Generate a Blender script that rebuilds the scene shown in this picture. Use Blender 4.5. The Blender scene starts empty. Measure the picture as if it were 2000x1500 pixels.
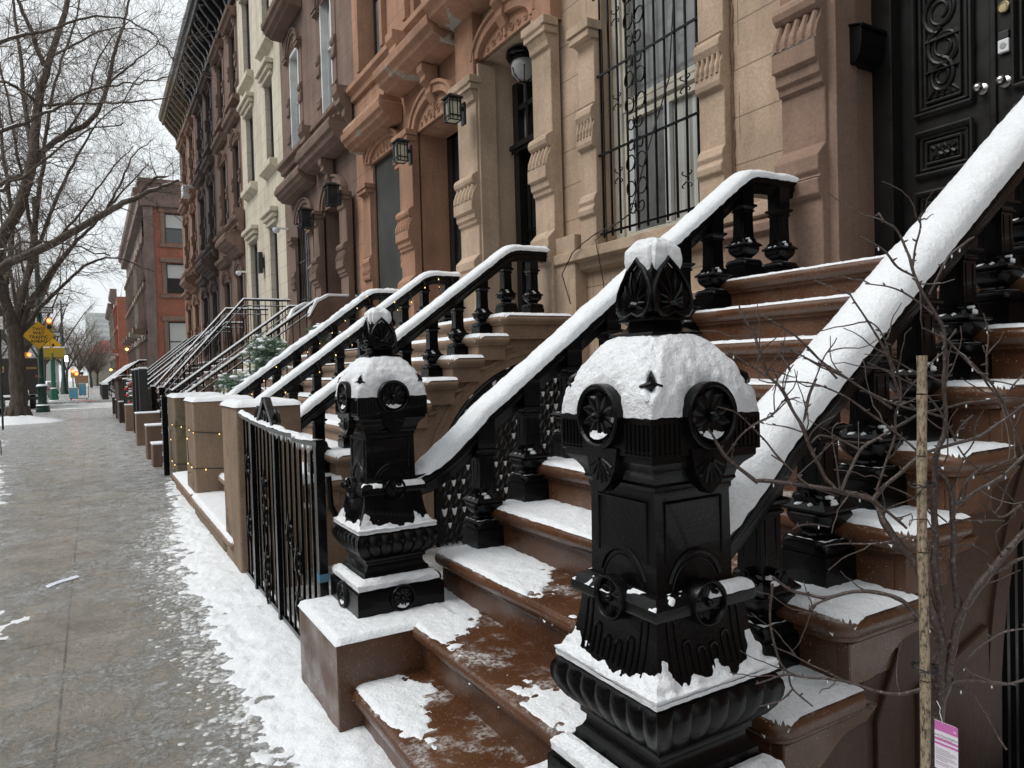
import bpy, bmesh, math, random
import numpy as np
from mathutils import Vector, Matrix, noise
R = math.radians
sc = bpy.context.scene
COL = sc.collection
# ---------------------------------------------------------------- camera, sky, sun, exposure
cam_d = bpy.data.cameras.new("camera")
cam = bpy.data.objects.new("camera", cam_d)
COL.objects.link(cam)
sc.camera = cam
cam_d.sensor_width = 36.0
cam_d.lens = 24.98
cam_d.clip_start = 0.05
cam_d.clip_end = 900
_Y = np.array([-820, 10, -1388.0]); _Y /= np.linalg.norm(_Y)
_r = 0.0275
_u = np.array([-math.sin(_r), math.cos(_r), 0.0]); _u[2] = -(_u[:2] @ _Y[:2]) / _Y[2]; _u /= np.linalg.norm(_u)
_X = np.cross(_Y, _u)
_m = Matrix(((*_X, 0), (*_Y, 0), (*_u, 1.55), (0, 0, 0, 1)))
cam.matrix_world = _m
sc.render.resolution_x, sc.render.resolution_y = 1024, 768
w = bpy.data.worlds.new("World"); sc.world = w; w.use_nodes = True
nt = w.node_tree; nt.nodes.clear()
N = nt.nodes.new; LK = nt.links.new
out = N("ShaderNodeOutputWorld"); bg = N("ShaderNodeBackground"); sky = N("ShaderNodeTexSky")
sky.sky_type = 'NISHITA'; sky.sun_disc = False
SUN_EL, SUN_AZ = R(52), R(283)
sky.sun_elevation = SUN_EL; sky.sun_rotation = SUN_AZ; sky.dust_density = 6; sky.air_density = 1.2
hs = N("ShaderNodeHueSaturation"); hs.inputs['Saturation'].default_value = 0.12
mx = N("ShaderNodeMixRGB"); mx.inputs[0].default_value = 0.80
tc = N("ShaderNodeTexCoord"); ns = N("ShaderNodeTexNoise"); ns.inputs['Scale'].default_value = 2.2; ns.inputs['Detail'].default_value = 4
cr = N("ShaderNodeValToRGB")
cr.color_ramp.elements[0].position = 0.3; cr.color_ramp.elements[0].color = (7.3, 7.75, 8.0, 1)
cr.color_ramp.elements[1].position = 0.7; cr.color_ramp.elements[1].color = (8.7, 9.05, 9.2, 1)
LK(tc.outputs['Generated'], ns.inputs['Vector']); LK(ns.outputs['Fac'], cr.inputs['Fac'])
LK(sky.outputs[0], hs.inputs['Color']); LK(hs.outputs[0], mx.inputs[1]); LK(cr.outputs[0], mx.inputs[2])
LK(mx.outputs[0], bg.inputs['Color']); bg.inputs['Strength'].default_value = 0.10
LK(bg.outputs[0], out.inputs[0])
sl = bpy.data.lights.new("sun", 'SUN'); sl.energy = 1.5; sl.angle = R(28); sl.color = (1, .98, .95)
so = bpy.data.objects.new("sun", sl); COL.objects.link(so)
so.rotation_euler = Vector((-math.sin(SUN_AZ) * math.cos(SUN_EL), -math.cos(SUN_AZ) * math.cos(SUN_EL), -math.sin(SUN_EL))).to_track_quat('-Z', 'Y').to_euler()
sc.view_settings.view_transform = 'Standard'; sc.view_settings.look = 'None'
sc.view_settings.exposure = 0.5; sc.view_settings.gamma = 1.0
sc.render.engine = 'CYCLES'
sc.cycles.max_bounces = 6

# ---------------------------------------------------------------- materials
MATS = {}
def nodemat(name):
    m = bpy.data.materials.new(name); m.use_nodes = True
    n = m.node_tree; n.nodes.clear()
    o = n.nodes.new("ShaderNodeOutputMaterial"); b = n.nodes.new("ShaderNodeBsdfPrincipled")
    n.links.new(b.outputs[0], o.inputs[0]); MATS[name] = m
    return m, n, b
def nz(n, scale, detail=4, rough=.55, vec=None, dist=0):
    t = n.nodes.new("ShaderNodeTexNoise"); t.inputs['Scale'].default_value = scale
    t.inputs['Detail'].default_value = detail; t.inputs['Roughness'].default_value = rough
    t.inputs['Distortion'].default_value = dist
    if vec is None:
        g = n.nodes.new("ShaderNodeNewGeometry"); vec = g.outputs['Position']
    n.links.new(vec, t.inputs['Vector']); return t.outputs['Fac']
def ramp(n, fac, stops):
    r = n.nodes.new("ShaderNodeValToRGB"); e = r.color_ramp.elements
    while len(e) < len(stops): e.new(.5)
    for i, (p, c) in enumerate(stops):
        e[i].position = p; e[i].color = (*c, 1) if len(c) == 3 else c
    n.links.new(fac, r.inputs['Fac']); return r.outputs[0]
def rampv(n, fac, a, b, va=0., vb=1.):
    m = n.nodes.new("ShaderNodeMapRange"); m.inputs[1].default_value = a; m.inputs[2].default_value = b
    m.inputs[3].default_value = va; m.inputs[4].default_value = vb; n.links.new(fac, m.inputs[0]); return m.outputs[0]
def mixc(n, fac, a, b, mode='MIX'):
    x = n.nodes.new("ShaderNodeMixRGB"); x.blend_type = mode
    for i, v in ((0, fac), (1, a), (2, b)):
        if isinstance(v, (int, float)): x.inputs[i].default_value = v
        elif isinstance(v, tuple): x.inputs[i].default_value = (*v, 1) if len(v) == 3 else v
        else: n.links.new(v, x.inputs[i])
    return x.outputs[0]
def mth(n, op, a, b=0., c=None):
    x = n.nodes.new("ShaderNodeMath"); x.operation = op
    for i, v in enumerate((a, b) if c is None else (a, b, c)):
        if isinstance(v, (int, float)): x.inputs[i].default_value = v
        else: n.links.new(v, x.inputs[i])
    return x.outputs[0]
def bump(n, b, h, strength=.3, dist=.01, prev=None):
    x = n.nodes.new("ShaderNodeBump"); x.inputs['Strength'].default_value = strength; x.inputs['Distance'].default_value = dist
    n.links.new(h, x.inputs['Height'])
    if prev is not None: n.links.new(prev, x.inputs['Normal'])
    n.links.new(x.outputs[0], b.inputs['Normal']); return x.outputs[0]
def xyz(n):
    g = n.nodes.new("ShaderNodeNewGeometry"); s = n.nodes.new("ShaderNodeSeparateXYZ")
    n.links.new(g.outputs['Position'], s.inputs[0]); return s.outputs
def setc(n, b, c):
    if isinstance(c, tuple): b.inputs['Base Color'].default_value = (*c, 1)
    else: n.links.new(c, b.inputs['Base Color'])
def stone(name, col, var=.22, joints=None, rough=.82, stains=None, patch=None, spec=.3):
    m, n, b = nodemat(name)
    f = nz(n, 1.3, 6, .6); g = nz(n, 45, 3, .6)
    lo = tuple(c * (1 - var) for c in col); hi = tuple(min(1, c * (1 + var)) for c in col)
    c = ramp(n, f, [(.3, lo), (.7, hi)])
    c = mixc(n, .35, c, ramp(n, g, [(.35, (.45, .45, .45)), (.65, (1, 1, 1))]), 'MULTIPLY')
    # rain streaks: noise stretched along z
    mp = n.nodes.new("ShaderNodeMapping"); ge = n.nodes.new("ShaderNodeNewGeometry")
    n.links.new(ge.outputs['Position'], mp.inputs[0]); mp.inputs['Scale'].default_value = (2.2, 2.2, .35)
    st = nz(n, 1.5, 6, .6, mp.outputs[0])
    c = mixc(n, .45, c, ramp(n, st, [(.42, (.62, .6, .58)), (.56, (1, 1, 1))]), 'MULTIPLY')
    if patch:
        p = nz(n, 1.1, 3, .5, dist=.6)
        c = mixc(n, rampv(n, mth(n, 'ADD', p, mth(n, 'MULTIPLY', nz(n, 14, 4, .7), .12)), .655, .67), c, patch)
    if stains:
        p = nz(n, 2.3, 5, .65)
        c = mixc(n, rampv(n, p, .55, .68), c, stains)
    h = g
    if joints:
        s = xyz(n); dz, dy = joints
        z = mth(n, 'ADD', s[2], .05)
        row = mth(n, 'FLOOR', mth(n, 'DIVIDE', z, dz))
        fz = mth(n, 'FRACT', mth(n, 'DIVIDE', z, dz))
        yy = mth(n, 'ADD', mth(n, 'DIVIDE', s[1], dy), mth(n, 'MULTIPLY', row, .5))
        fy = mth(n, 'FRACT', yy)
        jz = mth(n, 'LESS_THAN', mth(n, 'ABSOLUTE', mth(n, 'SUBTRACT', fz, .5)), .0055 / dz)
        jy = mth(n, 'LESS_THAN', mth(n, 'ABSOLUTE', mth(n, 'SUBTRACT', fy, .5)), .0045 / dy)
        j = mth(n, 'MAXIMUM', jz, jy)
        c = mixc(n, mth(n, 'MULTIPLY', j, .75), c, tuple(x * .3 for x in col))
        h = mth(n, 'SUBTRACT', g, mth(n, 'MULTIPLY', j, 2.))
    setc(n, b, c); b.inputs['Roughness'].default_value = rough; b.inputs['Specular IOR Level'].default_value = spec
    nb = bump(n, b, h, .35, .006); bump(n, b, f, .3, .03, nb)
    return m
def paint(name, col, rough=.4, bumpy=.0, metal=0, spec=.5, scale=60):
    m, n, b = nodemat(name)
    f = nz(n, 3, 4, .6)
    setc(n, b, ramp(n, f, [(.3, tuple(c * .8 for c in col)), (.7, tuple(min(1, c * 1.15) for c in col))]))
    n.links.new(rampv(n, nz(n, 9, 4), .3, .7, rough * .75, min(1, rough * 1.3)), b.inputs['Roughness'])
    b.inputs['Metallic'].default_value = metal; b.inputs['Specular IOR Level'].default_value = spec
    if bumpy: bump(n, b, nz(n, scale, 3, .6), bumpy, .004)
    return m
def flat(name, col, rough=.6, emit=None, es=1.):
    m, n, b = nodemat(name); setc(n, b, col); b.inputs['Roughness'].default_value = rough
    if emit: b.inputs['Emission Color'].default_value = (*emit, 1); b.inputs['Emission Strength'].default_value = es
    return m
BEI = (.45, .335, .242); ORA = (.385, .215, .138); BRN = (.195, .13, .10); STEP = (.17, .077, .043)
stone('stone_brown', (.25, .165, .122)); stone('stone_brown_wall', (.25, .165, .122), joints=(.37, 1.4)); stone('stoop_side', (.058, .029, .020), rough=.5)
stone('stone_beige', BEI); stone('stone_beige_wall', BEI, joints=(.37, 1.3))
stone('stone_orange', ORA); stone('stone_patched', ORA, patch=(.34, .315, .265)); stone('stone_orange_wall', ORA, joints=(.42, 1.2))
stone('stone_orange_clean', ORA)
stone('stone_umber', BRN); stone('stone_umber_wall', BRN, joints=(.42, 1.1))
stone('stone_cream', (.62, .565, .455), var=.06, joints=(.42, 1.3)); stone('stone_cream_trim', (.62, .56, .45), var=.06)
stone('stone_cocoa', (.21, .14, .108)); stone('stone_cocoa_wall', (.21, .14, .108), joints=(.45, 1.1))
stone('stone_dark', (.09, .065, .056)); stone('stone_rust', (.25, .145, .10)); stone('stone_tan', (.26, .18, .125))
stone('stone_pier', (.26, .185, .13), stains=(.07, .05, .032)); stone('stone_mossy', (.19, .15, .10), stains=(.035, .05, .018))
stone('stone_far', (.19, .14, .125)); stone('stone_far_light', (.30, .27, .23))
# wet painted brown step stone with frozen droplets
m, n, b = nodemat('step_stone')
f = nz(n, 2.2, 6, .6)
c = ramp(n, f, [(.3, (.055, .022, .010)), (.55, (.09, .039, .018)), (.75, (.135, .066, .036))])
v = n.nodes.new("ShaderNodeTexVoronoi"); v.inputs['Scale'].default_value = 95; v.inputs['Randomness'].default_value = 1
g = n.nodes.new("ShaderNodeNewGeometry"); n.links.new(g.outputs['Position'], v.inputs['Vector'])
dots = mth(n, 'MULTIPLY', mth(n, 'LESS_THAN', v.outputs['Distance'], .16), mth(n, 'GREATER_THAN', nz(n, 70, 1), .52))
c = mixc(n, mth(n, 'MULTIPLY', dots, .6), c, (.55, .5, .46))
c = mixc(n, .3, c, ramp(n, nz(n, 60, 2), [(.35, (.5, .5, .5)), (.65, (1, 1, 1))]), 'MULTIPLY')
gn = n.nodes.new("ShaderNodeNewGeometry"); sn_ = n.nodes.new("ShaderNodeSeparateXYZ"); n.links.new(gn.outputs['Normal'], sn_.inputs[0])
fr = mth(n, 'MULTIPLY', rampv(n, nz(n, 5, 6, .7), .5, .62), mth(n, 'MULTIPLY', rampv(n, nz(n, 60, 4, .75), .42, .56), rampv(n, sn_.outputs[2], .6, .9)))
c = mixc(n, mth(n, 'MULTIPLY', fr, .75), c, (.5, .49, .48))
setc(n, b, c); n.links.new(rampv(n, nz(n, 5, 5), .35, .65, .14, .5), b.inputs['Roughness'])
nb = bump(n, b, nz(n, 90, 4, .7), .3, .004); bump(n, b, dots, .4, .003, nb)
# snow
def snowmat(name, col=(.84, .865, .89), grain=170, amp=1.):
    m, n, b = nodemat(name)
    f = nz(n, 9, 4, .6)
    c = ramp(n, f, [(.3, tuple(x * .94 for x in col)), (.7, col)])
    v = n.nodes.new("ShaderNodeTexVoronoi"); v.inputs['Scale'].default_value = grain; v.inputs['Randomness'].default_value = 1
    g = n.nodes.new("ShaderNodeNewGeometry"); n.links.new(g.outputs['Position'], v.inputs['Vector'])
    sp = nz(n, grain * .6, 3, .8)
    c = mixc(n, .38 * amp, c, ramp(n, sp, [(.34, (.66, .69, .73)), (.55, (1, 1, 1))]), 'MULTIPLY')
    setc(n, b, c); b.inputs['Roughness'].default_value = .45
    b.inputs['Specular IOR Level'].default_value = .4
    nb = bump(n, b, nz(n, grain * 1.8, 2, .6), .55 * amp, .005); nb = bump(n, b, sp, .55 * amp, .008, nb); bump(n, b, nz(n, 40, 4, .65), .6, .012, nb)
    return m
snowmat('snow'); snowmat('snow_icy', (.84, .86, .885), 200, 1.1); snowmat('snow_far', (.84, .865, .89), 60, .6)
# glossy black painted cast iron with frozen beads
m, n, b = nodemat('black_iron')
setc(n, b, ramp(n, nz(n, 4, 4), [(.3, (.0012, .0012, .0014)), (.7, (.003, .003, .0034))]))
n.links.new(rampv(n, nz(n, 14, 5, .7), .35, .65, .06, .22), b.inputs['Roughness'])
b.inputs['Specular IOR Level'].default_value = .13
b.inputs['Coat Weight'].default_value = .12; b.inputs['Coat Roughness'].default_value = .05
nb = bump(n, b, nz(n, 110, 4, .75), .5, .003); bump(n, b, nz(n, 18, 3, .6), .25, .006, nb)
paint('black_paint', (.012, .012, .013), .42, .15); paint('black_wood', (.011, .0105, .010), .36, .12, scale=30, spec=.3)
paint('mailbox_black', (.004, .004, .005), .3, spec=.25); paint('steel', (.45, .44, .42), .28, metal=1); paint('brass', (.42, .36, .22), .4, metal=1)
paint('white_frame', (.56, .58, .58), .5, .1); paint('cream_frame', (.58, .55, .46), .55, .15); paint('dark_frame', (.02, .021, .022), .35)
paint('green_iron', (.01, .04, .028), .4, .2); paint('green_pole', (.012, .11, .06), .45, .1)
paint('dark_green', (.02, .03, .028), .5); paint('white_plastic', (.75, .77, .8), .35); paint('grey_plastic', (.35, .36, .37), .5)
paint('rust_iron', (.06, .03, .02), .7, .3)
flat('lamp_glass', (.52, .50, .38), .25); flat('globe_glass', (.34, .35, .35), .2)
flat('bulb', (1, .75, .3), .4, (1, .6, .18), 1.3); flat('red_light', (.8, .05, .02), .4, (1, .09, .03), 7); flat('white_light', (1, 1, 1), .4, (.9, .97, 1), 4)
flat('yellow_light', (1, .75, .2), .4, (1, .68, .2), 1.6)
m, n, b = nodemat('window_glass'); setc(n, b, (.022, .026, .028)); b.inputs['Roughness'].default_value = .06
b.inputs['Specular IOR Level'].default_value = .8; bump(n, b, nz(n, 1.5, 2), .06, .02)
m, n, b = nodemat('mottled_glass'); setc(n, b, ramp(n, nz(n, 2.5, 5, .6), [(.3, (.10, .105, .105)), (.7, (.24, .25, .245))])); b.inputs['Roughness'].default_value = .12
b.inputs['Specular IOR Level'].default_value = .8; bump(n, b, nz(n, 2, 2), .08, .02)
m, n, b = nodemat('screen_mesh'); setc(n, b, ramp(n, nz(n, 1.2, 3), [(.3, (.045, .046, .043)), (.7, (.07, .071, .066))])); b.inputs['Roughness'].default_value = .7; b.inputs['Specular IOR Level'].default_value = .1
m, n, b = nodemat('curtain')
mp = n.nodes.new("ShaderNodeMapping"); ge = n.nodes.new("ShaderNodeNewGeometry"); n.links.new(ge.outputs['Position'], mp.inputs[0]); mp.inputs['Scale'].default_value = (1, 14, .25)
cf = nz(n, 1.6, 3, .5, mp.outputs[0]); setc(n, b, ramp(n, cf, [(.3, (.22, .22, .20)), (.7, (.60, .60, .56))])); bump(n, b, cf, .8, .05); b.inputs['Roughness'].default_value = .35
flat('blind', (.42, .42, .40), .6); flat('grey_blind', (.11, .112, .11), .25); flat('slush', (.50, .51, .50), .25)
# ground
m, n, b = nodemat('sidewalk')
s = xyz(n)
base = ramp(n, nz(n, 1.6, 8, .65), [(.3, (.21, .185, .148)), (.5, (.305, .272, .225)), (.7, (.41, .375, .32))])
base = mixc(n, .5, base, ramp(n, nz(n, 120, 3, .7), [(.35, (.5, .5, .5)), (.65, (1, 1, 1))]), 'MULTIPLY')
jy = mth(n, 'LESS_THAN', mth(n, 'ABSOLUTE', mth(n, 'SUBTRACT', mth(n, 'FRACT', mth(n, 'DIVIDE', mth(n, 'ADD', s[1], .35), 1.52)), .5)), .004)
jx = mth(n, 'LESS_THAN', mth(n, 'ABSOLUTE', mth(n, 'SUBTRACT', mth(n, 'FRACT', mth(n, 'DIVIDE', mth(n, 'ADD', s[0], 10.26), 1.55)), .5)), .004)
jj = mth(n, 'MULTIPLY', mth(n, 'MAXIMUM', jx, jy), .7)
base = mixc(n, jj, base, (.06, .05, .042))
ge = n.nodes.new("ShaderNodeNewGeometry")
big = nz(n, 1.1, 4, .6, dist=.4); slush = nz(n, 4.2, 9, .75, dist=.8); fine = nz(n, 38, 5, .75); cr_ = nz(n, 17, 6, .7, dist=1.2)
ed = mth(n, 'ADD', rampv(n, s[0], -2.2, -.7, .22, 0.), rampv(n, s[0], .05, .62, 0., .13))
far = rampv(n, s[1], 5, 30, 0., .07)
sm = mth(n, 'ADD', mth(n, 'ADD', mth(n, 'ADD', mth(n, 'MULTIPLY', slush, .6), mth(n, 'MULTIPLY', big, .4)), ed), far)
ice = mth(n, 'MULTIPLY', rampv(n, sm, .42, .57), rampv(n, cr_, .38, .58, .2, 1.))
col = mixc(n, mth(n, 'MULTIPLY', ice, .6), base, (.46, .45, .42))
wh = mth(n, 'MULTIPLY', rampv(n, sm, .49, .585), rampv(n, mth(n, 'ADD', mth(n, 'MULTIPLY', fine, .5), mth(n, 'MULTIPLY', cr_, .5)), .44, .54))
col = mixc(n, mth(n, 'MULTIPLY', wh, .92), col, (.76, .79, .81))
v = n.nodes.new("ShaderNodeTexVoronoi"); v.inputs['Scale'].default_value = 55; n.links.new(ge.outputs['Position'], v.inputs['Vector'])
fl = mth(n, 'MULTIPLY', mth(n, 'LESS_THAN', v.outputs['Distance'], .15), rampv(n, nz(n, 7, 4), .46, .56))
col = mixc(n, mth(n, 'MULTIPLY', fl, .7), col, (.62, .62, .6))
setc(n, b, col)
n.links.new(rampv(n, nz(n, 3.5, 6, .7), .38, .62, .06, .42), b.inputs['Roughness'])
hh = mth(n, 'ADD', mth(n, 'MULTIPLY', slush, 1.2), mth(n, 'ADD', mth(n, 'MULTIPLY', wh, .8), mth(n, 'SUBTRACT', mth(n, 'ADD', mth(n, 'MULTIPLY', fine, .7), mth(n, 'MULTIPLY', cr_, .9)), mth(n, 'MULTIPLY', jj, 1.5))))
nb = bump(n, b, hh, .9, .03); bump(n, b, nz(n, 160, 3, .7), .5, .004, nb)
m, n, b = nodemat('road'); f = nz(n, 1.2, 7, .7)
setc(n, b, ramp(n, f, [(.38, (.11, .11, .108)), (.5, (.3, .3, .29)), (.62, (.66, .68, .7))])); b.inputs['Roughness'].default_value = .5
flat('crossing_paint', (.6, .6, .58)); flat('tactile_red', (.42, .07, .06))
m, n, b = nodemat('bark'); f = nz(n, 14, 5, .7)
mp = n.nodes.new("ShaderNodeMapping"); ge = n.nodes.new("ShaderNodeNewGeometry"); n.links.new(ge.outputs['Position'], mp.inputs[0]); mp.inputs['Scale'].default_value = (1, 1, .18)
f2 = nz(n, 16, 5, .7, mp.outputs[0])
setc(n, b, ramp(n, f2, [(.3, (.028, .022, .017)), (.7, (.13, .10, .08))])); b.inputs['Roughness'].default_value = .85; bump(n, b, f2, .9, .03)
m, n, b = nodemat('twig'); setc(n, b, ramp(n, nz(n, 9, 2), [(.3, (.085, .065, .052)), (.7, (.19, .15, .125))])); b.inputs['Roughness'].default_value = .8
m, n, b = nodemat('sapling_bark'); f = nz(n, 130, 4, .7)
setc(n, b, ramp(n, f, [(.3, (.022, .014, .012)), (.58, (.062, .043, .036)), (.72, (.22, .19, .17))])); b.inputs['Roughness'].default_value = .5; bump(n, b, f, .7, .003)
m, n, b = nodemat('bamboo')
mp = n.nodes.new("ShaderNodeMapping"); ge = n.nodes.new("ShaderNodeNewGeometry"); n.links.new(ge.outputs['Position'], mp.inputs[0]); mp.inputs['Scale'].default_value = (1, 1, .35)
f = nz(n, 190, 4, .75, mp.outputs[0]); c = ramp(n, f, [(.40, (.05, .037, .025)), (.50, (.25, .195, .13)), (.7, (.38, .315, .225))]); setc(n, b, c); b.inputs['Roughness'].default_value = .5
# brick
def brickmat(name, c1, c2, mortar):
    m, n, b = nodemat(name)
    s = xyz(n); cb = n.nodes.new("ShaderNodeCombineXYZ"); n.links.new(mth(n, 'ADD', s[0], s[1]), cb.inputs[0]); n.links.new(s[2], cb.inputs[1])
    t = n.nodes.new("ShaderNodeTexBrick"); n.links.new(cb.outputs[0], t.inputs['Vector']); t.inputs['Scale'].default_value = 1
    t.inputs['Brick Width'].default_value = .21; t.inputs['Row Height'].default_value = .075; t.inputs['Mortar Size'].default_value = .006
    t.inputs['Color1'].default_value = (*c1, 1); t.inputs['Color2'].default_value = (*c2, 1); t.inputs['Mortar'].default_value = (*mortar, 1)
    c = mixc(n, .4, t.outputs[0], ramp(n, nz(n, 1, 5), [(.35, (.6, .6, .6)), (.65, (1.1, 1.1, 1.1))]), 'MULTIPLY')
    setc(n, b, c); b.inputs['Roughness'].default_value = .85
brickmat('red_brick', (.30, .085, .045), (.23, .065, .036), (.24, .16, .12)); brickmat('old_brick', (.14, .09, .08), (.20, .12, .10), (.15, .12, .11))
flat('sign_yellow', (.68, .36, .01), .45); flat('sign_black', (.01, .01, .01), .5); flat('sign_white', (.72, .73, .73), .5)
flat('signal_yellow', (.42, .29, .03), .5); flat('truck_brown', (.035, .028, .025), .35); flat('gold', (.55, .36, .1), .4)
flat('parcel_blue', (.07, .36, .58), .5); flat('parcel_brown', (.33, .19, .11), .7); flat('car_paint', (.018, .018, .02), .2); flat('car_silver', (.25, .26, .28), .3)
flat('pine', (.10, .17, .11), .7); flat('pine_dark', (.045, .09, .05), .7); flat('ornament_red', (.5, .02, .03), .3)
flat('tag_pink', (.48, .13, .36), .4); flat('tag_white', (.66, .62, .68), .4); flat('tag_ink', (.13, .08, .12), .6)
flat('tarp_green', (.015, .16, .09), .4); flat('far_tower', (.52, .55, .52), .8); flat('far_grey', (.42, .42, .43), .8); flat('far_red', (.55, .17, .17), .7)
flat('paper', (.62, .66, .74), .5); flat('cloth_dark', (.02, .02, .025), .8); flat('skin', (.45, .28, .2), .6)
flat('rubber', (.012, .012, .012), .7); flat('tape_blue', (.05, .14, .22), .6); flat('wire_black', (.008, .008, .008), .6)

# ---------------------------------------------------------------- mesh helpers
def nv(x, y, z): return noise.noise(Vector((x, y, z)))
def fb(x, y, z, o=3):
    a = 0; k = 1.
    for _ in range(o):
        a += k * noise.noise(Vector((x, y, z))); x *= 2.1; y *= 2.1; z *= 2.1; k *= .5
    return a
class MB:
    def __init__(s): s.v = []; s.f = []
    def face(s, pts):
        i = len(s.v); s.v += [tuple(p) for p in pts]; s.f.append(tuple(range(i, i + len(pts)))); return s
    def box(s, x0, x1, y0, y1, z0, z1):
        i = len(s.v)
        s.v += [(x, y, z) for x in (x0, x1) for y in (y0, y1) for z in (z0, z1)]
        for q in ((0, 1, 3, 2), (4, 6, 7, 5), (0, 4, 5, 1), (2, 3, 7, 6), (0, 2, 6, 4), (1, 5, 7, 3)): s.f.append(tuple(i + k for k in q))
        return s
    def prism(s, pts, ax, a0, a1):
        """polygon pts in the plane normal to axis ax ('x': (y,z), 'y': (x,z), 'z': (x,y)) extruded a0..a1"""
        i = len(s.v); n = len(pts)
        for a in (a0, a1):
            for p, q in pts: s.v.append((a, p, q) if ax == 'x' else (p, a, q) if ax == 'y' else (p, q, a))
        s.f.append(tuple(range(i, i + n))); s.f.append(tuple(range(i + 2 * n - 1, i + n - 1, -1)))
        for k in range(n): s.f.append((i + k, i + (k + 1) % n, i + n + (k + 1) % n, i + n + k))
        return s
    def tube(s, pts, rad, n=8, cap=True):
        P = [Vector(p) for p in pts]; rr = rad if hasattr(rad, '__len__') else [rad] * len(P)
        i0 = len(s.v); up = None
        for k, p in enumerate(P):
            t = (P[min(k + 1, len(P) - 1)] - P[max(k - 1, 0)])
            if t.length < 1e-9: t = Vector((0, 0, 1))
            t.normalize()
            if up is None:
                up = Vector((0, 0, 1)) if abs(t.z) < .9 else Vector((1, 0, 0))
            a = t.cross(up)
            if a.length < 1e-6: a = t.orthogonal()
            a.normalize(); bb = a.cross(t); up = bb
            for j in range(n):
                an = 2 * math.pi * j / n
                q = p + (a * math.cos(an) + bb * math.sin(an)) * rr[k]; s.v.append(tuple(q))
        for k in range(len(P) - 1):
            for j in range(n):
                a = i0 + k * n + j; b_ = i0 + k * n + (j + 1) % n
                s.f.append((a, b_, b_ + n, a + n))
        if cap:
            s.f.append(tuple(i0 + j for j in range(n))[::-1]); s.f.append(tuple(i0 + (len(P) - 1) * n + j for j in range(n)))
        return s
    def lathe(s, prof, cx, cy, n=20):
        i0 = len(s.v)
        for r, z in prof:
            for j in range(n):
                a = 2 * math.pi * j / n; s.v.append((cx + r * math.cos(a), cy + r * math.sin(a), z))
        for k in range(len(prof) - 1):
            for j in range(n):
                a = i0 + k * n + j; b_ = i0 + k * n + (j + 1) % n; s.f.append((a, b_, b_ + n, a + n))
        s.f.append(tuple(i0 + j for j in range(n))[::-1]); s.f.append(tuple(i0 + (len(prof) - 1) * n + j for j in range(n)))
        return s
    def tower(s, prof, cx=0, cy=0, m=1, mod=None, cap=True):
        """square-section loft; prof [(half, z)], m columns per side, mod(side,t,k,z,h)->outward offset"""
        i0 = len(s.v); sides = ((0, -1), (1, 0), (0, 1), (-1, 0)); n = 4 * m
        for k, (h, z) in enumerate(prof):
            for si, (nx, ny) in enumerate(sides):
                tx, ty = -ny, nx
                for j in range(m):
                    t = -1 + 2 * j / m
                    d = mod(si, t, k, z, h) if mod else 0
                    hh = h + d; s.v.append((cx + nx * hh + tx * t * (h + d * (abs(t) > .999)), cy + ny * hh + ty * t * (h + d * (abs(t) > .999)), z))
        for k in range(len(prof) - 1):
            for j in range(n):
                a = i0 + k * n + j; b_ = i0 + k * n + (j + 1) % n; s.f.append((a, b_, b_ + n, a + n))
        if cap:
            s.f.append(tuple(i0 + j for j in range(n))[::-1]); s.f.append(tuple(i0 + (len(prof) - 1) * n + j for j in range(n)))
        return s
    def grid(s, fn, us, vs, keep=None):
        i0 = len(s.v); nu, nv_ = len(us), len(vs)
        K = []
        for u in us:
            for v_ in vs:
                p = fn(u, v_); s.v.append(tuple(p)); K.append(keep(u, v_) if keep else True)
        for a in range(nu - 1):
            for b_ in range(nv_ - 1):
                q = (a * nv_ + b_, (a + 1) * nv_ + b_, (a + 1) * nv_ + b_ + 1, a * nv_ + b_ + 1)
                if all(K[x] for x in q): s.f.append(tuple(i0 + x for x in q))
        return s
    def xf(s, M, start=0):
        for i in range(start, len(s.v)): s.v[i] = tuple(M @ Vector(s.v[i]))
        return s
    def add(s, o, M=None):
        i = len(s.v); s.v += [tuple(M @ Vector(p)) for p in o.v] if M else list(o.v); s.f += [tuple(i + k for k in f) for f in o.f]; return s
    def build(s, name, mat, parent=None, smooth=None, bevel=0, seg=2):
        me = bpy.data.meshes.new(name); me.from_pydata(s.v, [], s.f)
        bm = bmesh.new(); bm.from_mesh(me)
        used = [v_ for v_ in bm.verts if not v_.link_faces]
        if used: bmesh.ops.delete(bm, geom=used, context='VERTS')
        bmesh.ops.recalc_face_normals(bm, faces=bm.faces); bm.to_mesh(me); bm.free()
        me.materials.append(MATS[mat])
        o = bpy.data.objects.new(name, me); COL.objects.link(o)
        if smooth:
            me.polygons.foreach_set('use_smooth', [True] * len(me.polygons)); me.set_sharp_from_angle(angle=R(smooth)); me.update()
        if bevel:
            b_ = o.modifiers.new('bevel', 'BEVEL'); b_.width = bevel; b_.segments = seg; b_.limit_method = 'ANGLE'; b_.angle_limit = R(35)
        if parent: setp(o, parent)
        return o
INV = {}
def setp(o, parent):
    o.parent = parent
    if parent.name in INV: o.matrix_parent_inverse = Matrix.Translation(-Vector(INV[parent.name]))
def tag(o, label, cat, group=None, kind=None):
    if label: o['label'] = label
    if cat: o['category'] = cat
    if group: o['group'] = group
    if kind: o['kind'] = kind
    return o
def thing(name, label, cat, loc=(0, 0, 0), group=None):
    o = bpy.data.objects.new(name, None); COL.objects.link(o); o.empty_display_size = .1
    o.location = loc; INV[o.name] = tuple(loc)
    return tag(o, label, cat, group)
def struct(o): o['kind'] = 'structure'; return o
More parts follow.
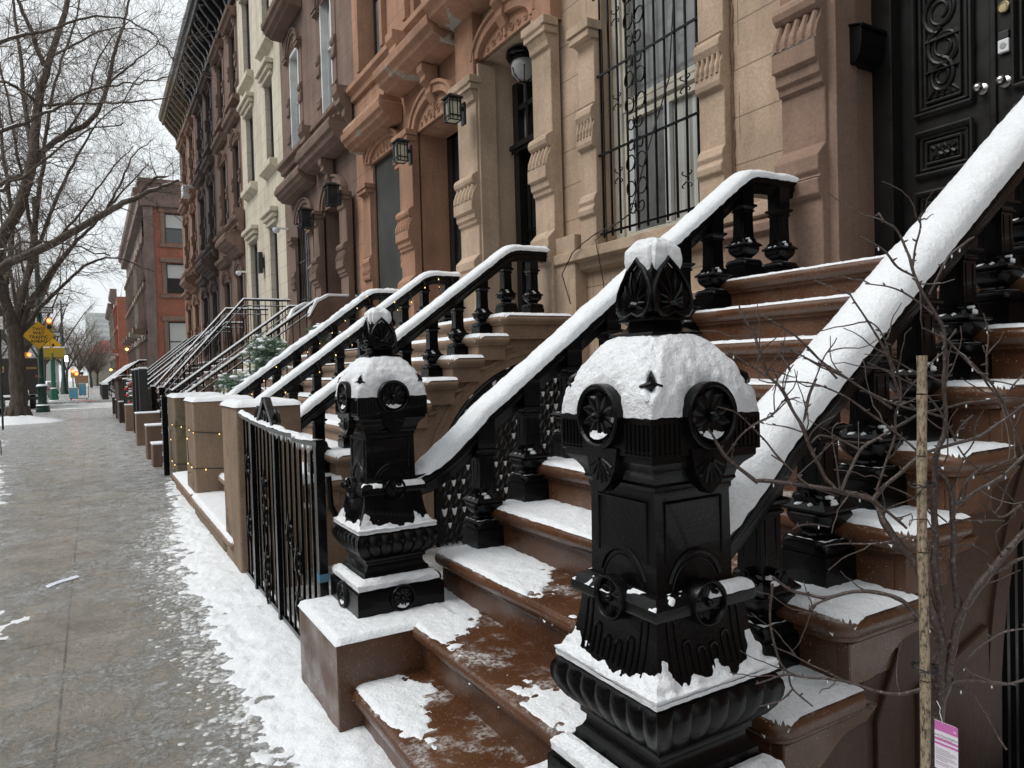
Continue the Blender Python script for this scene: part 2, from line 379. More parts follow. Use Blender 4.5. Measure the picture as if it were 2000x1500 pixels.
def dup(o, off=(0, 0, 0), label=None, group=None, parent=None):
    c = o.copy(); COL.objects.link(c)
    if parent is None: c.location = Vector(o.location) + Vector(off)
    else: c.parent = parent
    if label: c['label'] = label
    if group: c['group'] = group
    for ch in list(o.children): dup(ch, parent=c)
    return c
def arc(cx, cz, rx, rz, a0, a1, n=16):
    return [(cx + rx * math.cos(R(a0 + (a1 - a0) * i / n)), cz + rz * math.sin(R(a0 + (a1 - a0) * i / n))) for i in range(n + 1)]
def lin(a, b_, n): return [a + (b_ - a) * i / (n - 1) for i in range(n)]
# ================================================================ ground
g = MB().box(-3.6, .88, -6, 44, -.3, 0.0); sw = struct(g.build('sidewalk', 'sidewalk'))
g = MB().box(-3.6, 7, 59, 140, -.3, 0.0); struct(g.build('far_sidewalk', 'sidewalk'))
struct(MB().face([(-60, -40, -.14), (260, -40, -.14), (260, 700, -.14), (-60, 700, -.14)]).build('road', 'road'))
g = MB()
for k in range(5): g.box(-3.2, 2.2, 45.5 + k * 2.3, 46.5 + k * 2.3, -.137, -.132)
struct(g.build('crosswalk_markings', 'crossing_paint'))
struct(MB().box(-.9, .5, 59.15, 60.1, 0, .006).build('tactile_paving', 'tactile_red'))
g = MB()
g.box(.882, 4.6, -6, .97, -.3, 0); g.box(.882, 1.3, 6.4, 44, -.3, 0)
g.box(1.02, 4.6, 3.62, 5.8, -.75, -.42)          # sunken areaway between the stoops
g.box(1.02, 4.6, -6, 1.2, -.3, .0)
g.box(1.02, 4.6, 10.9, 44, -.5, -.1)
struct(g.build('areaway_ground', 'sidewalk'))
g = MB()
struct(MB().box(.882, 1.03, 3.62, 5.72, -.75, .0).build('areaway_kerb', 'stone_pier', bevel=.008))

# piled snow along the building line, real relief
def edge_h(x, y):
    e = .545 + .05 * nv(0, y * .55, 3) + .07 * nv(4, y * 1.9, 1) + .045 * nv(7, y * 6, 0) + max(0, y - 6.4) * .075 + .05 * nv(3, y * 14, 2) + .16 * max(0, nv(x * 5, y * 3.5, 6) - .05)
    d = x - e
    hgt = .0 + .12 * min(max(d, -.3), .26)
    k = .5 + max(0, .3 - abs(d)) * 2.2
    hgt += .018 * k * fb(x * 9, y * 9, 0, 4) + .006 * nv(x * 30, y * 30, 2) * k - (.012 * max(0, nv(x * 8, y * 5, 8)) if d < .35 else 0)
    return hgt
g = MB()
ys = []; y = -1.2
while y < 13.5: ys.append(y); y += .014 + max(0, y - 1.5) * .004
g.grid(lambda u, v: (u, v, edge_h(u, v)), lin(.15, 1.03, 74), ys, lambda u, v: edge_h(u, v) > -.06)
tag(g.build('snow_drift', 'snow', smooth=80), 'long white snow drift piled on the sidewalk along the building line', 'snow', kind='stuff')
g = MB(); rn = random.Random(77)
for _ in range(1000):
    y = rn.uniform(1.2, 9) ; x = .57 + max(0, y - 6.4) * .075 - abs(rn.gauss(0, .12)); r_ = rn.uniform(.004, .018) * (1 if rn.random() < .85 else 1.8); i0 = len(g.v); m_ = 7
    ph = rn.random() * 6
    ring = [(x + r_ * (1 + .35 * math.sin(3 * a + ph)) * math.cos(a), y + r_ * (1 + .35 * math.cos(2 * a + ph)) * math.sin(a)) for a in lin(0, 6.283 * (m_ - 1) / m_, m_)]
    for k_, (sc2_, z_) in enumerate(((1, -.001), (.85, r_ * .10), (.4, r_ * .16))): g.v += [(x + (a - x) * sc2_, y + (b_ - y) * sc2_, z_) for a, b_ in ring]
    for q_ in range(2): g.f += [(i0 + q_ * m_ + j, i0 + q_ * m_ + (j + 1) % m_, i0 + (q_ + 1) * m_ + (j + 1) % m_, i0 + (q_ + 1) * m_ + j) for j in range(m_)]
    g.f.append(tuple(i0 + 2 * m_ + j for j in range(m_)))
tag(g.build('slush_crumbs', 'slush', smooth=60), 'scattered crumbs of icy slush along the edge of the snow drift', 'slush', kind='stuff')
def left_h(x, y):
    e = -.06 - .09 * y - .03 * math.sin(y) + .13 * nv(2, y * .9, 5) + .07 * nv(4, y * 4, 1)
    d = e - x - max(0, 1.3 * nv(5, y * .35, x * .5) + .10) * .9
    return .045 * min(max(d, -.3), .25) + .010 * fb(x * 6, y * 6, 3, 4) + .003 * nv(x * 30, y * 30, 2)
g = MB(); ys = []; y = 3.0
while y < 43.5: ys.append(y); y += .02 + max(0, y - 3) * .006
g.grid(lambda u, v: (u, v, left_h(u, v)), lin(-3.6, -.3, 120), ys, lambda u, v: left_h(u, v) > -.03 and v > 5.2)
tag(g.build('kerbside_snow', 'snow', smooth=80), 'thin snow cover along the kerb side around the street trees', 'snow', kind='stuff')
g = MB(); g.grid(lambda u, v: (u, v, -.385 + .02 * fb(u * 4, v * 4, 0) + .05 * max(0, v - 5.3)), lin(1.03, 4.5, 50), lin(3.62, 5.85, 36))
tag(g.build('areaway_snow', 'snow', smooth=80), 'smooth snow lying in the sunken areaway behind the black gate', 'snow', kind='stuff')
g = MB(); g.grid(lambda u, v: (u, v, .05 + .03 * fb(u * 5, v * 5, 0)), lin(1.03, 4.4, 50), lin(-1.5, 1.22, 40))
tag(g.build('front_yard_snow', 'snow', smooth=80), 'snow lying in the small front yard beside the young tree', 'snow', kind='stuff')

# ================================================================ stoops
RISE, RUN, X2 = .206, .285, 1.18
def nos(n): return X2 + RUN * (n - 2)
def rail_z(x): return 2.77 + (x - 3.765) * .7245
SLOPE = .7245
def tread_shape(x0, x1, y0, y1, zt, th=.062, r=.045, rr=.07, side='both'):
    """tread slab with a bullnose front; plan corners rounded, grid of rings"""
    b = MB(); pl = []
    def corner(cx, cy, a0, a1): return [(cx + rr * math.cos(R(a0 + (a1 - a0) * k / 6)), cy + rr * math.sin(R(a0 + (a1 - a0) * k / 6))) for k in range(7)]
    pl += corner(x0 + rr, y0 + rr, 270, 180); pl += corner(x0 + rr, y1 - rr, 180, 90); pl += [(x1, y1), (x1, y0)]
    prof = [(0.0, zt), (.0, zt)]
    rings = [(.028, zt), (.012, zt - .004), (.003, zt - .015), (0, zt - .030), (.004, zt - .047), (.016, zt - .06), (.03, zt - .066), (.03, zt - .078), (.05, zt - .084)]
    i0 = 0; n = len(pl); cx, cy = (x0 + x1) / 2, (y0 + y1) / 2
    for ins, z in rings:
        for k, (px, py) in enumerate(pl):
            qx = min(px + ins, x1) if px < x1 - .001 else px
            qx = x0 + ins + (px - x0) if px < x0 + rr + .001 else qx
            qy = py + ins if py < cy else py - ins
            b.v.append((qx, qy, z))
    for a in range(len(rings) - 1):
        for k in range(n):
            b.f.append((a * n + k, a * n + (k + 1) % n, (a + 1) * n + (k + 1) % n, (a + 1) * n + k))
    b.f.append(tuple(range(n))); b.f.append(tuple((len(rings) - 1) * n + k for k in range(n)))
    return b
def snow_sheet(x0, x1, y0, y1, z, mask, th=.013, rx=.012, ry=.014, lip=0.035, seed=0, rc=.075):
    """thin crust of snow following a mask(x,y) > 0; hangs slightly over the nosing"""
    b = MB(); us = []; u = x0
    nu = max(6, int((x1 - x0) / rx)); nv_ = max(6, int((y1 - y0) / ry))
    def h(x, y):
        k = mask(x, y) + .16 * fb(x * 22 + seed, y * 22, seed, 3)
        ex = x - x0; ey = min(y - y0, y1 - y)
        if ex < rc and ey < rc: k = min(k, (rc - math.hypot(rc - ex, rc - ey)) * 12 - .02)
        return min(k, (min(ex + .004, ey) ) * 9 + .02)
    def fn(x, y):
        hv = h(x, y); k = max(0., min(1., hv * 2.2)); zz = z + th * k ** .75 + (.0035 * nv(x * 60, y * 60, seed) + .004 * nv(x * 19, y * 19, seed)) * min(1, k * 3) + (.0005 if hv > 0 else hv * .22)
        dx = x - x0
        if dx < lip: zz -= .028 * (1 - dx / lip) ** 2
        return (x, y, zz)
    b.grid(fn, lin(x0, x1, nu), lin(y0, y1, nv_), lambda x, y: h(x, y) > -.14)
    return b
def bracket_poly(n):
    x = nos(n) + .06; zt = RISE * n - .08
    return [(x, zt), (x, zt - .115), (x + .02, zt - .125), (x + .09, zt - .125)] + [(x + .09 + .20 * t, zt - .125 + .085 * (t * t * (3 - 2 * t))) for t in lin(.1, 1, 8)] + [(x + .36, zt - .035), (x + .42, zt)]
def make_stoop(name, label, mat, y0, y1, wall_mat, side_y, maskf, n0=1, ny=(None, None), group=None, far=False, brackets=True, snow='snow', th=.013):
    t = thing(name, label, 'stoop', (X2, (y0 + y1) / 2, 0), group)
    for n in range(n0, 11):
        x0 = nos(n); zt = RISE * n; a, b = (ny if n == 1 and ny[0] is not None else (y0, y1))
        x1 = nos(n + 1) + .08 if n < 10 else 4.46
        if n == 1: x0 = .895
        tr = tread_shape(x0, x1, a, b, zt)
        tr.box(x0 + .055, x1 - .01 if n < 10 else 4.44, a + (.03 if n == 1 else .075), b - (.03 if n == 1 else .075), zt - RISE - .02 if n > 1 else -.2, zt - .0805)
        tr.build('step', mat, t, smooth=50)
        if far: sn = MB().grid(lambda x, y: (x, y, zt + .004 + .03 * min(1, 8 * min(x - x0 + .02, y - a + .01, b - y + .01)) + .006 * nv(x * 9, y * 9, n)), lin(x0 + .01, x1, 6 if n < 10 else 24), lin(a + .01, b - .01, 60))
        else: sn = snow_sheet(x0 + .004, x1 if n < 10 else 4.44, a + .006, b - .006, zt, lambda x, y: maskf(n, x - x0, y), seed=n * 3.1, th=th)
        sn.build('snow_cover', snow, t, smooth=80)
    # side walls with the arched opening under the landing
    for sy, sgn in side_y:
        out_ = [(1.30, -.8), (1.30, RISE * 1.5)]
        for n in range(3, 11): out_ += [(nos(n) + .07, RISE * (n - 1) - .085), (nos(n) + .07, RISE * n - .085)]
        out_ += [(4.44, RISE * 10 - .085), (4.44, .3 + 1.33 * math.sqrt(1 - (.4 / 1.3) ** 2))]
        out_ += [(4.04 + 1.3 * math.cos(R(a)), .3 + 1.33 * math.sin(R(a))) for a in lin(73, 180, 22)] + [(2.74, -.8)]
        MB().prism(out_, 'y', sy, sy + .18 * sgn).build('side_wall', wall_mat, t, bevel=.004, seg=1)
        band = [(4.04 + 1.42 * math.cos(R(a)), .3 + 1.45 * math.sin(R(a))) for a in lin(75, 180, 22)] + [(2.62, -.5), (2.66, -.5)] + [(4.04 + 1.375 * math.cos(R(a)), .3 + 1.40 * math.sin(R(a))) for a in lin(180, 75, 22)]
        if sgn * 1: MB().prism(band, 'y', sy - .012 * sgn, sy + .01 * sgn).build('arch_moulding', wall_mat, t)
        if brackets:
            bb = MB()
            for n in range(3, 11): bb.prism(bracket_poly(n), 'y', sy - .045 * sgn, sy + .01 * sgn)
            bb.build('stair_brackets', mat if not far else wall_mat, t, bevel=.004, seg=1)
    return t
def mask_h1(n, dx, y):
    right = (1.62 - y) * 2.2                                    # outer strip right of the near balusters
    if n == 1: return max(.55 - abs(y - 2.75) * 1.3 - abs(dx - .10) * 3.2 + (.10 if y > 2.7 else 0), -1, right if y < 1.5 else -1)
    left = [0, 0, 2.6, 2.4, 2.2, 1.9, 1.4, 1.0, 1, 1, 1][n]
    a = (y - left) * 1.1 - dx * 1.1 + .04
    a = min(a, .9 if n > 3 else .8)
    if n in (2, 3): a = max(a, .20 - abs(y - 1.95) * .9 - abs(dx - .1) * 1.2)
    if n >= 6: a = max(a, .4 - dx * 3.0)
    a = max(a, (y - 3.05) * 2.5)
    return max(a, right)
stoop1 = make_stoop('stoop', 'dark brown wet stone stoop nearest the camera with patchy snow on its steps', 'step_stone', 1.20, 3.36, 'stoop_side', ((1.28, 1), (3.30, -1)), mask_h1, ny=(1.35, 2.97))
# piers under the newels
for (a, b, nm) in ((2.93, 3.58, 1), (.98, 1.20, 2)):
    if nm == 1:
        p = MB().box(.845, 1.50, 2.94, 3.58, -.3, .402)
    else:
        p = MB().box(.845, 1.50, 1.08, 1.72, -.3, .402)
    p.build('newel_pier', 'step_stone', stoop1, bevel=.008)
def mask_p(n, dx, y): return .5
s_ = MB()
def pier_snow(x0, x1, y0, y1, z, th=.03, n=46, seed=0):
    def fn(x, y):
        e = min(x - x0, x1 - x, y - y0, y1 - y); k = min(1, max(0, (e + .004) / .035))
        return (x, y, z + th * math.sqrt(k * (2 - k)) - .018 * (1 - k) ** 3 + .005 * fb(x * 25, y * 25, seed) * k)
    return MB().grid(fn, lin(x0, x1, n), lin(y0, y1, n))
pier_snow(.835, 1.42, 2.93, 3.57, .398).build('snow_cover', 'snow', stoop1, smooth=80)
pier_snow(.835, 1.42, 1.07, 1.71, .398).build('snow_cover', 'snow', stoop1, smooth=80)
# side wall relief near camera: sunken triangular and upright panels
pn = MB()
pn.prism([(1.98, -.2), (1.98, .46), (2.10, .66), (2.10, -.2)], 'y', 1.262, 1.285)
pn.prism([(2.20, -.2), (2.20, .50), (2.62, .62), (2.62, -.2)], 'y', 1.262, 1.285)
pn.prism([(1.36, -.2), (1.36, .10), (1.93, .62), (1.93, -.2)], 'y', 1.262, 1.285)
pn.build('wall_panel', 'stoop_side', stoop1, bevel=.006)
# under-stoop gate, black ribbed
gt = MB()
for k in range(26): x = 2.78 + k * .065; gt.box(x, x + .022, 1.40, 1.43, -.5, min(1.5, .28 + 1.3 * math.sqrt(max(0, 1 - ((x - 4.04) / 1.3) ** 2))))
gt.box(2.7, 4.4, 1.45, 1.47, -.5, 1.2)
gt.build('arch_gate', 'black_paint', stoop1)

# ---------------------------------------------------------------- cast iron baluster (local, base at z=0)
def mod_bal(si, t, k, z, h):
    if .158 < z < .232: return .0045 * abs(math.cos(t * math.pi * 3.5))
    return 0
BPROF = [(.0875, 0), (.0875, .104), (.080, .108), (.080, .114), (.086, .118), (.0885, .130), (.084, .145), (.070, .153), (.052, .157), (.043, .163), (.042, .170), (.047, .176), (.060, .186), (.072, .200), (.079, .216), (.081, .229), (.078, .236), (.083, .240), (.084, .248), (.076, .256), (.060, .270), (.056, .276), (.056, .283), (.047, .290), (.044, .40), (.044, .465), (.052, .470), (.052, .478), (.046, .482), (.050, .492), (.064, .502), (.066, .512), (.060, .516), (.050, .520), (.050, .60)]
def baluster_mesh(top):
    b = MB(); pr = [p for p in BPROF[:-1]] + [(.050, top)]
    # rounded bowl: blend square into circle with a modulated section
    i0 = 0; m = 8
    b.tower(pr, 0, 0, m, mod_bal)
    # corner rounding of the bowl
    for i, v in enumerate(b.v):
        x, y, z = v
        if .118 < z < .150 or .158 < z < .240:
            r = math.hypot(x, y); h = max(abs(x), abs(y)); lim = h * (1.22 if z > .155 else 1.3)
            if r > lim: b.v[i] = (x * lim / r, y * lim / r, z)
    for sx, sy in ((0, -1), (0, 1), (1, 0), (-1, 0)):   # small scroll crest with a boss over the bowl
        for s in (-1, 1):
            c = Vector((sx * .064 + (s * .026 if sx == 0 else 0), sy * .064 + (s * .026 if sy == 0 else 0), .272))
            a = Vector((sx, sy, 0)); b.tube([c - a * .014, c + a * .006], .016, 8)
        c = Vector((sx * .06, sy * .06, .290)); a = Vector((sx, sy, 0)); b.tube([c - a * .012, c + a * .008], .019, 8)
        b.tube([c + a * .0, c + a * .014], .008, 6)
    for s1 in (-1, 1):                                  # recessed panel beads on the shaft
        for s2 in (-1, 1):
            b.box(s1 * .024 - .003, s1 * .024 + .003, s2 * .0435 - .003, s2 * .0435 + .003, .30, .455)
            b.box(s2 * .0435 - .003, s2 * .0435 + .003, s1 * .024 - .003, s1 * .024 + .003, .30, .455)
    return b
def bal_snow_mesh():
    b = MB()
    for (cx, cy, cz, r) in ((-.045, -.02, .262, .030), (-.015, -.055, .268, .026), (.04, -.045, .262, .022), (-.052, .03, .262, .024), (-.03, -.062, .285, .014), (.05, .02, .264, .02)):
        def fn(a, e):
            d = Vector((math.cos(a) * math.cos(e), math.sin(a) * math.cos(e), math.sin(e) * .55))
            rr = r * (1 + .5 * nv(cx * 99 + d.x * 2.5, d.y * 2.5, d.z * 3)); return (cx + d.x * rr, cy + d.y * rr, cz + d.z * rr)
        b.grid(fn, lin(0, 2 * math.pi, 9), lin(-1.57, 1.57, 6))
    for (x0, x1, y0, y1) in ((-.08, -.05, -.08, .06), (-.06, .06, -.08, -.055)):
        b.grid(lambda x, y: (x, y, .153 + .007 * nv(x * 50, y * 50, 1)), lin(x0, x1, 5), lin(y0, y1, 8))
    return b
def rail_path(ys, xe=4.32):
    P = [(1.34, 1.035), (1.40, 1.045), (1.48, 1.085), (1.57, 1.150), (1.66, 1.225), (1.75, rail_z(1.75) + .004)]
    P += [(x, rail_z(x)) for x in lin(1.85, 3.66, 12)] + [(3.72, 2.732), (3.76, 2.752), (3.81, 2.767), (3.88, 2.774), (xe, 2.776)]
    return P
def resample(P, ds):
    out_ = [P[0]]
    for a, b in zip(P[:-1], P[1:]):
        L = math.dist(a, b); k = max(1, int(L / ds))
        for i in range(1, k + 1): out_.append((a[0] + (b[0] - a[0]) * i / k, a[1] + (b[1] - a[1]) * i / k))
    return out_
def sweep_rail(P, y, prof, fn=None):
    """prof: (dy, dn) section, dn measured normal to the path in the xz plane"""
    b = MB(); m = len(prof)
    for k, (x, z) in enumerate(P):
        a = P[max(k - 1, 0)]; c = P[min(k + 1, len(P) - 1)]; L = math.dist(a, c); tx, tz = (c[0] - a[0]) / L, (c[1] - a[1]) / L
        for j, (dy, dn) in enumerate(prof):
            e = fn(k, j, x, y + dy) if fn else 0
            b.v.append((x - tz * (dn + e), y + dy, z + tx * (dn + e)))
    for k in range(len(P) - 1):
        for j in range(m - (0 if not fn else 0)):
            jn = (j + 1) % m
            b.f.append((k * m + j, k * m + jn, (k + 1) * m + jn, (k + 1) * m + j))
    b.f.append(tuple(range(m))); b.f.append(tuple((len(P) - 1) * m + j for j in range(m)))
    return b
RAILP = [(-.088, -.006), (-.088, 0), (.088, 0), (.088, -.006), (.085, -.022), (.070, -.034), (.066, -.046), (.072, -.052), (.070, -.064), (.055, -.078), (.052, -.10), (.046, -.112), (-.046, -.112), (-.052, -.10), (-.055, -.078), (-.070, -.064), (-.072, -.052), (-.066, -.046), (-.070, -.034), (-.085, -.022)]
def make_railing(name, label, y, balusters, path=None, snow_t=.055, ds=.012, w=1.0, group=None, clump=0., yb=None):
    t = thing(name, label, 'railing', (1.3, y, 0.6), group)
    P = path or rail_path(y)
    sweep_rail(resample(P, .05), y, [(a * w, b) for a, b in RAILP]).build('handrail', 'black_iron', t, smooth=40)
    m = 15
    sp = [(-.092 * w, -.012)] + [(.092 * w * math.sin(a), snow_t * math.cos(a) ** .8) for a in lin(-1.35, 1.35, m)] + [(.092 * w, -.012)]
    def fn(k, j, x, yy):
        e = .006 * fb(x * 5, y, 0, 2) + .0045 * fb(x * 14, yy * 14 + y, 0, 3) + .0022 * nv(x * 75, yy * 75, 1)
        if clump: e += clump * max(0, fb(x * 12, yy * 16, 5, 2)) * .03
        x0 = P[0][0]
        if x < x0 + .14: e -= snow_t * (1 - (x - x0) / .14) ** 1.5 * .9
        return e if 0 < j < m + 1 else .006 * nv(x * 30, y * 9, j)
    sweep_rail(resample([p for p in P], ds), y, sp, fn).build('snow_cap', 'snow', t, smooth=70)
    proto = None
    for i, (bx, bz) in enumerate(balusters):
        if proto is None:
            top = rail_z(bx) - .06 - bz if bx < 3.8 else 2.70 - bz
            b = baluster_mesh(.66).build('baluster', 'black_iron', None, smooth=38)
            sn = bal_snow_mesh().build('snow_clump', 'snow', b, smooth=60); proto = b
        else:
            b = proto.copy(); COL.objects.link(b); sn = proto.children[0].copy(); COL.objects.link(sn); sn.parent = b
        b.location = (bx, yb if yb is not None else y, bz); b.parent = t; b.matrix_parent_inverse = Matrix.Translation(-Vector(INV[t.name]))
        b.rotation_euler = (0, 0, 0)
    return t
bals = [(nos(n) + .275, RISE * n) for n in range(3, 11)] + [(4.09, 2.06)]
rail_L = make_railing('stair_railing', 'snow capped black iron railing with urn balusters rising left of the near steps', 3.30, bals, yb=3.27)
rail_R = make_railing('stair_railing', 'broad snow capped black iron railing nearest the camera, crossing the right of the photo', 1.46, bals, ds=.008, yb=1.485, snow_t=.078, w=1.06)

# ---------------------------------------------------------------- newel posts (built at z of the pier top)
def rosette(b, side, h, zc, r, petals=8, flatr=.8, depth=.014, ring=True, half_ang=None):
    """relief disc on face 'side' of a post at distance h from its axis"""
    nx, ny = ((0, -1), (1, 0), (0, 1), (-1, 0))[side]; tx, ty = -ny, nx
    def P(u, v, d): return (nx * (h + d) + tx * u, ny * (h + d) + ty * u, zc + v)
    n = 28; i0 = len(b.v)
    prof = [(r, -.012), (r, depth), (r * .96, depth + .004), (r * .90, depth + .004), (r * .84, depth), (r * .80, depth * .0), (0.001, depth * .25)]
    for rr, d in prof:
        for j in range(n): a = 2 * math.pi * j / n; b.v.append(P(rr * math.cos(a), rr * math.sin(a), d))
    for k in range(len(prof) - 1):
        for j in range(n): a = i0 + k * n + j; c = i0 + k * n + (j + 1) % n; b.f.append((a, c, c + n, a + n))
    for p in range(petals):
        an = 2 * math.pi * (p + .5) / petals; ca, sa = math.cos(an), math.sin(an); i0 = len(b.v)
        for q in lin(.18, .74, 7):
            wd = r * .215 * max(0, math.sin(math.pi * min(1, max(0, (q - .12) / .66)))) ** .55 + .001
            for s in (-1, -.5, 0, .5, 1):
                u = ca * q * r - sa * s * wd; v = sa * q * r + ca * s * wd
                b.v.append(P(u, v, depth * .15 + r * .11 * (1 - s * s) * (.4 + q)))
        for a in range(6):
            for c in range(4): k = i0 + a * 5 + c; b.f.append((k, k + 1, k + 6, k + 5))
    i0 = len(b.v)
    for e in lin(0, 1.5, 5):
        for j in range(10): a = 2 * math.pi * j / 10; b.v.append(P(r * .2 * math.cos(e) * math.cos(a), r * .2 * math.cos(e) * math.sin(a), depth * .3 + r * .32 * math.sin(e)))
    for k in range(4):
        for j in range(10): a = i0 + k * 10 + j; c = i0 + k * 10 + (j + 1) % 10; b.f.append((a, c, c + 10, a + 10))
NPROF_PL = [(.215, 0), (.215, .100), (.213, .106), (.205, .108), (.203, .114), (.206, .122), (.205, .136), (.196, .148), (.180, .156), (.172, .160), (.165, .164)]
NPROF_BS = [(.165, .160), (.160, .172), (.160, .180), (.148, .190), (.140, .205), (.139, .218), (.142, .225), (.150, .228), (.150, .240), (.156, .248), (.175, .262), (.192, .285), (.203, .310), (.206, .330), (.203, .348), (.194, .362), (.188, .367), (.190, .372), (.190, .380)]
NPROF_FL = [(.186, .380), (.180, .386), (.172, .400), (.163, .425), (.153, .46), (.146, .50), (.142, .535), (.146, .540), (.158, .545), (.162, .553), (.162, .572), (.156, .580), (.148, .590), (.136, .596)]
NPROF_SH = [(.124, .594), (.122, .60), (.120, .815), (.124, .822), (.124, .832), (.132, .842), (.130, .850)]
NPROF_CP = [(.130, .848), (.134, .862), (.146, .880), (.160, .892), (.166, .900), (.166, .912), (.173, .915), (.173, .998), (.170, 1.004), (.160, 1.006)]
NPROF_RF = [(.165, 1.003), (.157, 1.035), (.145, 1.075), (.122, 1.12), (.098, 1.155), (.074, 1.185), (.06, 1.198)]
def mod_torus(si, t, k, z, h):
    if .255 < z < .36: return -.011 * (1 - abs(math.sin((t * 1.0 + 1) * math.pi * 3.5)) ** .55) * (1 if abs(t) < .99 else 0)
    return 0
def flare(z):
    P = [(.172, .400), (.163, .425), (.153, .46), (.146, .50), (.142, .535), (.142, .6)]
    for a, b in zip(P[:-1], P[1:]):
        if z <= b[1]: return a[0] + (b[0] - a[0]) * (z - a[1]) / (b[1] - a[1])
    return .142
def newel_parts(t, cx, cy, z0):
    M = Matrix.Translation((cx, cy, z0))
    b = MB().tower(NPROF_PL); [rosette(b, s, .213, .062, .062, 10) for s in range(4)]
    # rounded lobe that carries the rosette above the plinth line
    MB().add(b, M).build('plinth', 'black_iron', t, smooth=35)
    b = MB().tower(NPROF_BS, m=42, mod=mod_torus); MB().add(b, M).build('gadrooned_base', 'black_iron', t, smooth=40)
    b = MB().tower(NPROF_FL)
    for s in range(4):
        rosette(b, s, .154, .566, .054, 6, depth=.014)
        nx, ny = ((0, -1), (1, 0), (0, 1), (-1, 0))[s]; tx, ty = -ny, nx
        for k in (-3, -1.8, -.6, .6, 1.8, 3):           # flutes on the flare (raised ribs either side)
            u = k * .034; za = .412; zb = .53 if abs(k) == 3 else (.475 if abs(k) > 1 else .455)
            for e in (-.011, .011):
                q = [(nx * flare(z) + tx * (u + e), ny * flare(z) + ty * (u + e), z) for z in lin(za, zb, 6)]
                b.tube(q, .0032, 5)
            q = [(nx * (flare(zb) - .0005) + tx * (u + .011 * math.cos(R(a))), ny * (flare(zb) - .0005) + ty * (u + .011 * math.cos(R(a))), zb + .011 * math.sin(R(a))) for a in lin(0, 180, 7)]
            b.tube(q, .0032, 5)
    MB().add(b, M).build('flared_foot', 'black_iron', t, smooth=35)
    b = MB().tower(NPROF_SH)
    for s in range(4):
        nx, ny = ((0, -1), (1, 0), (0, 1), (-1, 0))[s]; tx, ty = -ny, nx; h = .121
        def W(u, z, d=0): return (nx * (h + d) + tx * u, ny * (h + d) + ty * u, z)
        for r_, rad in ((.083, .0045),):                # panel moulding: three straight sides and an arch round the rosette
            b.tube([W(-.09, .66), W(-.09, .80), W(.09, .80), W(.09, .66)], .004, 6)
        b.tube([W(.088 * math.cos(R(a)), .575 + .105 * math.sin(R(a))) for a in lin(22, 158, 18)], .007, 6)
        b.tube([W(.075 * math.cos(R(a)), .575 + .088 * math.sin(R(a))) for a in lin(15, 165, 16)], .003, 6)
    MB().add(b, M).build('shaft', 'black_iron', t, smooth=35)
    b = MB().tower(NPROF_CP)
    for s in range(4):
        nx, ny = ((0, -1), (1, 0), (0, 1), (-1, 0))[s]; tx, ty = -ny, nx
        def W(u, z, d=0): return (nx * (.173 + d) + tx * u, ny * (.173 + d) + ty * u, z)
        rosette(b, s, .176, 1.003, .078, 10, depth=.013)
        for sg in (-1, 1):
            for k in range(6):
                u = sg * (.088 + k * .0145)
                b.tube([W(u, .928, .0), W(u, .99, .0)], .0036, 5); b.tube([W(u, .921, .001), W(u, .925, .001)], .0045, 5)
        # pendant shield under the rosette
        out_ = [(-.060, .93), (-.054, .90), (-.048, .875), (-.03, .845), (0, .822), (.03, .845), (.048, .875), (.054, .90), (.060, .93)]
        i0 = len(b.v)
        for d in (-.03, .006): b.v += [W(u, z, d) for u, z in out_]
        n = len(out_); b.f.append(tuple(i0 + n + k for k in range(n)))
        for k in range(n): b.f.append((i0 + k, i0 + (k + 1) % n, i0 + n + (k + 1) % n, i0 + n + k))
        for a in lin(200, 340, 7): b.tube([W(.008 * math.cos(R(a)), .905 + .01 * math.sin(R(a)), .006), W(.045 * math.cos(R(a)), .905 + .06 * math.sin(R(a)), .006)], .004, 5)
    MB().add(b, M).build('cap_block', 'black_iron', t, smooth=35)
    b = MB().tower(NPROF_RF)
    for sx in (-1, 1):                                  # little leaf crockets on the hips of the cap
        for sy in (-1, 1):
            b.tube([(sx * .140, sy * .140, 1.060), (sx * .152, sy * .152, 1.078), (sx * .150, sy * .150, 1.092), (sx * .138, sy * .138, 1.108)], [.004, .011, .009, .002], 6)
            b.tube([(sx * .150 + .018 * sy, sy * .150 - .018 * sx, 1.074), (sx * .154, sy * .154, 1.080), (sx * .150 - .018 * sy, sy * .150 + .018 * sx, 1.074)], [.003, .008, .003], 6)
    MB().add(b, M).build('cap_roof', 'black_iron', t, smooth=35)
    # finial: turned foot and four heart-shaped leaves
    b = MB().tower([(.082, 1.193), (.080, 1.200), (.060, 1.207), (.050, 1.214), (.047, 1.220), (.052, 1.225), (.064, 1.229), (.064, 1.236), (.056, 1.245), (.054, 1.34), (.044, 1.375), (.022, 1.392)], m=2)
    for s in range(4):
        nx, ny = ((0, -1), (1, 0), (0, 1), (-1, 0))[s]; tx, ty = -ny, nx
        heart = [(0, 1.262), (.022, 1.252), (.042, 1.256), (.055, 1.272), (.060, 1.295), (.057, 1.32), (.046, 1.347), (.026, 1.378), (0, 1.405), (-.026, 1.378), (-.046, 1.347), (-.057, 1.32), (-.060, 1.295), (-.055, 1.272), (-.042, 1.256), (-.022, 1.252)]
        def W(u, z, d=0): return (nx * (.070 + d - (z - 1.25) * .12) + tx * u * 1.1, ny * (.070 + d - (z - 1.25) * .12) + ty * u * 1.12, z - .018)
        i0 = len(b.v); n = len(heart); cz = 1.315
        for sc_, d in ((.96, -.03), (1, -.004), (1, .004), (.94, .008), (.86, .006), (.82, -.003), (.01, -.004)): b.v += [W(u * sc_, cz + (z - cz) * sc_, d) for u, z in heart]
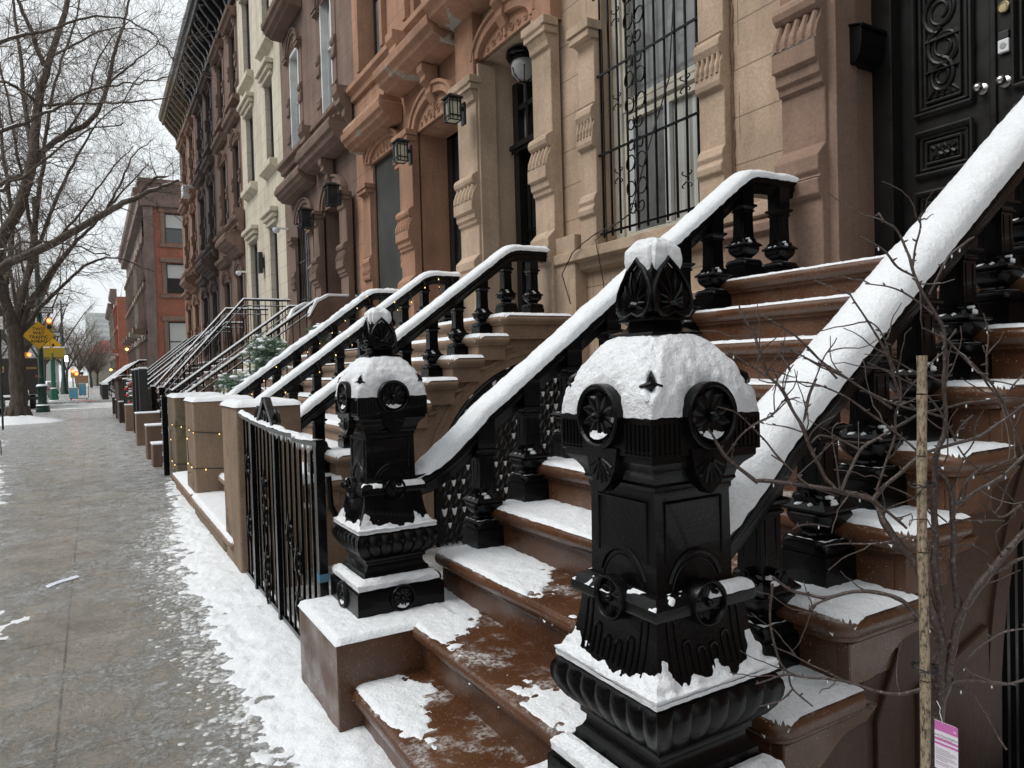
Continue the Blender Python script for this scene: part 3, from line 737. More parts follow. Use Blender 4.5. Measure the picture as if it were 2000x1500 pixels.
        for k in range(6):
            for j in range(n): a = i0 + k * n + j; c = i0 + k * n + (j + 1) % n; b.f.append((a, c, c + n, a + n))
        for a in (-20, 5, 30, 55, 78, 102, 125, 150, 175, 200):
            L = .038 + .05 * max(0, math.sin(R(a))) ** 3; ca, sa = math.cos(R(a)), math.sin(R(a))
            b.tube([W(.008 * ca, 1.287 + .008 * sa, .0), W(L * .6 * ca, 1.287 + L * .6 * sa, .006), W(L * ca * .9, 1.287 + L * sa, .0)], [.003, .0052, .002], 5)
        b.tube([W(-.012, 1.285, .001), W(0, 1.289, .006), (W(.012, 1.285, .001))], .007, 6)
    MB().add(b, M).build('finial', 'black_iron', t, smooth=40)
def shell(prof, th, cx, cy, z0, m=26, seed=0., cut=None, amp=.006, rnd=1.3, na=.22):
    """snow lying on a square-section surface: prof [(half,z)] offset outward/up by th*mask"""
    b = MB(); n = 4 * m
    sides = ((0, -1), (1, 0), (0, 1), (-1, 0)); K = []
    L = len(prof)
    for k, (h, z) in enumerate(prof):
        for si, (nx, ny) in enumerate(sides):
            tx, ty = -ny, nx
            for j in range(m):
                t = -1 + 2 * j / m; x, y = nx * h + tx * t * h, ny * h + ty * t * h
                f = k / (L - 1); e = min(1, 4 * min(f, 1 - f) + .15)
                ms = cut(si, t, f, x, y, z) if cut else 1
                ms += na * fb(x * 24 + seed, y * 24, z * 24, 3)
                K.append(ms > -.45)
                mm = max(-1, min(1, ms * 2.5)); d = (th * mm * e if mm > 0 else mm * .022) + amp * fb(x * 40, y * 40 + seed, z * 40, 2) * max(0, min(1, ms * 4))
                r = math.hypot(x, y); hh = max(abs(x), abs(y)); q = 1.
                rq = rnd + (1.42 - rnd) * max(0, 1 - f * 1.3)
                if r > rq * hh: q = rq * hh / r
                s = (hh + d * .6) / max(hh, 1e-4) * q
                b.v.append((cx + x * s, cy + y * s, z0 + z + d * .7))
    for k in range(L - 1):
        for j in range(n):
            a = k * n + j; c = k * n + (j + 1) % n
            if K[a] and K[c] and K[a + n] and K[c + n]: b.f.append((a, c, c + n, a + n))
    return b
def dens(P, k=5):
    o = []
    for a, b in zip(P[:-1], P[1:]): o += [(a[0] + (b[0] - a[0]) * i / k, a[1] + (b[1] - a[1]) * i / k) for i in range(k)]
    return o + [P[-1]]
def newel_snow(t, cx, cy, z0, m=30, seed=0):
    dome = [(.171, 1.002), (.166, 1.03), (.155, 1.07), (.136, 1.113), (.110, 1.152), (.080, 1.183), (.05, 1.20)]
    def cut(si, t_, f, x, y, z):
        a = 1.
        d = math.hypot(t_ * .17 * (1 - f * .3), z - 1.003)       # keep the rosettes clear
        a = min(a, (d - .070) * 14)
        ct = abs(abs(t_) - 1)                                    # bare slit at the corners of the cap
        a = min(a, (ct * .16 + abs(z - 1.075) * .9 - .016) * 16)
        return a + .1
    shell(dens(dome, 6), .014, cx, cy, z0, m, seed, cut, .005, 1.2).build('snow_cap', 'snow_icy', t, smooth=70)
    def cut2(si, t_, f, x, y, z): return .50 - f * .95 + .5 * max(0, abs(t_) - .35) - (.25 if si in (1, 2) else 0) * f + .25 * nv(t_ * 4, si * 3.3, seed) - (.6 if .10 < f < .16 else 0)
    shell(dens([(.193, .372), (.188, .383), (.178, .39), (.168, .41), (.160, .435), (.152, .47)], 6), .016, cx, cy, z0, m, seed + 3, cut2, .006, 1.4).build('snow_band', 'snow_icy', t, smooth=70)
    def cut3(si, t_, f, x, y, z): return .25 - abs(t_) * .2 + (.15 if si in (0, 3) else -.2)
    shell(dens([(.207, .118), (.205, .136), (.196, .148), (.180, .157), (.168, .163)], 5), .014, cx, cy, z0, m, seed + 5, cut3, .006, 1.4).build('snow_band', 'snow_icy', t, smooth=70)
    shell(dens([(.162, .573), (.156, .582), (.148, .592), (.136, .598)], 3), .008, cx, cy, z0, m, seed + 7, lambda si, t_, f, x, y, z: -.08 + (.25 if si in (0,) and t_ > 0 else 0), .004, 1.4).build('snow_band', 'snow_icy', t, smooth=70)
    def cut4(si, t_, f, x, y, z): return f * 3.0 - 1.0 - .25 * (1 - abs(math.sin(t_ * 3.14)))
    shell(dens([(.068, 1.32), (.064, 1.35), (.058, 1.375), (.048, 1.40), (.034, 1.418), (.018, 1.429), (.001, 1.433)], 5), .010, cx, cy, z0, m + 10, seed + 9, cut4, .0035, 1.12, .07).build('snow_tip', 'snow_icy', t, smooth=70)
    # drifts caught in the rosettes
    b = MB()
    for s in (0, 3):
        nx, ny = ((0, -1), (1, 0), (0, 1), (-1, 0))[s]; tx, ty = -ny, nx
        for (zc, rr, h) in ((1.003, .056, .176), (.062, .047, .213)):
            def fn(u, v):
                q = rr * .98; zz = -q + v * q * .55; wd = math.sqrt(max(0, q * q - zz * zz)); uu = u * wd
                d = .004 + .012 * (1 - v) + .004 * nv(uu * 90, v * 4, zc)
                return (cx + nx * (h + d) + tx * uu, cy + ny * (h + d) + ty * uu, z0 + zc + zz)
            b.grid(fn, lin(-.96, .96, 16), lin(.02, 1, 7), lambda u, v: v < .75 + .5 * nv(u * 4, zc * 9, s))
    b.build('rosette_snow', 'snow_icy', t, smooth=60)
n1 = thing('newel_post', 'ornate black iron newel post nearest the camera, capped with snow and a heart-leaf finial', 'newel post', (1.215, 1.349, .425))
newel_parts(n1, 1.215, 1.349, .425); newel_snow(n1, 1.215, 1.349, .425, 60, 0)
n2 = thing('newel_post', 'smaller looking ornate black newel post on the snowy pier beside the black gate', 'newel post', (1.215, 3.337, .425))
newel_parts(n2, 1.215, 3.337, .425); newel_snow(n2, 1.215, 3.337, .425, 30, 11)
# ================================================================ facade kit (street runs along y, facade faces -x)
def wall_sheet(X, y0, y1, z0, z1, ops, depth=.2):
    """wall plane with rectangular openings, each with its reveals"""
    b = MB(); ys = sorted({y0, y1, *[v for o in ops for v in o[:2]]}); zs = sorted({z0, z1, *[v for o in ops for v in o[2:4]]})
    for a, c in zip(ys[:-1], ys[1:]):
        for d, e in zip(zs[:-1], zs[1:]):
            my, mz = (a + c) / 2, (d + e) / 2
            if any(o[0] < my < o[1] and o[2] < mz < o[3] for o in ops): continue
            b.face([(X, a, d), (X, a, e), (X, c, e), (X, c, d)])
    b.rv = MB()
    for o in ops:
        a, c, d, e = o[:4]; D = X + (o[4] if len(o) > 4 else depth); q = b.rv
        q.face([(X, a, d), (D, a, d), (D, a, e), (X, a, e)]); q.face([(X, c, d), (X, c, e), (D, c, e), (D, c, d)])
        q.face([(X, a, e), (D, a, e), (D, c, e), (X, c, e)]); q.face([(X, a, d), (X, c, d), (D, c, d), (D, a, d)])
    b.face([(X, y0, z0), (X + 6, y0, z0), (X + 6, y0, z1), (X, y0, z1)]); b.face([(X, y1, z0), (X, y1, z1), (X + 6, y1, z1), (X + 6, y1, z0)])
    b.face([(X, y0, z1), (X + 6, y0, z1), (X + 6, y1, z1), (X, y1, z1)])
    return b
def add_window(t, X, y0, y1, z0, z1, frame='dark_frame', glass='window_glass', fw=.06, sash=True, mull=False, blind=None):
    f = MB(); f.box(X, X + .07, y0, y0 + fw, z0, z1).box(X, X + .07, y1 - fw, y1, z0, z1).box(X + .002, X + .068, y0 + fw, y1 - fw, z0, z0 + fw).box(X + .002, X + .068, y0 + fw, y1 - fw, z1 - fw, z1)
    zm = z0 + (z1 - z0) * .52
    if sash: f.box(X + .006, X + .06, y0 + fw, y1 - fw, zm - .025, zm + .025)
    if mull: f.box(X + .004, X + .064, (y0 + y1) / 2 - .025, (y0 + y1) / 2 + .025, z0 + fw, z1 - fw)
    o = f.build('window', frame, t)
    MB().box(X + .035, X + .045, y0 + fw * .5, y1 - fw * .5, z0 + fw * .5, z1 - fw * .5).build('pane', glass, o)
    if blind: MB().box(X + .028, X + .034, y0 + fw, y1 - fw, zm, z1 - fw).build('blind', blind, o)
    return o
def pilaster_prof(X, zb, zt, big=1.):
    """silhouette (x,z) of the fluted-console pilaster, protruding towards the street; zb bottom, zt top of capital"""
    k = big; P = [(X, zb)]
    h = [(0, .045), (.58, .045), (.60, .085), (.70, .095), (.73, .06), (.76, .088), (.86, .088), (.92, .03), (.95, .0), (1.34, 0), (1.345, .03), (1.40, .035), (1.405, .06), (1.49, .065), (1.495, .10), (1.63, .10), (1.635, .088), (1.68, .086), (1.74, .066), (1.79, .036), (1.83, .026), (1.835, .05), (1.86, .078), (1.90, .09), (1.94, .08), (1.965, .055), (1.97, .035), (1.985, .03), (1.99, .0)]
    P += [(X - p * k, zb + dz) for dz, p in h]
    P += [(X, zt - .30), (X - .03, zt - .29), (X - .04, zt - .23), (X - .07, zt - .17), (X - .075, zt - .13), (X - .11, zt - .09), (X - .115, zt), (X + .12, zt), (X + .12, zb)]
    return P
def pil_small(X, zb, zt):
    P = [(X, zb)]
    h = [(0, .02), (.30, .02), (.33, .05), (.38, .055), (.42, .03), (.46, .045), (.52, .02), (.54, 0), (.98, 0), (1.0, .04), (1.04, .05), (1.18, .04), (1.24, .015), (1.26, .04), (1.31, .06), (1.37, .05), (1.40, .02), (1.42, .035), (1.43, 0)]
    P += [(X - p, zb + dz) for dz, p in h]
    P += [(X, zt - .2), (X - .03, zt - .19), (X - .05, zt - .12), (X - .09, zt - .06), (X - .09, zt), (X + .12, zt), (X + .12, zb)]
    return P
def add_pilaster(t, X, y0, y1, zb, zt, mat, small=False, grooves=True):
    o = MB().prism(pil_small(X, zb, zt) if small else pilaster_prof(X, zb, zt), 'y', y0, y1)
    # capital returns wider than the shaft
    for dz0, dz1, p in ((.0, .085, .05), (.09, .16, .03)): o.box(X - .06 - p, X + .08, y0 - p, y1 + p, zt - dz1 - .001, zt - dz0 + .002)
    ob = o.build('pilaster', mat, t, bevel=.006, seg=1)
    if grooves:                                           # fluted tongue of the console
        g = MB(); zc = zb + (1.17 if small else 1.71); n = 5; w = y1 - y0
        for k in range(n):
            yy = y0 + w * (k + .5) / n
            pts = [(X - (.045 if small else .088), yy, zc - .07), (X - (.05 if small else .086), yy, zc - .02), (X - (.03 if small else .060), yy, zc + .05), (X - (.025 if small else .035), yy, zc + .11)]
            g.tube(pts, w * .30 / n, 6)
        g.build('console_flutes', mat, ob)
        if not small:
            MB().grid(lambda x, y: (x, y, zb + 1.632 + .006 * abs(nv(x * 50, y * 30, 0))), lin(X - .104, X - .080, 3), lin(y0, y1, 10)).build('snow_line', 'snow', ob)
            MB().grid(lambda x, y: (x, y, zb + .705 + .006), lin(X - .094, X - .07, 3), lin(y0, y1, 4)).build('snow_line', 'snow', ob)
    return ob
def arch_hood(t, X, y0, y1, z0, rise, mat, w=.14, depth=.07, tymp=True, carve='stone'):
    """segmental arch ring + carved tympanum above an opening"""
    cy = (y0 + y1) / 2; hw = (y1 - y0) / 2
    outer = [(cy + (hw + w) * math.cos(R(a)), z0 + (rise + w) * math.sin(R(a))) for a in lin(0, 180, 19)]
    inner = [(cy + hw * math.cos(R(a)), z0 + rise * math.sin(R(a))) for a in lin(180, 0, 19)]
    b = MB().prism(outer + inner, 'x', X - depth, X + .02)
    out2 = [(cy + (hw + w) * math.cos(R(a)), z0 + (rise + w) * math.sin(R(a))) for a in lin(0, 180, 19)] + [(cy + (hw + w * .7) * math.cos(R(a)), z0 + (rise + w * .7) * math.sin(R(a))) for a in lin(180, 0, 19)]
    b.prism(out2, 'x', X - depth - .03, X - depth + .002)
    o = b.build('arch_surround', mat, t, bevel=.004, seg=1)
    if tymp:
        c = MB().prism([(cy + hw * math.cos(R(a)), z0 + rise * math.sin(R(a))) for a in lin(0, 180, 17)], 'x', X - .012, X + .02)
        rnd = random.Random(int(cy * 10))
        for s in (-1, 1):                                 # scrollwork
            for q in range(3):
                c0 = hw * (.22 + .26 * q) * s; rr = rise * (.26 - .055 * q)
                c.tube([(X - .018, cy + c0 + rr * (1 - a / 560) * math.cos(R(a) * s), z0 + rise * (.34 - .06 * q) + rr * (1 - a / 560) * math.sin(R(a))) for a in lin(0, 470, 16)], .011, 5)
        c.tube([(X - .018, cy, z0 + .04), (X - .03, cy, z0 + rise * .8)], [.03, .012], 6)
        c.build('carved_panel', mat, o, smooth=40)
    return o
def add_hood(t, X, y0, y1, z, proj, mat, thick=.30, roof=.28, snow=True, gap=0, patch=None):
    """projecting door/window hood: moulded cornice on top of consoles with a small scalloped roof"""
    P = [(X, z), (X - proj * .55, z + .02), (X - proj * .62, z + .06), (X - proj * .8, z + .10), (X - proj * .86, z + thick * .55), (X - proj * .97, z + thick * .62), (X - proj, z + thick * .9), (X - proj, z + thick), (X, z + thick)]
    o = MB().prism(P, 'y', y0, y1).build('hood', mat, t, bevel=.008, seg=1)
    if roof:
        n = 4; b = MB()
        for k in range(n):
            a = k / n; x0 = X - proj * (1 - a) + .02; 
            b.prism([(x0, z + thick + roof * a), (x0 + .02, z + thick + roof * (a + .30)), (X, z + thick + roof * (a + .30)), (X, z + thick + roof * a)], 'y', y0 + .05 + .06 * k, y1 - .05 - .06 * k)
        b.build('scalloped_roof', mat, o)
    if snow:
        MB().grid(lambda x, y: (x, y, z + thick + .012 + .02 * abs(nv(x * 9, y * 5, 1)) - (.012 if x < X - proj + .02 else 0)), lin(X - proj + .004, X - proj * .84, 4), lin(y0 + .01, y1 - .01, 40)).build('snow_cover', 'snow_far', o)
        if roof:
            MB().grid(lambda x, y: (x, y, z + thick + roof * (1 - (X - x) / proj) + .04), lin(X - proj * .8, X - proj * .3, 4), lin(y0 + .2, y0 + .2 + (y1 - y0) * .3, 12), lambda x, y: nv(x * 6, y * 3, z) > -.1).build('snow_cover', 'snow_far', o)
    return o
def console(t, X, y, z, mat, w=.2, h=.5, p=.3, name='hood_bracket'):
    P = [(X, z), (X - p, z), (X - p, z - h * .18), (X - p * .8, z - h * .30), (X - p * .85, z - h * .42), (X - p * .5, z - h * .52), (X - p * .55, z - h * .7), (X - p * .25, z - h * .92), (X, z - h)]
    return MB().prism(P, 'y', y - w / 2, y + w / 2).build(name, mat, t, bevel=.01, seg=2)
def course(t, X, y0, y1, z, mat, p=.14, h=.24, name='string_course'):
    return MB().prism([(X, z), (X - p * .4, z + .01), (X - p * .5, z + h * .4), (X - p, z + h * .65), (X - p, z + h), (X, z + h)], 'y', y0, y1).build(name, mat, t, bevel=.006, seg=1)
def sill(t, X, y0, y1, z, mat, p=.16, h=.14, name='sill', sn=True):
    o = MB().prism([(X, z - h * 1.4), (X - p * .5, z - h), (X - p, z - h * .8), (X - p, z), (X, z + .02)], 'y', y0, y1).build(name, mat, t, bevel=.008, seg=1)
    return o
XF = 4.45
def house(name, label, y0, y1, mat, wallmat, ops, top=16., group='row houses along the block', X=XF):
    t = thing(name, label, 'house', (X, (y0 + y1) / 2, 0), group)
    ws = wall_sheet(X, y0, y1, -1, top, ops); o = ws.build('wall', wallmat, t)
    if ops: ws.rv.build('reveals', mat, o)
    return t
# ---------------------------------------------------------------- house one: our stoop's dark brown house
DZ = 2.06
h1 = house('brownstone_house', 'red brown rowhouse front with the black carved double doors behind the near stoop', -3.2, 3.955, 'stone_brown', 'stone_brown_wall', [(1.58, 3.0, DZ - .1, 5.0, .42), (-2.0, -.2, 2.9, 5.2)], 14)
MB().face([(4.44, 3.41, -1), (4.44, 3.41, 14), (4.44, 3.955, 14), (4.44, 3.955, -1)]).build('painted_strip', 'stone_beige_wall', h1)
add_window(h1, XF + .2, -2.0, -.2, 2.9, 5.2)
for a, b in ((3.05, 3.40), (1.18, 1.53)):
    add_pilaster(h1, 4.30, a, b, DZ, 5.6, 'stone_brown')
MB().box(4.33, 4.56, 2.985, 3.06, DZ, 5.5).box(4.33, 4.56, 1.52, 1.595, DZ, 5.5).build('inner_jamb', 'stone_brown', h1, bevel=.006)
MB().prism([(4.45, DZ), (4.30, DZ), (4.30, DZ + .40), (4.26, DZ + .44), (4.26, DZ + .50), (4.33, DZ + .56), (4.45, DZ + .56)], 'y', 3.40, 3.95).build('plinth_course', 'stone_brown', h1, bevel=.005)
# carved double doors
XD = 4.87
dr = MB().box(XD - .12, XD + .1, 2.86, 3.0, DZ, 5.0).box(XD - .12, XD + .1, 1.58, 1.70, DZ, 5.0).box(XD - .11, XD + .1, 1.70, 2.86, 4.55, 4.7).build('door_frame', 'black_wood', h1, bevel=.004)
def carved_door(t, X, y0, y1, z0, z1, mat='black_wood'):
    d = MB().box(X, X + .06, y0, y1, z0, z1).build('door', mat, t)
    def panel(za, zb, nest=3, inset=.0, carve=None):
        b = MB(); a, c = y0 + .10 + inset, y1 - .10 - inset
        for k in range(nest):
            e = k * .035; p = .028 - k * .007 if k % 2 == 0 else .006
            pts = [(X - p, a + e, za + e), (X - p, c - e, za + e), (X - p, c - e, zb - e), (X - p, a + e, zb - e), (X - p, a + e, za + e)]
            for q0, q1 in zip(pts[:-1], pts[1:]): b.tube([q0, q1], .014 - .002 * k, 6)
        if carve == 'rosettes':
            b.box(X - .012, X + .01, a + .09, c - .09, za + .09, zb - .09)
            for cc in (a + .14, (a + c) / 2, c - .14):
                for q in range(4): b.tube([(X - .016, cc + .018 * math.cos(R(90 * q + 45)), (za + zb) / 2 + .018 * math.sin(R(90 * q + 45))), (X - .018, cc + .05 * math.cos(R(90 * q + 45)), (za + zb) / 2 + .045 * math.sin(R(90 * q + 45)))], [.012, .016], 6)
                b.tube([(X - .01, cc, (za + zb) / 2), (X - .028, cc, (za + zb) / 2)], .012, 8)
        if carve == 'scroll':
            zc = (za + zb) / 2; cy = (a + c) / 2; L = (zb - za) / 2 - .14
            for s in (1, -1):
                for q in range(2):
                    c0 = zc + s * L * (.30 + .48 * q); sg = 1 if q == 0 else -1
                    b.tube([(X - .012, cy + sg * s * .012 + (.105 - .03 * q) * (1 - a_ / 900) * math.cos(R(a_)) * sg, c0 + (.125 - .02 * q) * (1 - a_ / 900) * math.sin(R(a_)) * s) for a_ in lin(-80, 620, 34)], [.016 - .009 * i / 33 for i in range(34)], 6)
                for q in range(5):
                    b.tube([(X - .01, cy + (q - 2) * .03, zc + s * (L + .0)), (X - .014, cy + (q - 2) * .05, zc + s * (L + .07 - abs(q - 2) * .015))], [.012, .005], 5)
            b.box(X - .006, X + .01, a + .08, c - .08, za + .10, zb - .10)
        if carve == 'leaf':
            zc = (za + zb) / 2; cy = (a + c) / 2
            for q in lin(-70, 70, 9): b.tube([(X - .01, cy, za + .14), (X - .03, cy + .06 * math.sin(R(q)), za + .14 + .1 * math.cos(R(q))), (X - .012, cy + .14 * math.sin(R(q)), za + .14 + .17 * math.cos(R(q)))], [.014, .02, .006], 6)
        b.build('door_panel', mat, d, smooth=40)
    panel(z0 + .15, z0 + .58, 3, carve='leaf'); panel(z0 + .70, z0 + .98, 3, carve='rosettes'); panel(z0 + 1.10, z0 + 2.15, 3, carve='scroll')
    b = MB(); a, c = y0 + .17, y1 - .17
    b.prism([(X - .03, z0 + 1.36), (X - .006, z0 + 1.385), (X, z0 + 1.36)], 'y', a, c).prism([(X - .03, z0 + 1.56), (X - .006, z0 + 1.60), (X, z0 + 1.56)], 'y', a, c); b.build('door_moulding', mat, d)
    return d
dl = carved_door(h1, XD, 2.30, 2.86, DZ, 4.52); d2 = carved_door(h1, XD, 1.70, 2.26, DZ, 4.52)
MB().box(XD - .02, XD + .05, 2.262, 2.298, DZ, 4.52).build('meeting_stile', 'black_wood', h1, bevel=.006)
MB().box(XD - .1, XD + .08, 1.6, 2.98, DZ - .02, DZ + .05).build('threshold', 'step_stone', h1)
def knob(t, X, y, z, mat='steel'):
    b = MB(); M = Matrix.Translation((X, y, z)) @ Matrix.Rotation(R(-90), 4, 'Y')
    q = MB().lathe([(.034, 0), (.034, .008), (.026, .012), (.012, .014), (.012, .035), (.022, .042), (.028, .055), (.029, .066), (.024, .08), (.012, .088), (.001, .09)], 0, 0, 24)
    b.add(q, M).build('door_knob', mat, t, smooth=50)
knob(dl, XD, 2.345, 2.06 + 1.15, 'steel'); knob(d2, XD, 2.215, 2.06 + 1.15)
b = MB(); b.add(MB().lathe([(.034, 0), (.034, .022), (.028, .026), (.026, .02), (.02, .02), (.018, .024), (.001, .024)], 0, 0, 24), Matrix.Translation((XD, 2.215, 2.06 + 1.60)) @ Matrix.Rotation(R(-90), 4, 'Y')); b.build('deadbolt', 'brass', d2, smooth=40)
t = thing('doorbell', 'small white and black doorbell with a round button on the black double doors', 'doorbell', (XD, 2.215, 3.42))
MB().box(XD - .028, XD, 2.185, 2.247, 3.385, 3.465).build('faceplate', 'white_plastic', t, bevel=.006)
MB().box(XD - .027, XD, 2.186, 2.246, 3.466, 3.515).build('lens_cover', 'sign_black', t, bevel=.005)
b = MB(); b.add(MB().lathe([(.019, 0), (.019, .002), (.014, .003), (.001, .002)], 0, 0, 20), Matrix.Translation((XD - .028, 2.216, 3.425)) @ Matrix.Rotation(R(-90), 4, 'Y')); b.build('button', 'grey_plastic', t, smooth=40)
# mailbox hung on the jamb
t = thing('mailbox', 'black metal wall mailbox hung on the brown door jamb', 'mailbox', (4.65, 2.9, 3.6))
MB().prism([(3.0, 3.53), (3.0, 3.79), (2.90, 3.765), (2.90, 3.66), (2.915, 3.58), (2.95, 3.535)], 'x', 4.48, 4.86).build('body', 'mailbox_black', t, bevel=.004)
MB().prism([(3.0, 3.792), (3.0, 3.80), (2.885, 3.773), (2.885, 3.75), (2.89, 3.75), (2.895, 3.765)], 'x', 4.465, 4.875).build('lid', 'mailbox_black', t, bevel=.002)
# ---------------------------------------------------------------- house two: beige, window with grille, arched door
h2 = house('brownstone_house', 'beige painted rowhouse with the barred window and single black grille door', 3.957, 8.55, 'stone_beige', 'stone_beige_wall', [(4.24, 5.62, 2.74, 5.6, .22), (6.66, 8.02, DZ - .1, 5.46, .45), (4.3, 5.5, 7.1, 9.5), (6.9, 8.1, 7.1, 9.5)], 13)
add_window(h2, XF + .2, 4.3, 5.5, 7.1, 9.5); add_window(h2, XF + .2, 6.9, 8.1, 7.1, 9.5)
MB().face([(4.446, 3.96, 4.95), (4.446, 3.96, 13), (4.446, 8.55, 13), (4.446, 8.55, 4.95)]).build('upper_paint', 'stone_orange_clean', h2) if False else None
add_pilaster(h2, 4.35, 3.97, 4.24, 2.72, 5.6, 'stone_beige', small=True)
add_pilaster(h2, 4.35, 5.62, 5.88, 2.72, 4.92, 'stone_beige', small=True)
P = [(4.45, 2.50), (4.36, 2.53), (4.33, 2.60), (4.27, 2.62), (4.27, 2.72), (4.45, 2.74)]
MB().prism(P, 'y', 3.42, 6.34).build('sill', 'stone_beige', h2, bevel=.006)
MB().prism([(4.45, 2.05), (4.39, 2.08), (4.37, 2.13), (4.45, 2.16)], 'y', 3.42, 6.1).build('base_moulding', 'stone_beige', h2)
MB().box(4.30, 4.45, 5.95, 6.3, -.5, 2.9).box(4.40, 4.45, 3.6, 5.9, -.5, 1.1).build('base_panel', 'stone_beige', h2, bevel=.006)
add_pilaster(h2, 4.30, 6.30, 6.66, DZ, 5.24, 'stone_beige')
add_pilaster(h2, 4.30, 8.0, 8.52, DZ, 5.24, 'stone_beige')
MB().box(4.33, 4.58, 6.65, 6.715, DZ, 5.4).box(4.33, 4.58, 7.965, 8.01, DZ, 5.4).build('inner_jamb', 'stone_beige', h2, bevel=.006)
for (a, b, z) in ((6.28, 8.54, 5.24),):
    MB().box(4.30, 4.46, a, a + .36, z, z + .9).box(4.30, 4.46, b - .5, b, z, z + .9).build('pilaster_block', 'stone_orange', h2, bevel=.006)
arch_hood(h2, 4.40, 6.74, 7.96, 5.46, .26, 'stone_orange_clean', w=.16, depth=.08)
add_hood(h2, 4.44, 6.2, 8.62, 6.05, .58, 'stone_patched', thick=.34, roof=.3)
console(h2, 4.40, 7.35, 6.06, 'stone_orange_clean', .16, .5, .22)
# window of house two
fx = XF + .16
b = MB().box(fx - .03, fx + .06, 5.50, 5.62, 2.76, 5.6).box(fx - .03, fx + .06, 4.24, 4.34, 2.76, 5.6)
b.box(fx, fx + .05, 5.44, 5.5, 2.76, 5.6).box(fx, fx + .05, 4.34, 4.4, 2.76, 5.6).box(fx + .001, fx + .055, 4.4, 5.44, 2.76, 2.84).box(fx - .01, fx + .06, 4.34, 5.5, 4.02, 4.08).box(fx + .01, fx + .05, 4.4, 5.44, 4.10, 4.15).box(fx + .008, fx + .048, 4.4, 5.44, 3.93, 3.99)
wn = b.build('window', 'cream_frame', h2, bevel=.004, seg=1)
MB().box(fx - .005, fx + .045, 4.86, 4.93, 2.84, 3.93).box(fx, fx + .04, 5.36, 5.44, 2.84, 3.93).build('sliding_sash', 'white_frame', wn, bevel=.003, seg=1)
MB().box(fx + .05, fx + .055, 4.4, 4.88, 2.8, 3.95).build('pane', 'curtain', wn); MB().box(fx + .0505, fx + .056, 4.93, 5.44, 2.84, 3.93).build('pane', 'mottled_glass', wn)  # second pane: mottled grey base colour stands in for a reflection
MB().box(fx + .048, fx + .0545, 4.40, 5.44, 4.15, 5.6).build('pane', 'mottled_glass', wn)
# window grille
gx = 4.40; G = MB(); ybars = lin(4.30, 5.58, 11)
for yb in ybars: G.box(gx - .008, gx + .008, yb - .008, yb + .008, 2.80, 5.55)
for z in (2.84, 3.61, 4.38, 5.15): G.box(gx - .022, gx - .009, 4.22, 5.66, z - .011, z + .011)
gr = G.build('window_grille', 'black_iron', h2)
def scroll_curve(y, z, s, X, r=.055, up=1):
    return [(X, y + s * r * (1 - a / 640) * (1 - math.cos(R(a))) * 1.0, z + up * r * (1 - a / 900) * math.sin(R(a)) * 1.2 + up * a * .00012) for a in lin(0, 430, 20)]
S = MB(); ym = ybars[6]
for z0_ in (2.95, 3.72, 4.49, 5.2):
    for s in (-1, 1):
        for (dz, r, up) in ((.02, .06, 1), (.20, .085, 1), (.50, .085, -1), (.66, .06, -1)): S.tube(scroll_curve(ym + s * .012, z0_ + dz, s, gx - .016, r, up), .0075, 5)
        for (dz, up) in ((.0, 1), (.68, -1)):
            S.tube([(gx - .014, ym, z0_ + dz), (gx - .018, ym + s * .028, z0_ + dz + up * .06), (gx - .014, ym + s * .02, z0_ + dz + up * .12)], [.004, .008, .003], 5)
for (k, zz) in ((1, 3.1), (1, 3.9), (1, 4.75), (8, 3.35), (8, 4.05), (8, 4.85)):
    for sy in (-1, 1):
        for sz in (-1, 1): S.tube([(gx - .014, ybars[k] + sy * (.008 + .022 * math.sin(R(a) * .5) + .014 * (1 - math.cos(R(a)))), zz + sz * (.02 + .05 * a / 260)) for a in lin(0, 260, 9)], .006, 5)
S.build('scrollwork', 'black_iron', gr, smooth=60)
MB().tube([(4.37, 4.50, 5.5), (4.36, 4.52, 4.6), (4.37, 4.6, 4.0), (4.36, 4.86, 3.5), (4.37, 5.15, 2.95), (4.36, 5.30, 2.90), (4.33, 5.62, 2.85), (4.25, 5.75, 2.76), (4.24, 5.9, 2.70), (4.24, 6.1, 2.5), (4.3, 6.05, 2.2), (4.36, 5.7, 2.0)], .006, 5).build('cable', 'wire_black', h2, smooth=60)
MB().tube([(4.36, 5.15, 2.95), (4.24, 5.52, 2.76), (4.30, 5.5, 2.4), (4.42, 5.5, 1.6)], .005, 5).build('cable', 'wire_black', h2, smooth=60)
rn = random.Random(5); MB().tube([(4.43 + rn.uniform(-.004, .004), 3.955 + rn.uniform(-.008, .008), z) for z in lin(2.7, 6, 60)], [rn.uniform(.004, .013) for _ in range(60)], 6).build('mortar_bead', 'stone_rust', h2)
# door of house two
XD2 = 4.92
b = MB().box(XD2 - .10, XD2 + .05, 6.72, 6.84, DZ, 5.2).box(XD2 - .10, XD2 + .05, 7.84, 7.96, DZ, 5.2).box(XD2 - .12, XD2 + .05, 6.84, 7.84, 4.30, 4.44).box(XD2 - .09, XD2 + .05, 6.84, 7.84, 4.84, 4.90).box(XD2 - .09, XD2 + .05, 7.62, 7.66, 4.44, 5.2).box(XD2 - .17, XD2 + .0, 6.72, 7.96, 4.34, 4.40)
for k in range(30): b.box(XD2 - .15, XD2 - .13, 6.76 + k * .04, 6.78 + k * .04, 4.29, 4.33)
fr2 = b.build('door_frame', 'black_wood', h2, bevel=.004)
MB().box(XD2, XD2 + .02, 6.84, 7.84, 4.44, 5.2).build('transom_pane', 'mottled_glass', fr2)
d = MB().box(XD2, XD2 + .05, 6.84, 7.84, DZ, 4.30).build('door', 'black_wood', h2)
G = MB()
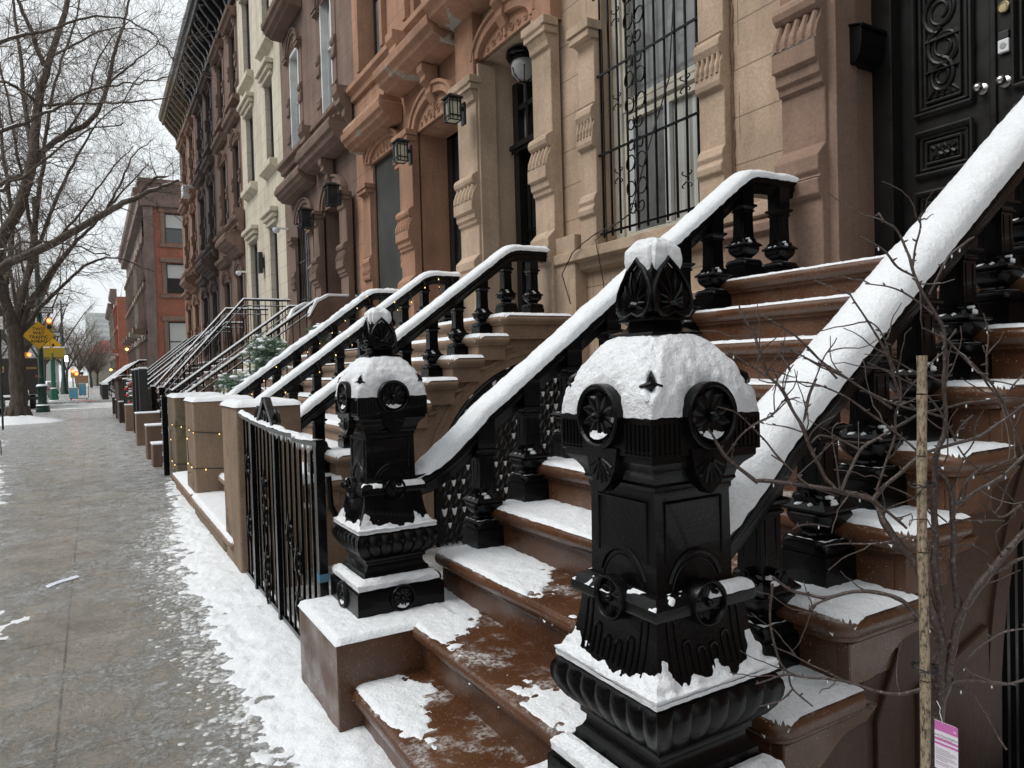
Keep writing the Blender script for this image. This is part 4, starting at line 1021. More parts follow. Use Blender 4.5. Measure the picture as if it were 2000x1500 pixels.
for k in range(9): yy = 6.92 + k * .105; G.box(XD2 - .05, XD2 - .036, yy - .006, yy + .006, DZ + .1, 4.24)
G.box(XD2 - .052, XD2 - .03, 6.86, 7.82, 4.22, 4.26).box(XD2 - .052, XD2 - .03, 6.86, 7.82, 3.28, 3.31).box(XD2 - .052, XD2 - .03, 6.86, 7.82, DZ + .06, DZ + .10)
for z0_ in (DZ + .55, 3.40):
    for s in (-1, 1):
        for (dz, r, up) in ((.04, .05, 1), (.18, .085, 1), (.52, .085, -1), (.68, .05, -1)): G.tube(scroll_curve(7.34 + s * .012, z0_ + dz, s, XD2 - .058, r, up), .010, 5)
G.build('door_grille', 'black_iron', d)
def text_mesh(body, name, mat, size, M, parent=None, ext=.002, bold=0., xs=1.):
    cu = bpy.data.curves.new(name, 'FONT'); cu.body = body; cu.size = size; cu.align_x = 'CENTER'; cu.align_y = 'CENTER'; cu.extrude = ext; cu.offset = bold; cu.space_line = .9
    o = bpy.data.objects.new(name + '_c', cu); COL.objects.link(o)
    dg = bpy.context.evaluated_depsgraph_get(); me = bpy.data.meshes.new_from_object(o.evaluated_get(dg)); bpy.data.objects.remove(o); me.name = name
    me.transform(M @ Matrix.Diagonal((xs, 1, 1, 1))); me.materials.clear(); me.materials.append(MATS[mat])
    ob = bpy.data.objects.new(name, me); COL.objects.link(ob)
    if parent: setp(ob, parent)
    return ob
FACE_X = Matrix(((0, 0, -1, 0), (-1, 0, 0, 0), (0, 1, 0, 0), (0, 0, 0, 1)))   # lettering on a facade facing -x
FACE_Y = Matrix(((1, 0, 0, 0), (0, 0, -1, 0), (0, 1, 0, 0), (0, 0, 0, 1)))    # lettering facing the camera side (-y)
text_mesh('5', 'house_number', 'sign_white', .24, Matrix.Translation((XD2 - .004, 7.12, 4.64)) @ FACE_X, fr2)
# ceiling globe lamp in the door hood
t = thing('ceiling_lamp', 'round caged white globe lamp under the arch of the beige doorway', 'lamp', (4.72, 7.5, 5.4))
MB().lathe([(.17, 5.44), (.215, 5.42), (.22, 5.37), (.19, 5.35), (.20, 5.33), (.15, 5.31)], 4.72, 7.5, 22).build('canopy', 'black_iron', t, smooth=40)
MB().lathe([(.145, 5.32), (.16, 5.25), (.145, 5.16), (.09, 5.09), (.001, 5.07)], 4.72, 7.5, 24).build('globe', 'globe_glass', t, smooth=60)
b = MB()
for a in (0, 60, 120): b.tube([(4.72 + .165 * math.cos(R(a)) * math.sin(q), 7.5 + .165 * math.sin(R(a)) * math.sin(q), 5.25 - .19 * math.cos(q)) for q in lin(-1.4, 1.4, 13)], .006, 5)
b.build('cage', 'black_iron', t)
# ---------------------------------------------------------------- wall lanterns
def lantern(name, label, x, y, z, w=.155, h=.28, glass='lamp_glass'):
    t = thing(name, label, 'wall lantern', (x, y, z), 'wall lanterns beside the doors')
    MB().box(x + .14, x + .17, y - .05, y + .05, z - .16, z + .12).build('wall_plate', 'black_paint', t, bevel=.005)
    f = MB(); k = w / 2
    for sx in (-1, 1):
        for sy in (-1, 1): f.box(x + sx * k - .009, x + sx * k + .009, y + sy * k - .009, y + sy * k + .009, z - h / 2, z + h / 2)
    for zz in (z - h / 2, z + h / 2 - .04, z - h / 2 + .06): f.box(x - k, x + k, y - k - .006, y - k + .006, zz, zz + .012).box(x - k, x + k, y + k - .006, y + k + .006, zz, zz + .012).box(x - k - .006, x - k + .006, y - k, y + k, zz, zz + .012).box(x + k - .006, x + k + .006, y - k, y + k, zz, zz + .012)
    for s in (-.35, .35): f.box(x + s * k * 1.2 - .004, x + s * k * 1.2 + .004, y - k - .005, y - k + .005, z - h / 2, z + h / 2).box(x - k - .005, x - k + .005, y + s * k * 1.2 - .004, y + s * k * 1.2 + .004, z - h / 2, z + h / 2)
    f.box(x + k, x + .15, y - .02, y + .02, z + .02, z + .06)
    f.build('frame', 'black_paint', t)
    MB().tower([(k * 1.35, z + h / 2), (k * 1.4, z + h / 2 + .015), (k * .75, z + h / 2 + .05), (k * .6, z + h / 2 + .06), (.01, z + h / 2 + .075)], x, y).build('roof', 'black_paint', t)
    MB().box(x - k + .012, x + k - .012, y - k + .012, y + k - .012, z - h / 2 + .012, z + h / 2 - .012).build('glass', glass, t)
    return t
lantern('wall_lantern', 'black lantern with amber glass fixed to the beige pilaster left of the grille door', 4.02, 8.10, 4.80)
lantern('wall_lantern', 'black lantern with amber glass beside the orange house window, lower in the photo', 4.02, 9.85, 4.75)
lantern('wall_lantern', 'dark caged lantern above the brown house doorway', 4.0, 13.25, 4.86, .2, .36, 'window_glass')
lantern('wall_lantern', 'dark caged lantern between the brown barred window and its door', 4.0, 15.2, 4.80, .2, .36, 'window_glass')
# ---------------------------------------------------------------- house three: orange stucco, patched
h3 = house('brownstone_house', 'orange brown stucco rowhouse with grey patches and a tall dark screened window', 8.552, 13.1, 'stone_orange', 'stone_orange_wall', [(8.75, 10.1, DZ - .1, 5.15, .45), (10.86, 12.22, 2.3, 5.25, .16), (11.4, 12.55, 6.95, 9.6, .22), (8.9, 10.2, 6.95, 9.6, .22)], 12.6)
add_window(h3, XF + .22, 11.4, 12.55, 6.95, 9.6, 'dark_frame', 'mottled_glass', mull=False); add_window(h3, XF + .22, 8.9, 10.2, 6.95, 9.6)
add_pilaster(h3, 4.30, 10.10, 10.62, DZ, 5.2, 'stone_orange')
add_pilaster(h3, 4.42, 10.68, 10.86, 2.2, 4.95, 'stone_orange', small=True); add_pilaster(h3, 4.38, 12.24, 12.60, 2.2, 4.9, 'stone_orange', small=True)
b = MB().box(4.50, 4.54, 10.88, 12.20, 2.32, 5.22).build('window', 'screen_mesh', h3)
MB().box(4.485, 4.52, 10.865, 10.90, 2.3, 5.24).box(4.485, 4.52, 12.18, 12.215, 2.3, 5.24).box(4.485, 4.52, 10.90, 12.18, 5.20, 5.24).build('frame', 'dark_frame', b)
arch_hood(h3, 4.43, 10.90, 12.20, 5.24, .24, 'stone_orange_clean', w=.13, depth=.06)
arch_hood(h3, 4.40, 8.80, 10.05, 5.16, .34, 'stone_orange_clean', w=.16, depth=.08)
add_hood(h3, 4.44, 10.75, 12.75, 5.54, .40, 'stone_patched', thick=.30, roof=.34)
add_hood(h3, 4.44, 8.63, 10.72, 5.90, .50, 'stone_patched', thick=.32, roof=0)
console(h3, 4.42, 9.42, 5.9, 'stone_orange_clean', .18, .55, .26); console(h3, 4.40, 10.4, 6.75, 'stone_orange', .3, .7, .3, 'bracket')
course(h3, 4.45, 8.552, 13.1, 6.60, 'stone_orange_clean', .16, .26); course(h2, 4.45, 3.957, 8.55, 6.62, 'stone_orange_clean', .16, .26)
for (yy, zz) in ((12.55, 7.0), (11.35, 7.0), (8.6, 7.0), (10.35, 7.0)): MB().box(4.36, 4.45, yy, yy + .12, zz, 9.8).build('window_surround', 'stone_orange_clean', h3, bevel=.006)
b = MB().box(4.88, 4.94, 8.82, 8.96, DZ, 5.1).box(4.88, 4.94, 9.9, 10.04, DZ, 5.1).box(4.89, 4.95, 8.96, 9.9, 4.18, 4.34).box(4.88, 4.93, 9.0, 9.12, DZ, 4.18).build('door_frame', 'black_paint', h3)
MB().box(4.93, 4.97, 8.96, 9.9, DZ, 4.18).build('door', 'window_glass', h3); MB().box(4.93, 4.96, 8.96, 9.9, 4.34, 5.1).build('transom_pane', 'window_glass', b)
text_mesh('9', 'house_number', 'sign_white', .24, Matrix.Translation((4.925, 9.12, 4.62)) @ FACE_X, b)
# ---------------------------------------------------------------- house four: umber, white upper windows
h4 = house('brownstone_house', 'dark umber rowhouse with white framed upper windows and two caged lanterns', 13.1, 18.85, 'stone_umber', 'stone_umber_wall', [(13.75, 15.2, DZ - .1, 5.0, .7), (16.2, 17.6, 2.9, 5.2, .2), (14.35, 15.15, 6.95, 9.75, .18), (17.0, 17.85, 6.95, 9.3, .18), (14.35, 15.15, 11.2, 14), (17.0, 17.85, 11.2, 14)], 16.2)
for a, c, d, e in ((14.35, 15.15, 6.95, 9.75), (17.0, 17.85, 6.95, 9.3), (14.35, 15.15, 11.2, 14), (17.0, 17.85, 11.2, 14)):
    wn_ = add_window(h4, XF + .11, a, c, d, e, 'white_frame', 'mottled_glass', .10, blind='blind')
    MB().box(XF - .02, XF + .14, c - .07, c + .004, d, e).box(XF - .02, XF + .14, a - .004, a + .07, d, e).box(XF - .019, XF + .139, a + .07, c - .07, e - .07, e + .003).build('casing', 'white_frame', wn_)
for a, c in ((14.35, 15.15), (17.0, 17.85)):
    for y_ in (a - .26, c + .02): add_pilaster(h4, 4.43, y_, y_ + .24, 6.9, 9.35, 'stone_umber', small=True, grooves=False)
    arch_hood(h4, 4.44, a, c, 9.32, .34, 'stone_umber', w=.13, depth=.05)
add_hood(h4, 4.44, 16.55, 18.6, 9.95, .5, 'stone_umber', thick=.34, roof=.2, snow=False); add_hood(h4, 4.44, 13.8, 15.8, 9.95, .5, 'stone_umber', thick=.34, roof=.2, snow=False)
add_window(h4, XF + .15, 16.2, 17.6, 2.9, 5.2, 'white_frame', 'mottled_glass', .09)
G = MB()
for yb in lin(16.28, 17.52, 9): G.box(4.42, 4.435, yb - .009, yb + .009, 2.9, 5.2)
for z in (3.3, 4.2, 5.1): G.box(4.405, 4.42, 16.2, 17.6, z - .012, z + .012)
G.build('window_grille', 'black_iron', h4)
arch_hood(h4, 4.44, 16.25, 17.55, 5.18, .34, 'stone_umber', w=.13, depth=.05); arch_hood(h4, 4.42, 13.8, 15.15, 5.0, .42, 'stone_umber', w=.16, depth=.07)
for a, c in ((13.28, 13.75), (15.2, 15.6)): add_pilaster(h4, 4.28, a, c, DZ, 5.0, 'stone_umber')
for a, c in ((15.95, 16.2), (17.6, 17.9)): add_pilaster(h4, 4.36, a, c, 2.6, 4.85, 'stone_umber', small=True)
add_hood(h4, 4.44, 15.85, 18.2, 5.76, .40, 'stone_umber', thick=.30, roof=.3); add_hood(h4, 4.44, 13.2, 15.75, 5.90, .48, 'stone_umber', thick=.36, roof=.32)
console(h4, 4.4, 14.5, 5.9, 'stone_umber', .2, .55, .26); console(h4, 4.42, 15.8, 6.95, 'stone_umber', .36, .8, .32, 'bracket'); console(h4, 4.42, 13.3, 6.95, 'stone_umber', .3, .8, .3, 'bracket')
course(h4, 4.45, 13.1, 18.85, 6.62, 'stone_umber', .18, .26)
MB().box(5.1, 5.15, 13.75, 15.2, DZ, 5.0).build('door', 'stone_cocoa', h4)
# ---------------------------------------------------------------- house five: cream limestone
h5 = house('brownstone_house', 'smooth cream limestone rowhouse with tall dark windows and stepped lintels', 18.852, 24.4, 'stone_cream', 'stone_cream', [(19.85, 20.75, z, z + h_) for z, h_ in ((DZ, 3.6), (7.3, 2.3), (10.6, 2.6), (14.2, 2.2))] + [(22.5, 23.6, z, z + h_) for z, h_ in ((DZ, 3.6), (7.3, 2.3), (10.6, 2.6), (14.2, 2.2))], 17.4)
for (a, c) in ((19.85, 20.75), (22.5, 23.6)):
    for z, h_ in ((DZ, 3.6), (7.3, 2.3), (10.6, 2.6), (14.2, 2.2)):
        add_window(h5, XF + .13, a, c, z, z + h_, 'dark_frame', 'grey_blind', .12, sash=False, blind=None)
        if z > 3: sill(h5, XF, a - .32, c + .2, z, 'stone_cream_trim', .2, .2)
        b = MB()
        for k, (p, zz, e) in enumerate(((.08, .0, .10), (.15, .13, .17), (.22, .26, .24))): b.box(XF - p, XF, a - e, c + e, z + h_ + zz + .002, z + h_ + zz + .128)
        b.build('lintel', 'stone_cream_trim', h5, bevel=.02)
t = thing('wall_light', 'slim black box light between the cream house openings', 'light', (4.3, 21.6, 4.8)); MB().box(4.28, 4.40, 21.5, 21.72, 4.5, 5.1).build('body', 'black_paint', t, bevel=.01); MB().box(4.40, 4.45, 21.55, 21.67, 4.65, 4.95).build('bracket', 'black_paint', t)
for (x, y, z, lb) in ((4.2, 24.35, 4.85, 'small white dome security camera left of the cream house'), (4.15, 18.6, 5.2, 'small security camera on an arm right of the cream house')):
    t = thing('security_camera', lb, 'camera', (x, y, z)); MB().lathe([(.001, z - .09), (.07, z - .06), (.09, z), (.08, z + .05), (.001, z + .07)], x, y, 14).build('dome', 'white_plastic', t, smooth=50); MB().box(x, 4.45, y - .03, y + .03, z + .02, z + .07).build('arm', 'white_plastic', t)
# ---------------------------------------------------------------- houses six to eight: hooded windows and a bracketed cornice
def cornice(t, y0, y1, z, mat, nb=9, p=.95):
    P = [(XF, z), (XF - .12, z + .02), (XF - .14, z + .22), (XF, z + .24)]
    MB().prism(P, 'y', y0, y1).build('cornice_moulding', mat, t)
    P = [(XF, z + 1.05), (XF - p * .82, z + 1.05), (XF - p * .86, z + 1.2), (XF - p * .95, z + 1.26), (XF - p, z + 1.42), (XF - p, z + 1.52), (XF, z + 1.52)]
    o = MB().prism(P, 'y', y0, y1).build('cornice', mat, t)
    for k in range(nb):
        yy = y0 + (y1 - y0) * (k + .5) / nb
        MB().prism([(XF, z + .15), (XF - .16, z + .15), (XF - .22, z + .34), (XF - p * .5, z + .62), (XF - p * .72, z + .9), (XF - p * .76, z + 1.05), (XF, z + 1.05)], 'y', yy - .09, yy + .09).build('bracket', mat, o)
    MB().box(XF - .03, XF, y0, y1, z + .24, z + 1.05).build('frieze', mat, o)
def small_house(label, y0, y1, mat, wallmat, cols, base_top, cmat, zc, levels, lite=False):
    ops = []
    for (a, c) in cols:
        for (z, h_) in levels: ops.append((a, c, z, z + h_))
    t = house('brownstone_house', label, y0, y1, mat, wallmat, ops, zc + .3)
    for i, (a, c) in enumerate(cols):
        for j, (z, h_) in enumerate(levels):
            add_window(t, XF + .08, a, c, z, z + h_, 'dark_frame', 'window_glass', .07)
            if j == 0: arch_hood(t, 4.43, a, c, z + h_, .3, mat, w=.13, depth=.06, tymp=True)
            if j == 1: arch_hood(t, 4.43, a, c, z + h_, .28, mat, w=.12, depth=.06, tymp=True)
            for y_ in (a - .25, c + .02):
                MB().prism(pil_small(4.425, z - .05, z + h_ + .1), 'y', y_, y_ + .23).build('window_surround', mat, t)
            hz = z + h_ + (.52 if j < 2 else .12)
            P = [(XF, hz), (XF - .16, hz + .04), (XF - .20, hz + .14), (XF - .28, hz + .18), (XF - .30, hz + .30), (XF, hz + .32)]
            MB().prism(P, 'y', a - .38, c + .38).build('hood', mat, t, bevel=.02)
            if j: sill(t, XF, a - .3, c + .3, z - .02, mat, .2, .16)
    course(t, XF, y0, y1, 6.6, mat, .2, .26)
    cornice(t, y0, y1, zc, cmat, 8)
    add_hood(t, 4.44, cols[0][0] - .4, cols[0][1] + .5, 5.75, .62, mat, thick=.34, roof=.3)
    console(t, 4.42, cols[0][0] - .5, 6.95, mat, .3, .8, .34, 'bracket')
    return t
LV = [(2.5, 2.5), (6.95, 2.45), (10.75, 2.35)]
h6 = small_house('cocoa brown rowhouse with hooded windows beside the cream house', 24.402, 30.0, 'stone_cocoa', 'stone_cocoa_wall', [(24.9, 26.0), (27.5, 28.7)], 0, 'black_paint', 13.75, LV)
h7 = small_house('dark chocolate rowhouse under the black bracketed cornice', 30.002, 35.6, 'stone_dark', 'stone_dark', [(30.6, 31.8), (33.2, 34.5)], 0, 'black_paint', 13.8, LV)
h8 = small_house('rust brown end rowhouse under the olive bracketed cornice', 35.602, 42.0, 'stone_rust', 'stone_rust', [(36.3, 37.6), (39.2, 40.6)], 0, 'stone_mossy', 13.85, LV)
t = thing('air_conditioner', 'white window air conditioner jutting from the rust brown end rowhouse', 'air conditioner', (4.2, 36.8, 10.2))
MB().box(3.95, 4.55, 36.4, 37.1, 10.0, 10.5).build('casing', 'white_plastic', t, bevel=.02)
b = MB()
for k in range(6): b.box(4.02 + k * .09, 4.05 + k * .09, 36.385, 36.4, 10.1, 10.42)
b.build('vent_slats', 'grey_plastic', t)
# ================================================================ neighbours' stoops, railings, piers, gate
def mfull(n, dx, y): return .6
stoop2 = make_stoop('stoop', 'tan stone stoop with fully snow covered steps, second from the camera', 'stone_tan', 6.02, 8.72, 'stone_tan', ((6.155, 1),), mfull, snow='snow', th=.034)
b2 = [(nos(n) + .275, RISE * n) for n in range(3, 11)] + [(4.06, 2.06)]
def rp(y): return [(1.50, rail_z(1.50))] + [(x, rail_z(x)) for x in lin(1.6, 3.66, 12)] + [(3.72, 2.732), (3.76, 2.752), (3.81, 2.767), (3.88, 2.774), (4.25, 2.776)]
make_railing('stair_railing', 'snow capped black railing with urn balusters on the right of the tan stoop', 6.40, b2, rp(6.4), .06, .02)
r3 = make_railing('stair_railing', 'snow capped black railing strung with lights between the tan and orange stoops', 8.50, b2, rp(8.5), .06, .03)
r4 = make_railing('stair_railing', 'black railing under clumpy snow with string lights, far side of the orange stoop', 10.62, b2, rp(10.6), .06, .03, clump=1.)
stoop3 = make_stoop('stoop', 'snow covered stoop of the orange house between two lit railings', 'stone_tan', 8.73, 10.9, 'stone_tan', (), mfull, far=True, snow='snow_far')
def pier(label, x0, x1, y0, y1, z, mat, seed=0):
    t = thing('stone_pier', label, 'pier', ((x0 + x1) / 2, (y0 + y1) / 2, 0), 'gate piers')
    MB().box(x0, x1, y0, y1, -.4, z).build('block', mat, t, bevel=.02, seg=3)
    def fn(x, y):
        e = min(x - x0, x1 - x, y - y0, y1 - y) + .015; k = min(1, max(0, e / .07))
        return (x, y, z + .002 + .034 * math.sqrt(k * (2 - k)) - .012 * (1 - k) + .018 * fb(x * 5, y * 5, seed) * k)
    MB().grid(fn, lin(x0 - .015, x1 + .015, 34), lin(y0 - .015, y1 + .015, 34)).build('snow_cap', 'snow', t, smooth=70)
    return t
pier('brown stone pier with snow cap, nearest of three and hinged to the black gate', .93, 1.42, 5.72, 6.42, 1.31, 'stone_pier', 1)
pier('brown stone pier with snow cap wrapped in string lights, middle of three', .955, 1.60, 8.62, 9.45, 1.27, 'stone_pier', 2)
pier('mossy green stained stone pier with snow cap, farthest of three', .98, 1.64, 11.0, 12.1, 1.26, 'stone_mossy', 3)
t = thing('stone_kerb', 'low mossy stone kerb block between the piers', 'kerb', (1.0, 7.5, 0)); MB().box(.93, 1.25, 6.45, 8.6, -.3, .13).build('block', 'stone_mossy', t, bevel=.03); 
MB().grid(lambda x, y: (x, y, .135 + .035 * min(1, 12 * min(x - .93, 1.3 - x, y - 6.43, 8.62 - y)) + .012 * fb(x * 7, y * 7, 4)), lin(.94, 1.3, 20), lin(6.45, 8.6, 70)).build('snow_cover', 'snow', t, smooth=70)
t = thing('stone_kerb', 'low grey stone kerb block beside the mossy pier', 'kerb', (1.0, 10, 0)); MB().box(.96, 1.3, 9.46, 10.98, -.3, .13).build('block', 'stone_mossy', t, bevel=.03)
MB().grid(lambda x, y: (x, y, .135 + .03 * min(1, 12 * min(x - .96, 1.3 - x, y - 9.45, 11 - y)) + .01 * fb(x * 7, y * 7, 4)), lin(.96, 1.3, 16), lin(9.47, 10.97, 50)).build('snow_cover', 'snow', t, smooth=70)
# string lights
def string(name, label, pts, n, mat='wire_black'):
    t = thing(name, label, 'string lights', pts[0]); MB().tube(pts, .005, 5).build('wire', mat, t)
    L = [0]; 
    for a, b in zip(pts[:-1], pts[1:]): L.append(L[-1] + math.dist(a, b))
    proto = None
    for k in range(n):
        s = L[-1] * (k + .5) / n; i = max(j for j in range(len(L) - 1) if L[j] <= s); f = (s - L[i]) / max(1e-6, L[i + 1] - L[i])
        p = [pts[i][q] + (pts[i + 1][q] - pts[i][q]) * f for q in range(3)]
        if proto is None:
            proto = MB().lathe([(.001, -.010), (.0065, -.005), (.007, .002), (.004, .008), (.001, .010)], 0, 0, 8).build('bulb', 'bulb', t, smooth=60); o = proto
        else: o = proto.copy(); COL.objects.link(o)
        o.location = (p[0] + .012 * math.sin(k * 7), p[1] - .012, p[2] - .012)
rn = random.Random(3)
def wrap(x0, x1, y0, zs):
    P = []
    for i, z in enumerate(zs):
        P += [(x0 - .012, y0 + .5, z + .02), (x0 - .012, y0 - .01, z), ((x0 + x1) / 2, y0 - .014, z - .03 + rn.uniform(-.02, .02)), (x1, y0 - .012, z + .01), (x0 - .02, y0 + .5, z - .1)]
    return P
string('string_lights', 'warm string lights wound around the middle brown pier', wrap(.955, 1.6, 8.62, (.93, .52)), 14)
string('string_lights', 'warm string lights wound around the mossy green pier', wrap(.98, 1.64, 11.0, (.86, .32, .20, .12)), 22)
def spiral(y, z0=0, x0=1.6, x1=4.2, k=13, r=.09):
    P = []
    for i in range(k * 8 + 1):
        f = i / (k * 8); x = x0 + (x1 - x0) * f; a = 2 * math.pi * k * f
        zc = (rail_z(x) if x < 3.75 else 2.776) - .06
        P.append((x, y + (r + .02) * math.cos(a), zc + .115 * math.sin(a) - .01))
    return P
string('string_lights', 'warm string lights spiralling along the railing between the tan and orange stoops', spiral(8.5), 30)
string('string_lights', 'warm string lights spiralling along the clumpy snow railing', spiral(10.62), 28)
# black iron gate and fence panel between the pier and the near stoop
t = thing('iron_gate', 'black wrought iron fence gate with arched top and scrolls between pier and near stoop', 'gate', (.96, 4.7, 0))
gxx = .965
def gate_top(y):
    return 1.20 + .05 * ((y - 4.3) / 1.4) ** 2 - (.02 if y < 4 else 0)
b = MB(); b.tube([(gxx, y, gate_top(y)) for y in lin(5.68, 3.52, 24)], .0, 4, cap=True) if False else None
for a, c in zip(lin(5.70, 3.52, 25)[:-1], lin(5.70, 3.52, 25)[1:]): b.prism([(a, gate_top(a) - .012), (a, gate_top(a) + .012), (c, gate_top(c) + .012), (c, gate_top(c) - .012)], 'x', gxx - .024, gxx + .024)
b.build('top_rail', 'black_iron', t)
MB().grid(lambda u, y: (gxx + u, y, gate_top(y) + .014 + .022 * (1 - (u / .03) ** 2) * (1 if y > 4.35 else .25 + .2 * nv(y * 9, 0, 0)) + .006 * fb(u * 30, y * 12, 2)), lin(-.028, .028, 8), lin(3.6, 5.68, 90)).build('snow_cap', 'snow', t, smooth=70)
bb = MB()
for k in range(18):
    y = 5.60 - k * .118
    bb.box(gxx - .007, gxx + .007, y - .007, y + .007, .06, gate_top(y))
bb.build('bars', 'black_iron', t)
ic = MB(); rn = random.Random(9)
for k in range(60):
    y = rn.uniform(3.6, 4.75); ic.tube([(gxx - .022, y, gate_top(y) - .01), (gxx - .022, y, gate_top(y) - .01 - rn.uniform(.008, .035))], [.0035, .0008], 5)
ic.build('icicles', 'white_plastic', t, smooth=60)
for y in (5.25, 4.51, 3.56): MB().box(gxx - .022, gxx + .022, y - .022, y + .022, -.02 if y > 4 else .0, gate_top(y) + (.0 if y != 3.56 else .02)).build('post', 'black_iron', t)
MB().box(gxx - .012, gxx + .012, 3.58, 5.66, .045, .07).build('bottom_rail', 'black_iron', t)
sc_ = MB()
for (y, z) in ((5.43, .9), (5.43, .45), (4.86, .62), (4.86, .30), (4.86, .12), (4.02, .50), (4.02, .25), (4.20, .62), (4.86, .8)):
    for s in (-1, 1):
        for up in (-1, 1): sc_.tube([(gxx - .014, q[1], q[2]) for q in scroll_curve(y + s * .008, z, s, gxx, .045, up)], .0065, 5)
    sc_.tube([(gxx - .014, y, z - .12), (gxx - .022, y, z), (gxx - .014, y, z + .12)], [.003, .012, .003], 6)
sc_.build('scrollwork', 'black_iron', t, smooth=60)
sc2 = MB()
for s in (-1, 1):                                       # peaked strap ornament standing on the top rail
    c = 4.78; sc2.tube([(gxx, c + s * a, z) for a, z in ((.36, 1.25), (.33, 1.30), (.28, 1.325), (.235, 1.30), (.24, 1.26), (.28, 1.25))], .013, 6)
    sc2.prism([(c + s * .25, 1.235), (c + s * .04, 1.40), (c + s * .02, 1.40), (c + s * .01, 1.37), (c + s * .22, 1.215)], 'x', gxx - .02, gxx + .02)
    sc2.tube([(gxx, c + s * a, z) for a, z in ((.05, 1.22), (.03, 1.29), (.07, 1.32), (.11, 1.30), (.10, 1.26))], .012, 6)
sc2.build('crest', 'black_iron', t, smooth=40)
MB().box(gxx - .024, gxx + .024, 3.536, 3.584, .50, .54).build('tape', 'tape_blue', t)
# slanting handrail behind the gate, stairs down to the areaway
t = thing('area_handrail', 'bent black pipe handrail going down into the areaway behind the gate', 'handrail', (1.0, 3.7, .9))
MB().tube([(1.02, 3.60, 1.02), (1.03, 3.60, .86), (1.10, 3.60, .72), (1.55, 3.62, .32), (2.0, 3.64, -.1)], .016, 8).build('rail', 'black_iron', t, smooth=40)
MB().tube([(1.02, 3.70, .28), (2.2, 3.70, .28)], .014, 6).build('cross_rail', 'black_iron', t); MB().tube([(2.0, 3.64, -.1), (2.0, 3.64, -.42)], .012, 6).build('post', 'black_iron', t)
# cast iron under-stoop gate in the arch of the tan stoop
t = thing('arch_grille', 'ornate black cast iron grille with snow flecks filling the arch under the tan stoop', 'grille', (3.4, 6.2, .3))
b = MB(); sn = MB()
def inarch(x, z, m=.04): return x > 2.76 + m and (z < .3 or ((x - 4.04) / (1.28 - m)) ** 2 + ((z - .3) / (1.31 - m)) ** 2 < 1)
zz = -.35; row = 0
while zz < 1.6:
    for k in range(16):
        x = 2.80 + (k + .5 * (row % 2)) * .105
        if x > 4.4 or not inarch(x, zz + .04): continue
        b.tube([(x, 6.18, zz), (x - .035, 6.18, zz + .06), (x, 6.18, zz + .13)], [.009, .012, .008], 4); b.tube([(x, 6.18, zz), (x + .035, 6.18, zz + .06), (x, 6.18, zz + .13)], [.009, .012, .008], 4)
        b.tube([(x - .012, 6.178, zz + .13), (x - .03, 6.17, zz + .155)], [.01, .004], 4); b.tube([(x + .012, 6.178, zz + .13), (x + .03, 6.17, zz + .155)], [.01, .004], 4)
        if nv(x * 3, zz * 3, 2) > -.12:
            q = zz + .135; s = .7 + .5 * nv(x * 9, zz * 9, 1)
            sn.prism([(x - .030 * s, q + .03 * s), (x - .008, q + .018), (x + .008, q + .018), (x + .030 * s, q + .03 * s), (x + .016 * s, q - .03 * s), (x, q - .055 * s), (x - .016 * s, q - .03 * s)], 'y', 6.160, 6.172)
    zz += .135; row += 1
b.prism([(4.43, -.5), (4.43, 1.5)] + [(4.04 + 1.27 * math.cos(R(a)), .3 + 1.30 * math.sin(R(a))) for a in lin(75, 180, 20)] + [(2.77, -.5)], 'y', 6.25, 6.30)
b.build('lattice', 'black_paint', t); sn.build('snow_flecks', 'snow', t)
MB().tube([(2.78, 6.17, -.4), (2.78, 6.17, .3)] + [(4.04 + 1.27 * math.cos(R(a)), 6.17, .3 + 1.30 * math.sin(R(a))) for a in lin(178, 76, 24)], .022, 6).build('frame', 'black_iron', t, smooth=40)
# ---------------------------------------------------------------- plain iron stair railings farther along
def iron_railing(label, y, x0=1.35, xb=3.7, xe=4.2, ztop=2.9, z0=1.25, double=True, post=True):
    t = thing('stair_railing', label, 'railing', ((x0 + xe) / 2, y, 1), 'thin iron stair railings down the block')
    sl_ = (ztop - z0) / (xb - x0)
    P = [(x0, y, z0), (xb, y, ztop), (xe, y, ztop)]
    MB().tube(P, .026, 6).build('handrail', 'black_iron', t)
    MB().tube([(a, y, c + .027) for a, _, c in P], .026, 6).build('snow_cap', 'snow_far', t)
    if double:
        Q = [(x0, y, z0 - .14), (xb, y, ztop - .14), (xe, y, ztop - .14)]; MB().tube(Q, .012, 5).build('lower_rail', 'black_iron', t); MB().tube([(a, y, c + .012) for a, _, c in Q], .011, 5).build('snow_cap', 'snow_far', t)
    b = MB(); n = 22
    for k in range(n):
        x = x0 + (xe - x0) * (k + .5) / n; zt = z0 + sl_ * (x - x0) if x < xb else ztop
        b.box(x - .008, x + .008, y - .008, y + .008, max(0, zt - .95), zt)
    b.build('bars', 'black_iron', t)
    if post:
        MB().box(x0 - .05, x0 + .05, y - .05, y + .05, 0, z0 + .06).build('newel', 'black_iron', t); MB().box(x0 - .06, x0 + .06, y - .06, y + .06, z0 + .061, z0 + .10).build('snow_cap', 'snow_far', t)
    return t
iron_railing('thin iron stair railing leading to the brown house landing, right one', 13.4, post=False, ztop=2.92, z0=1.22)
iron_railing('thin iron stair railing leading to the brown house landing, left one', 15.6, post=False, ztop=2.98)
iron_railing('thin iron stair railing with a long level top, right side of the cream house steps', 18.0, xb=3.2, xe=4.3, ztop=3.35)
iron_railing('thin iron stair railing with a long level top, left side of the cream house steps', 20.6, xb=3.2, xe=4.3, ztop=3.35)
iron_railing('thin iron stair railing of the cocoa brown house, right one', 24.0, ztop=3.2)
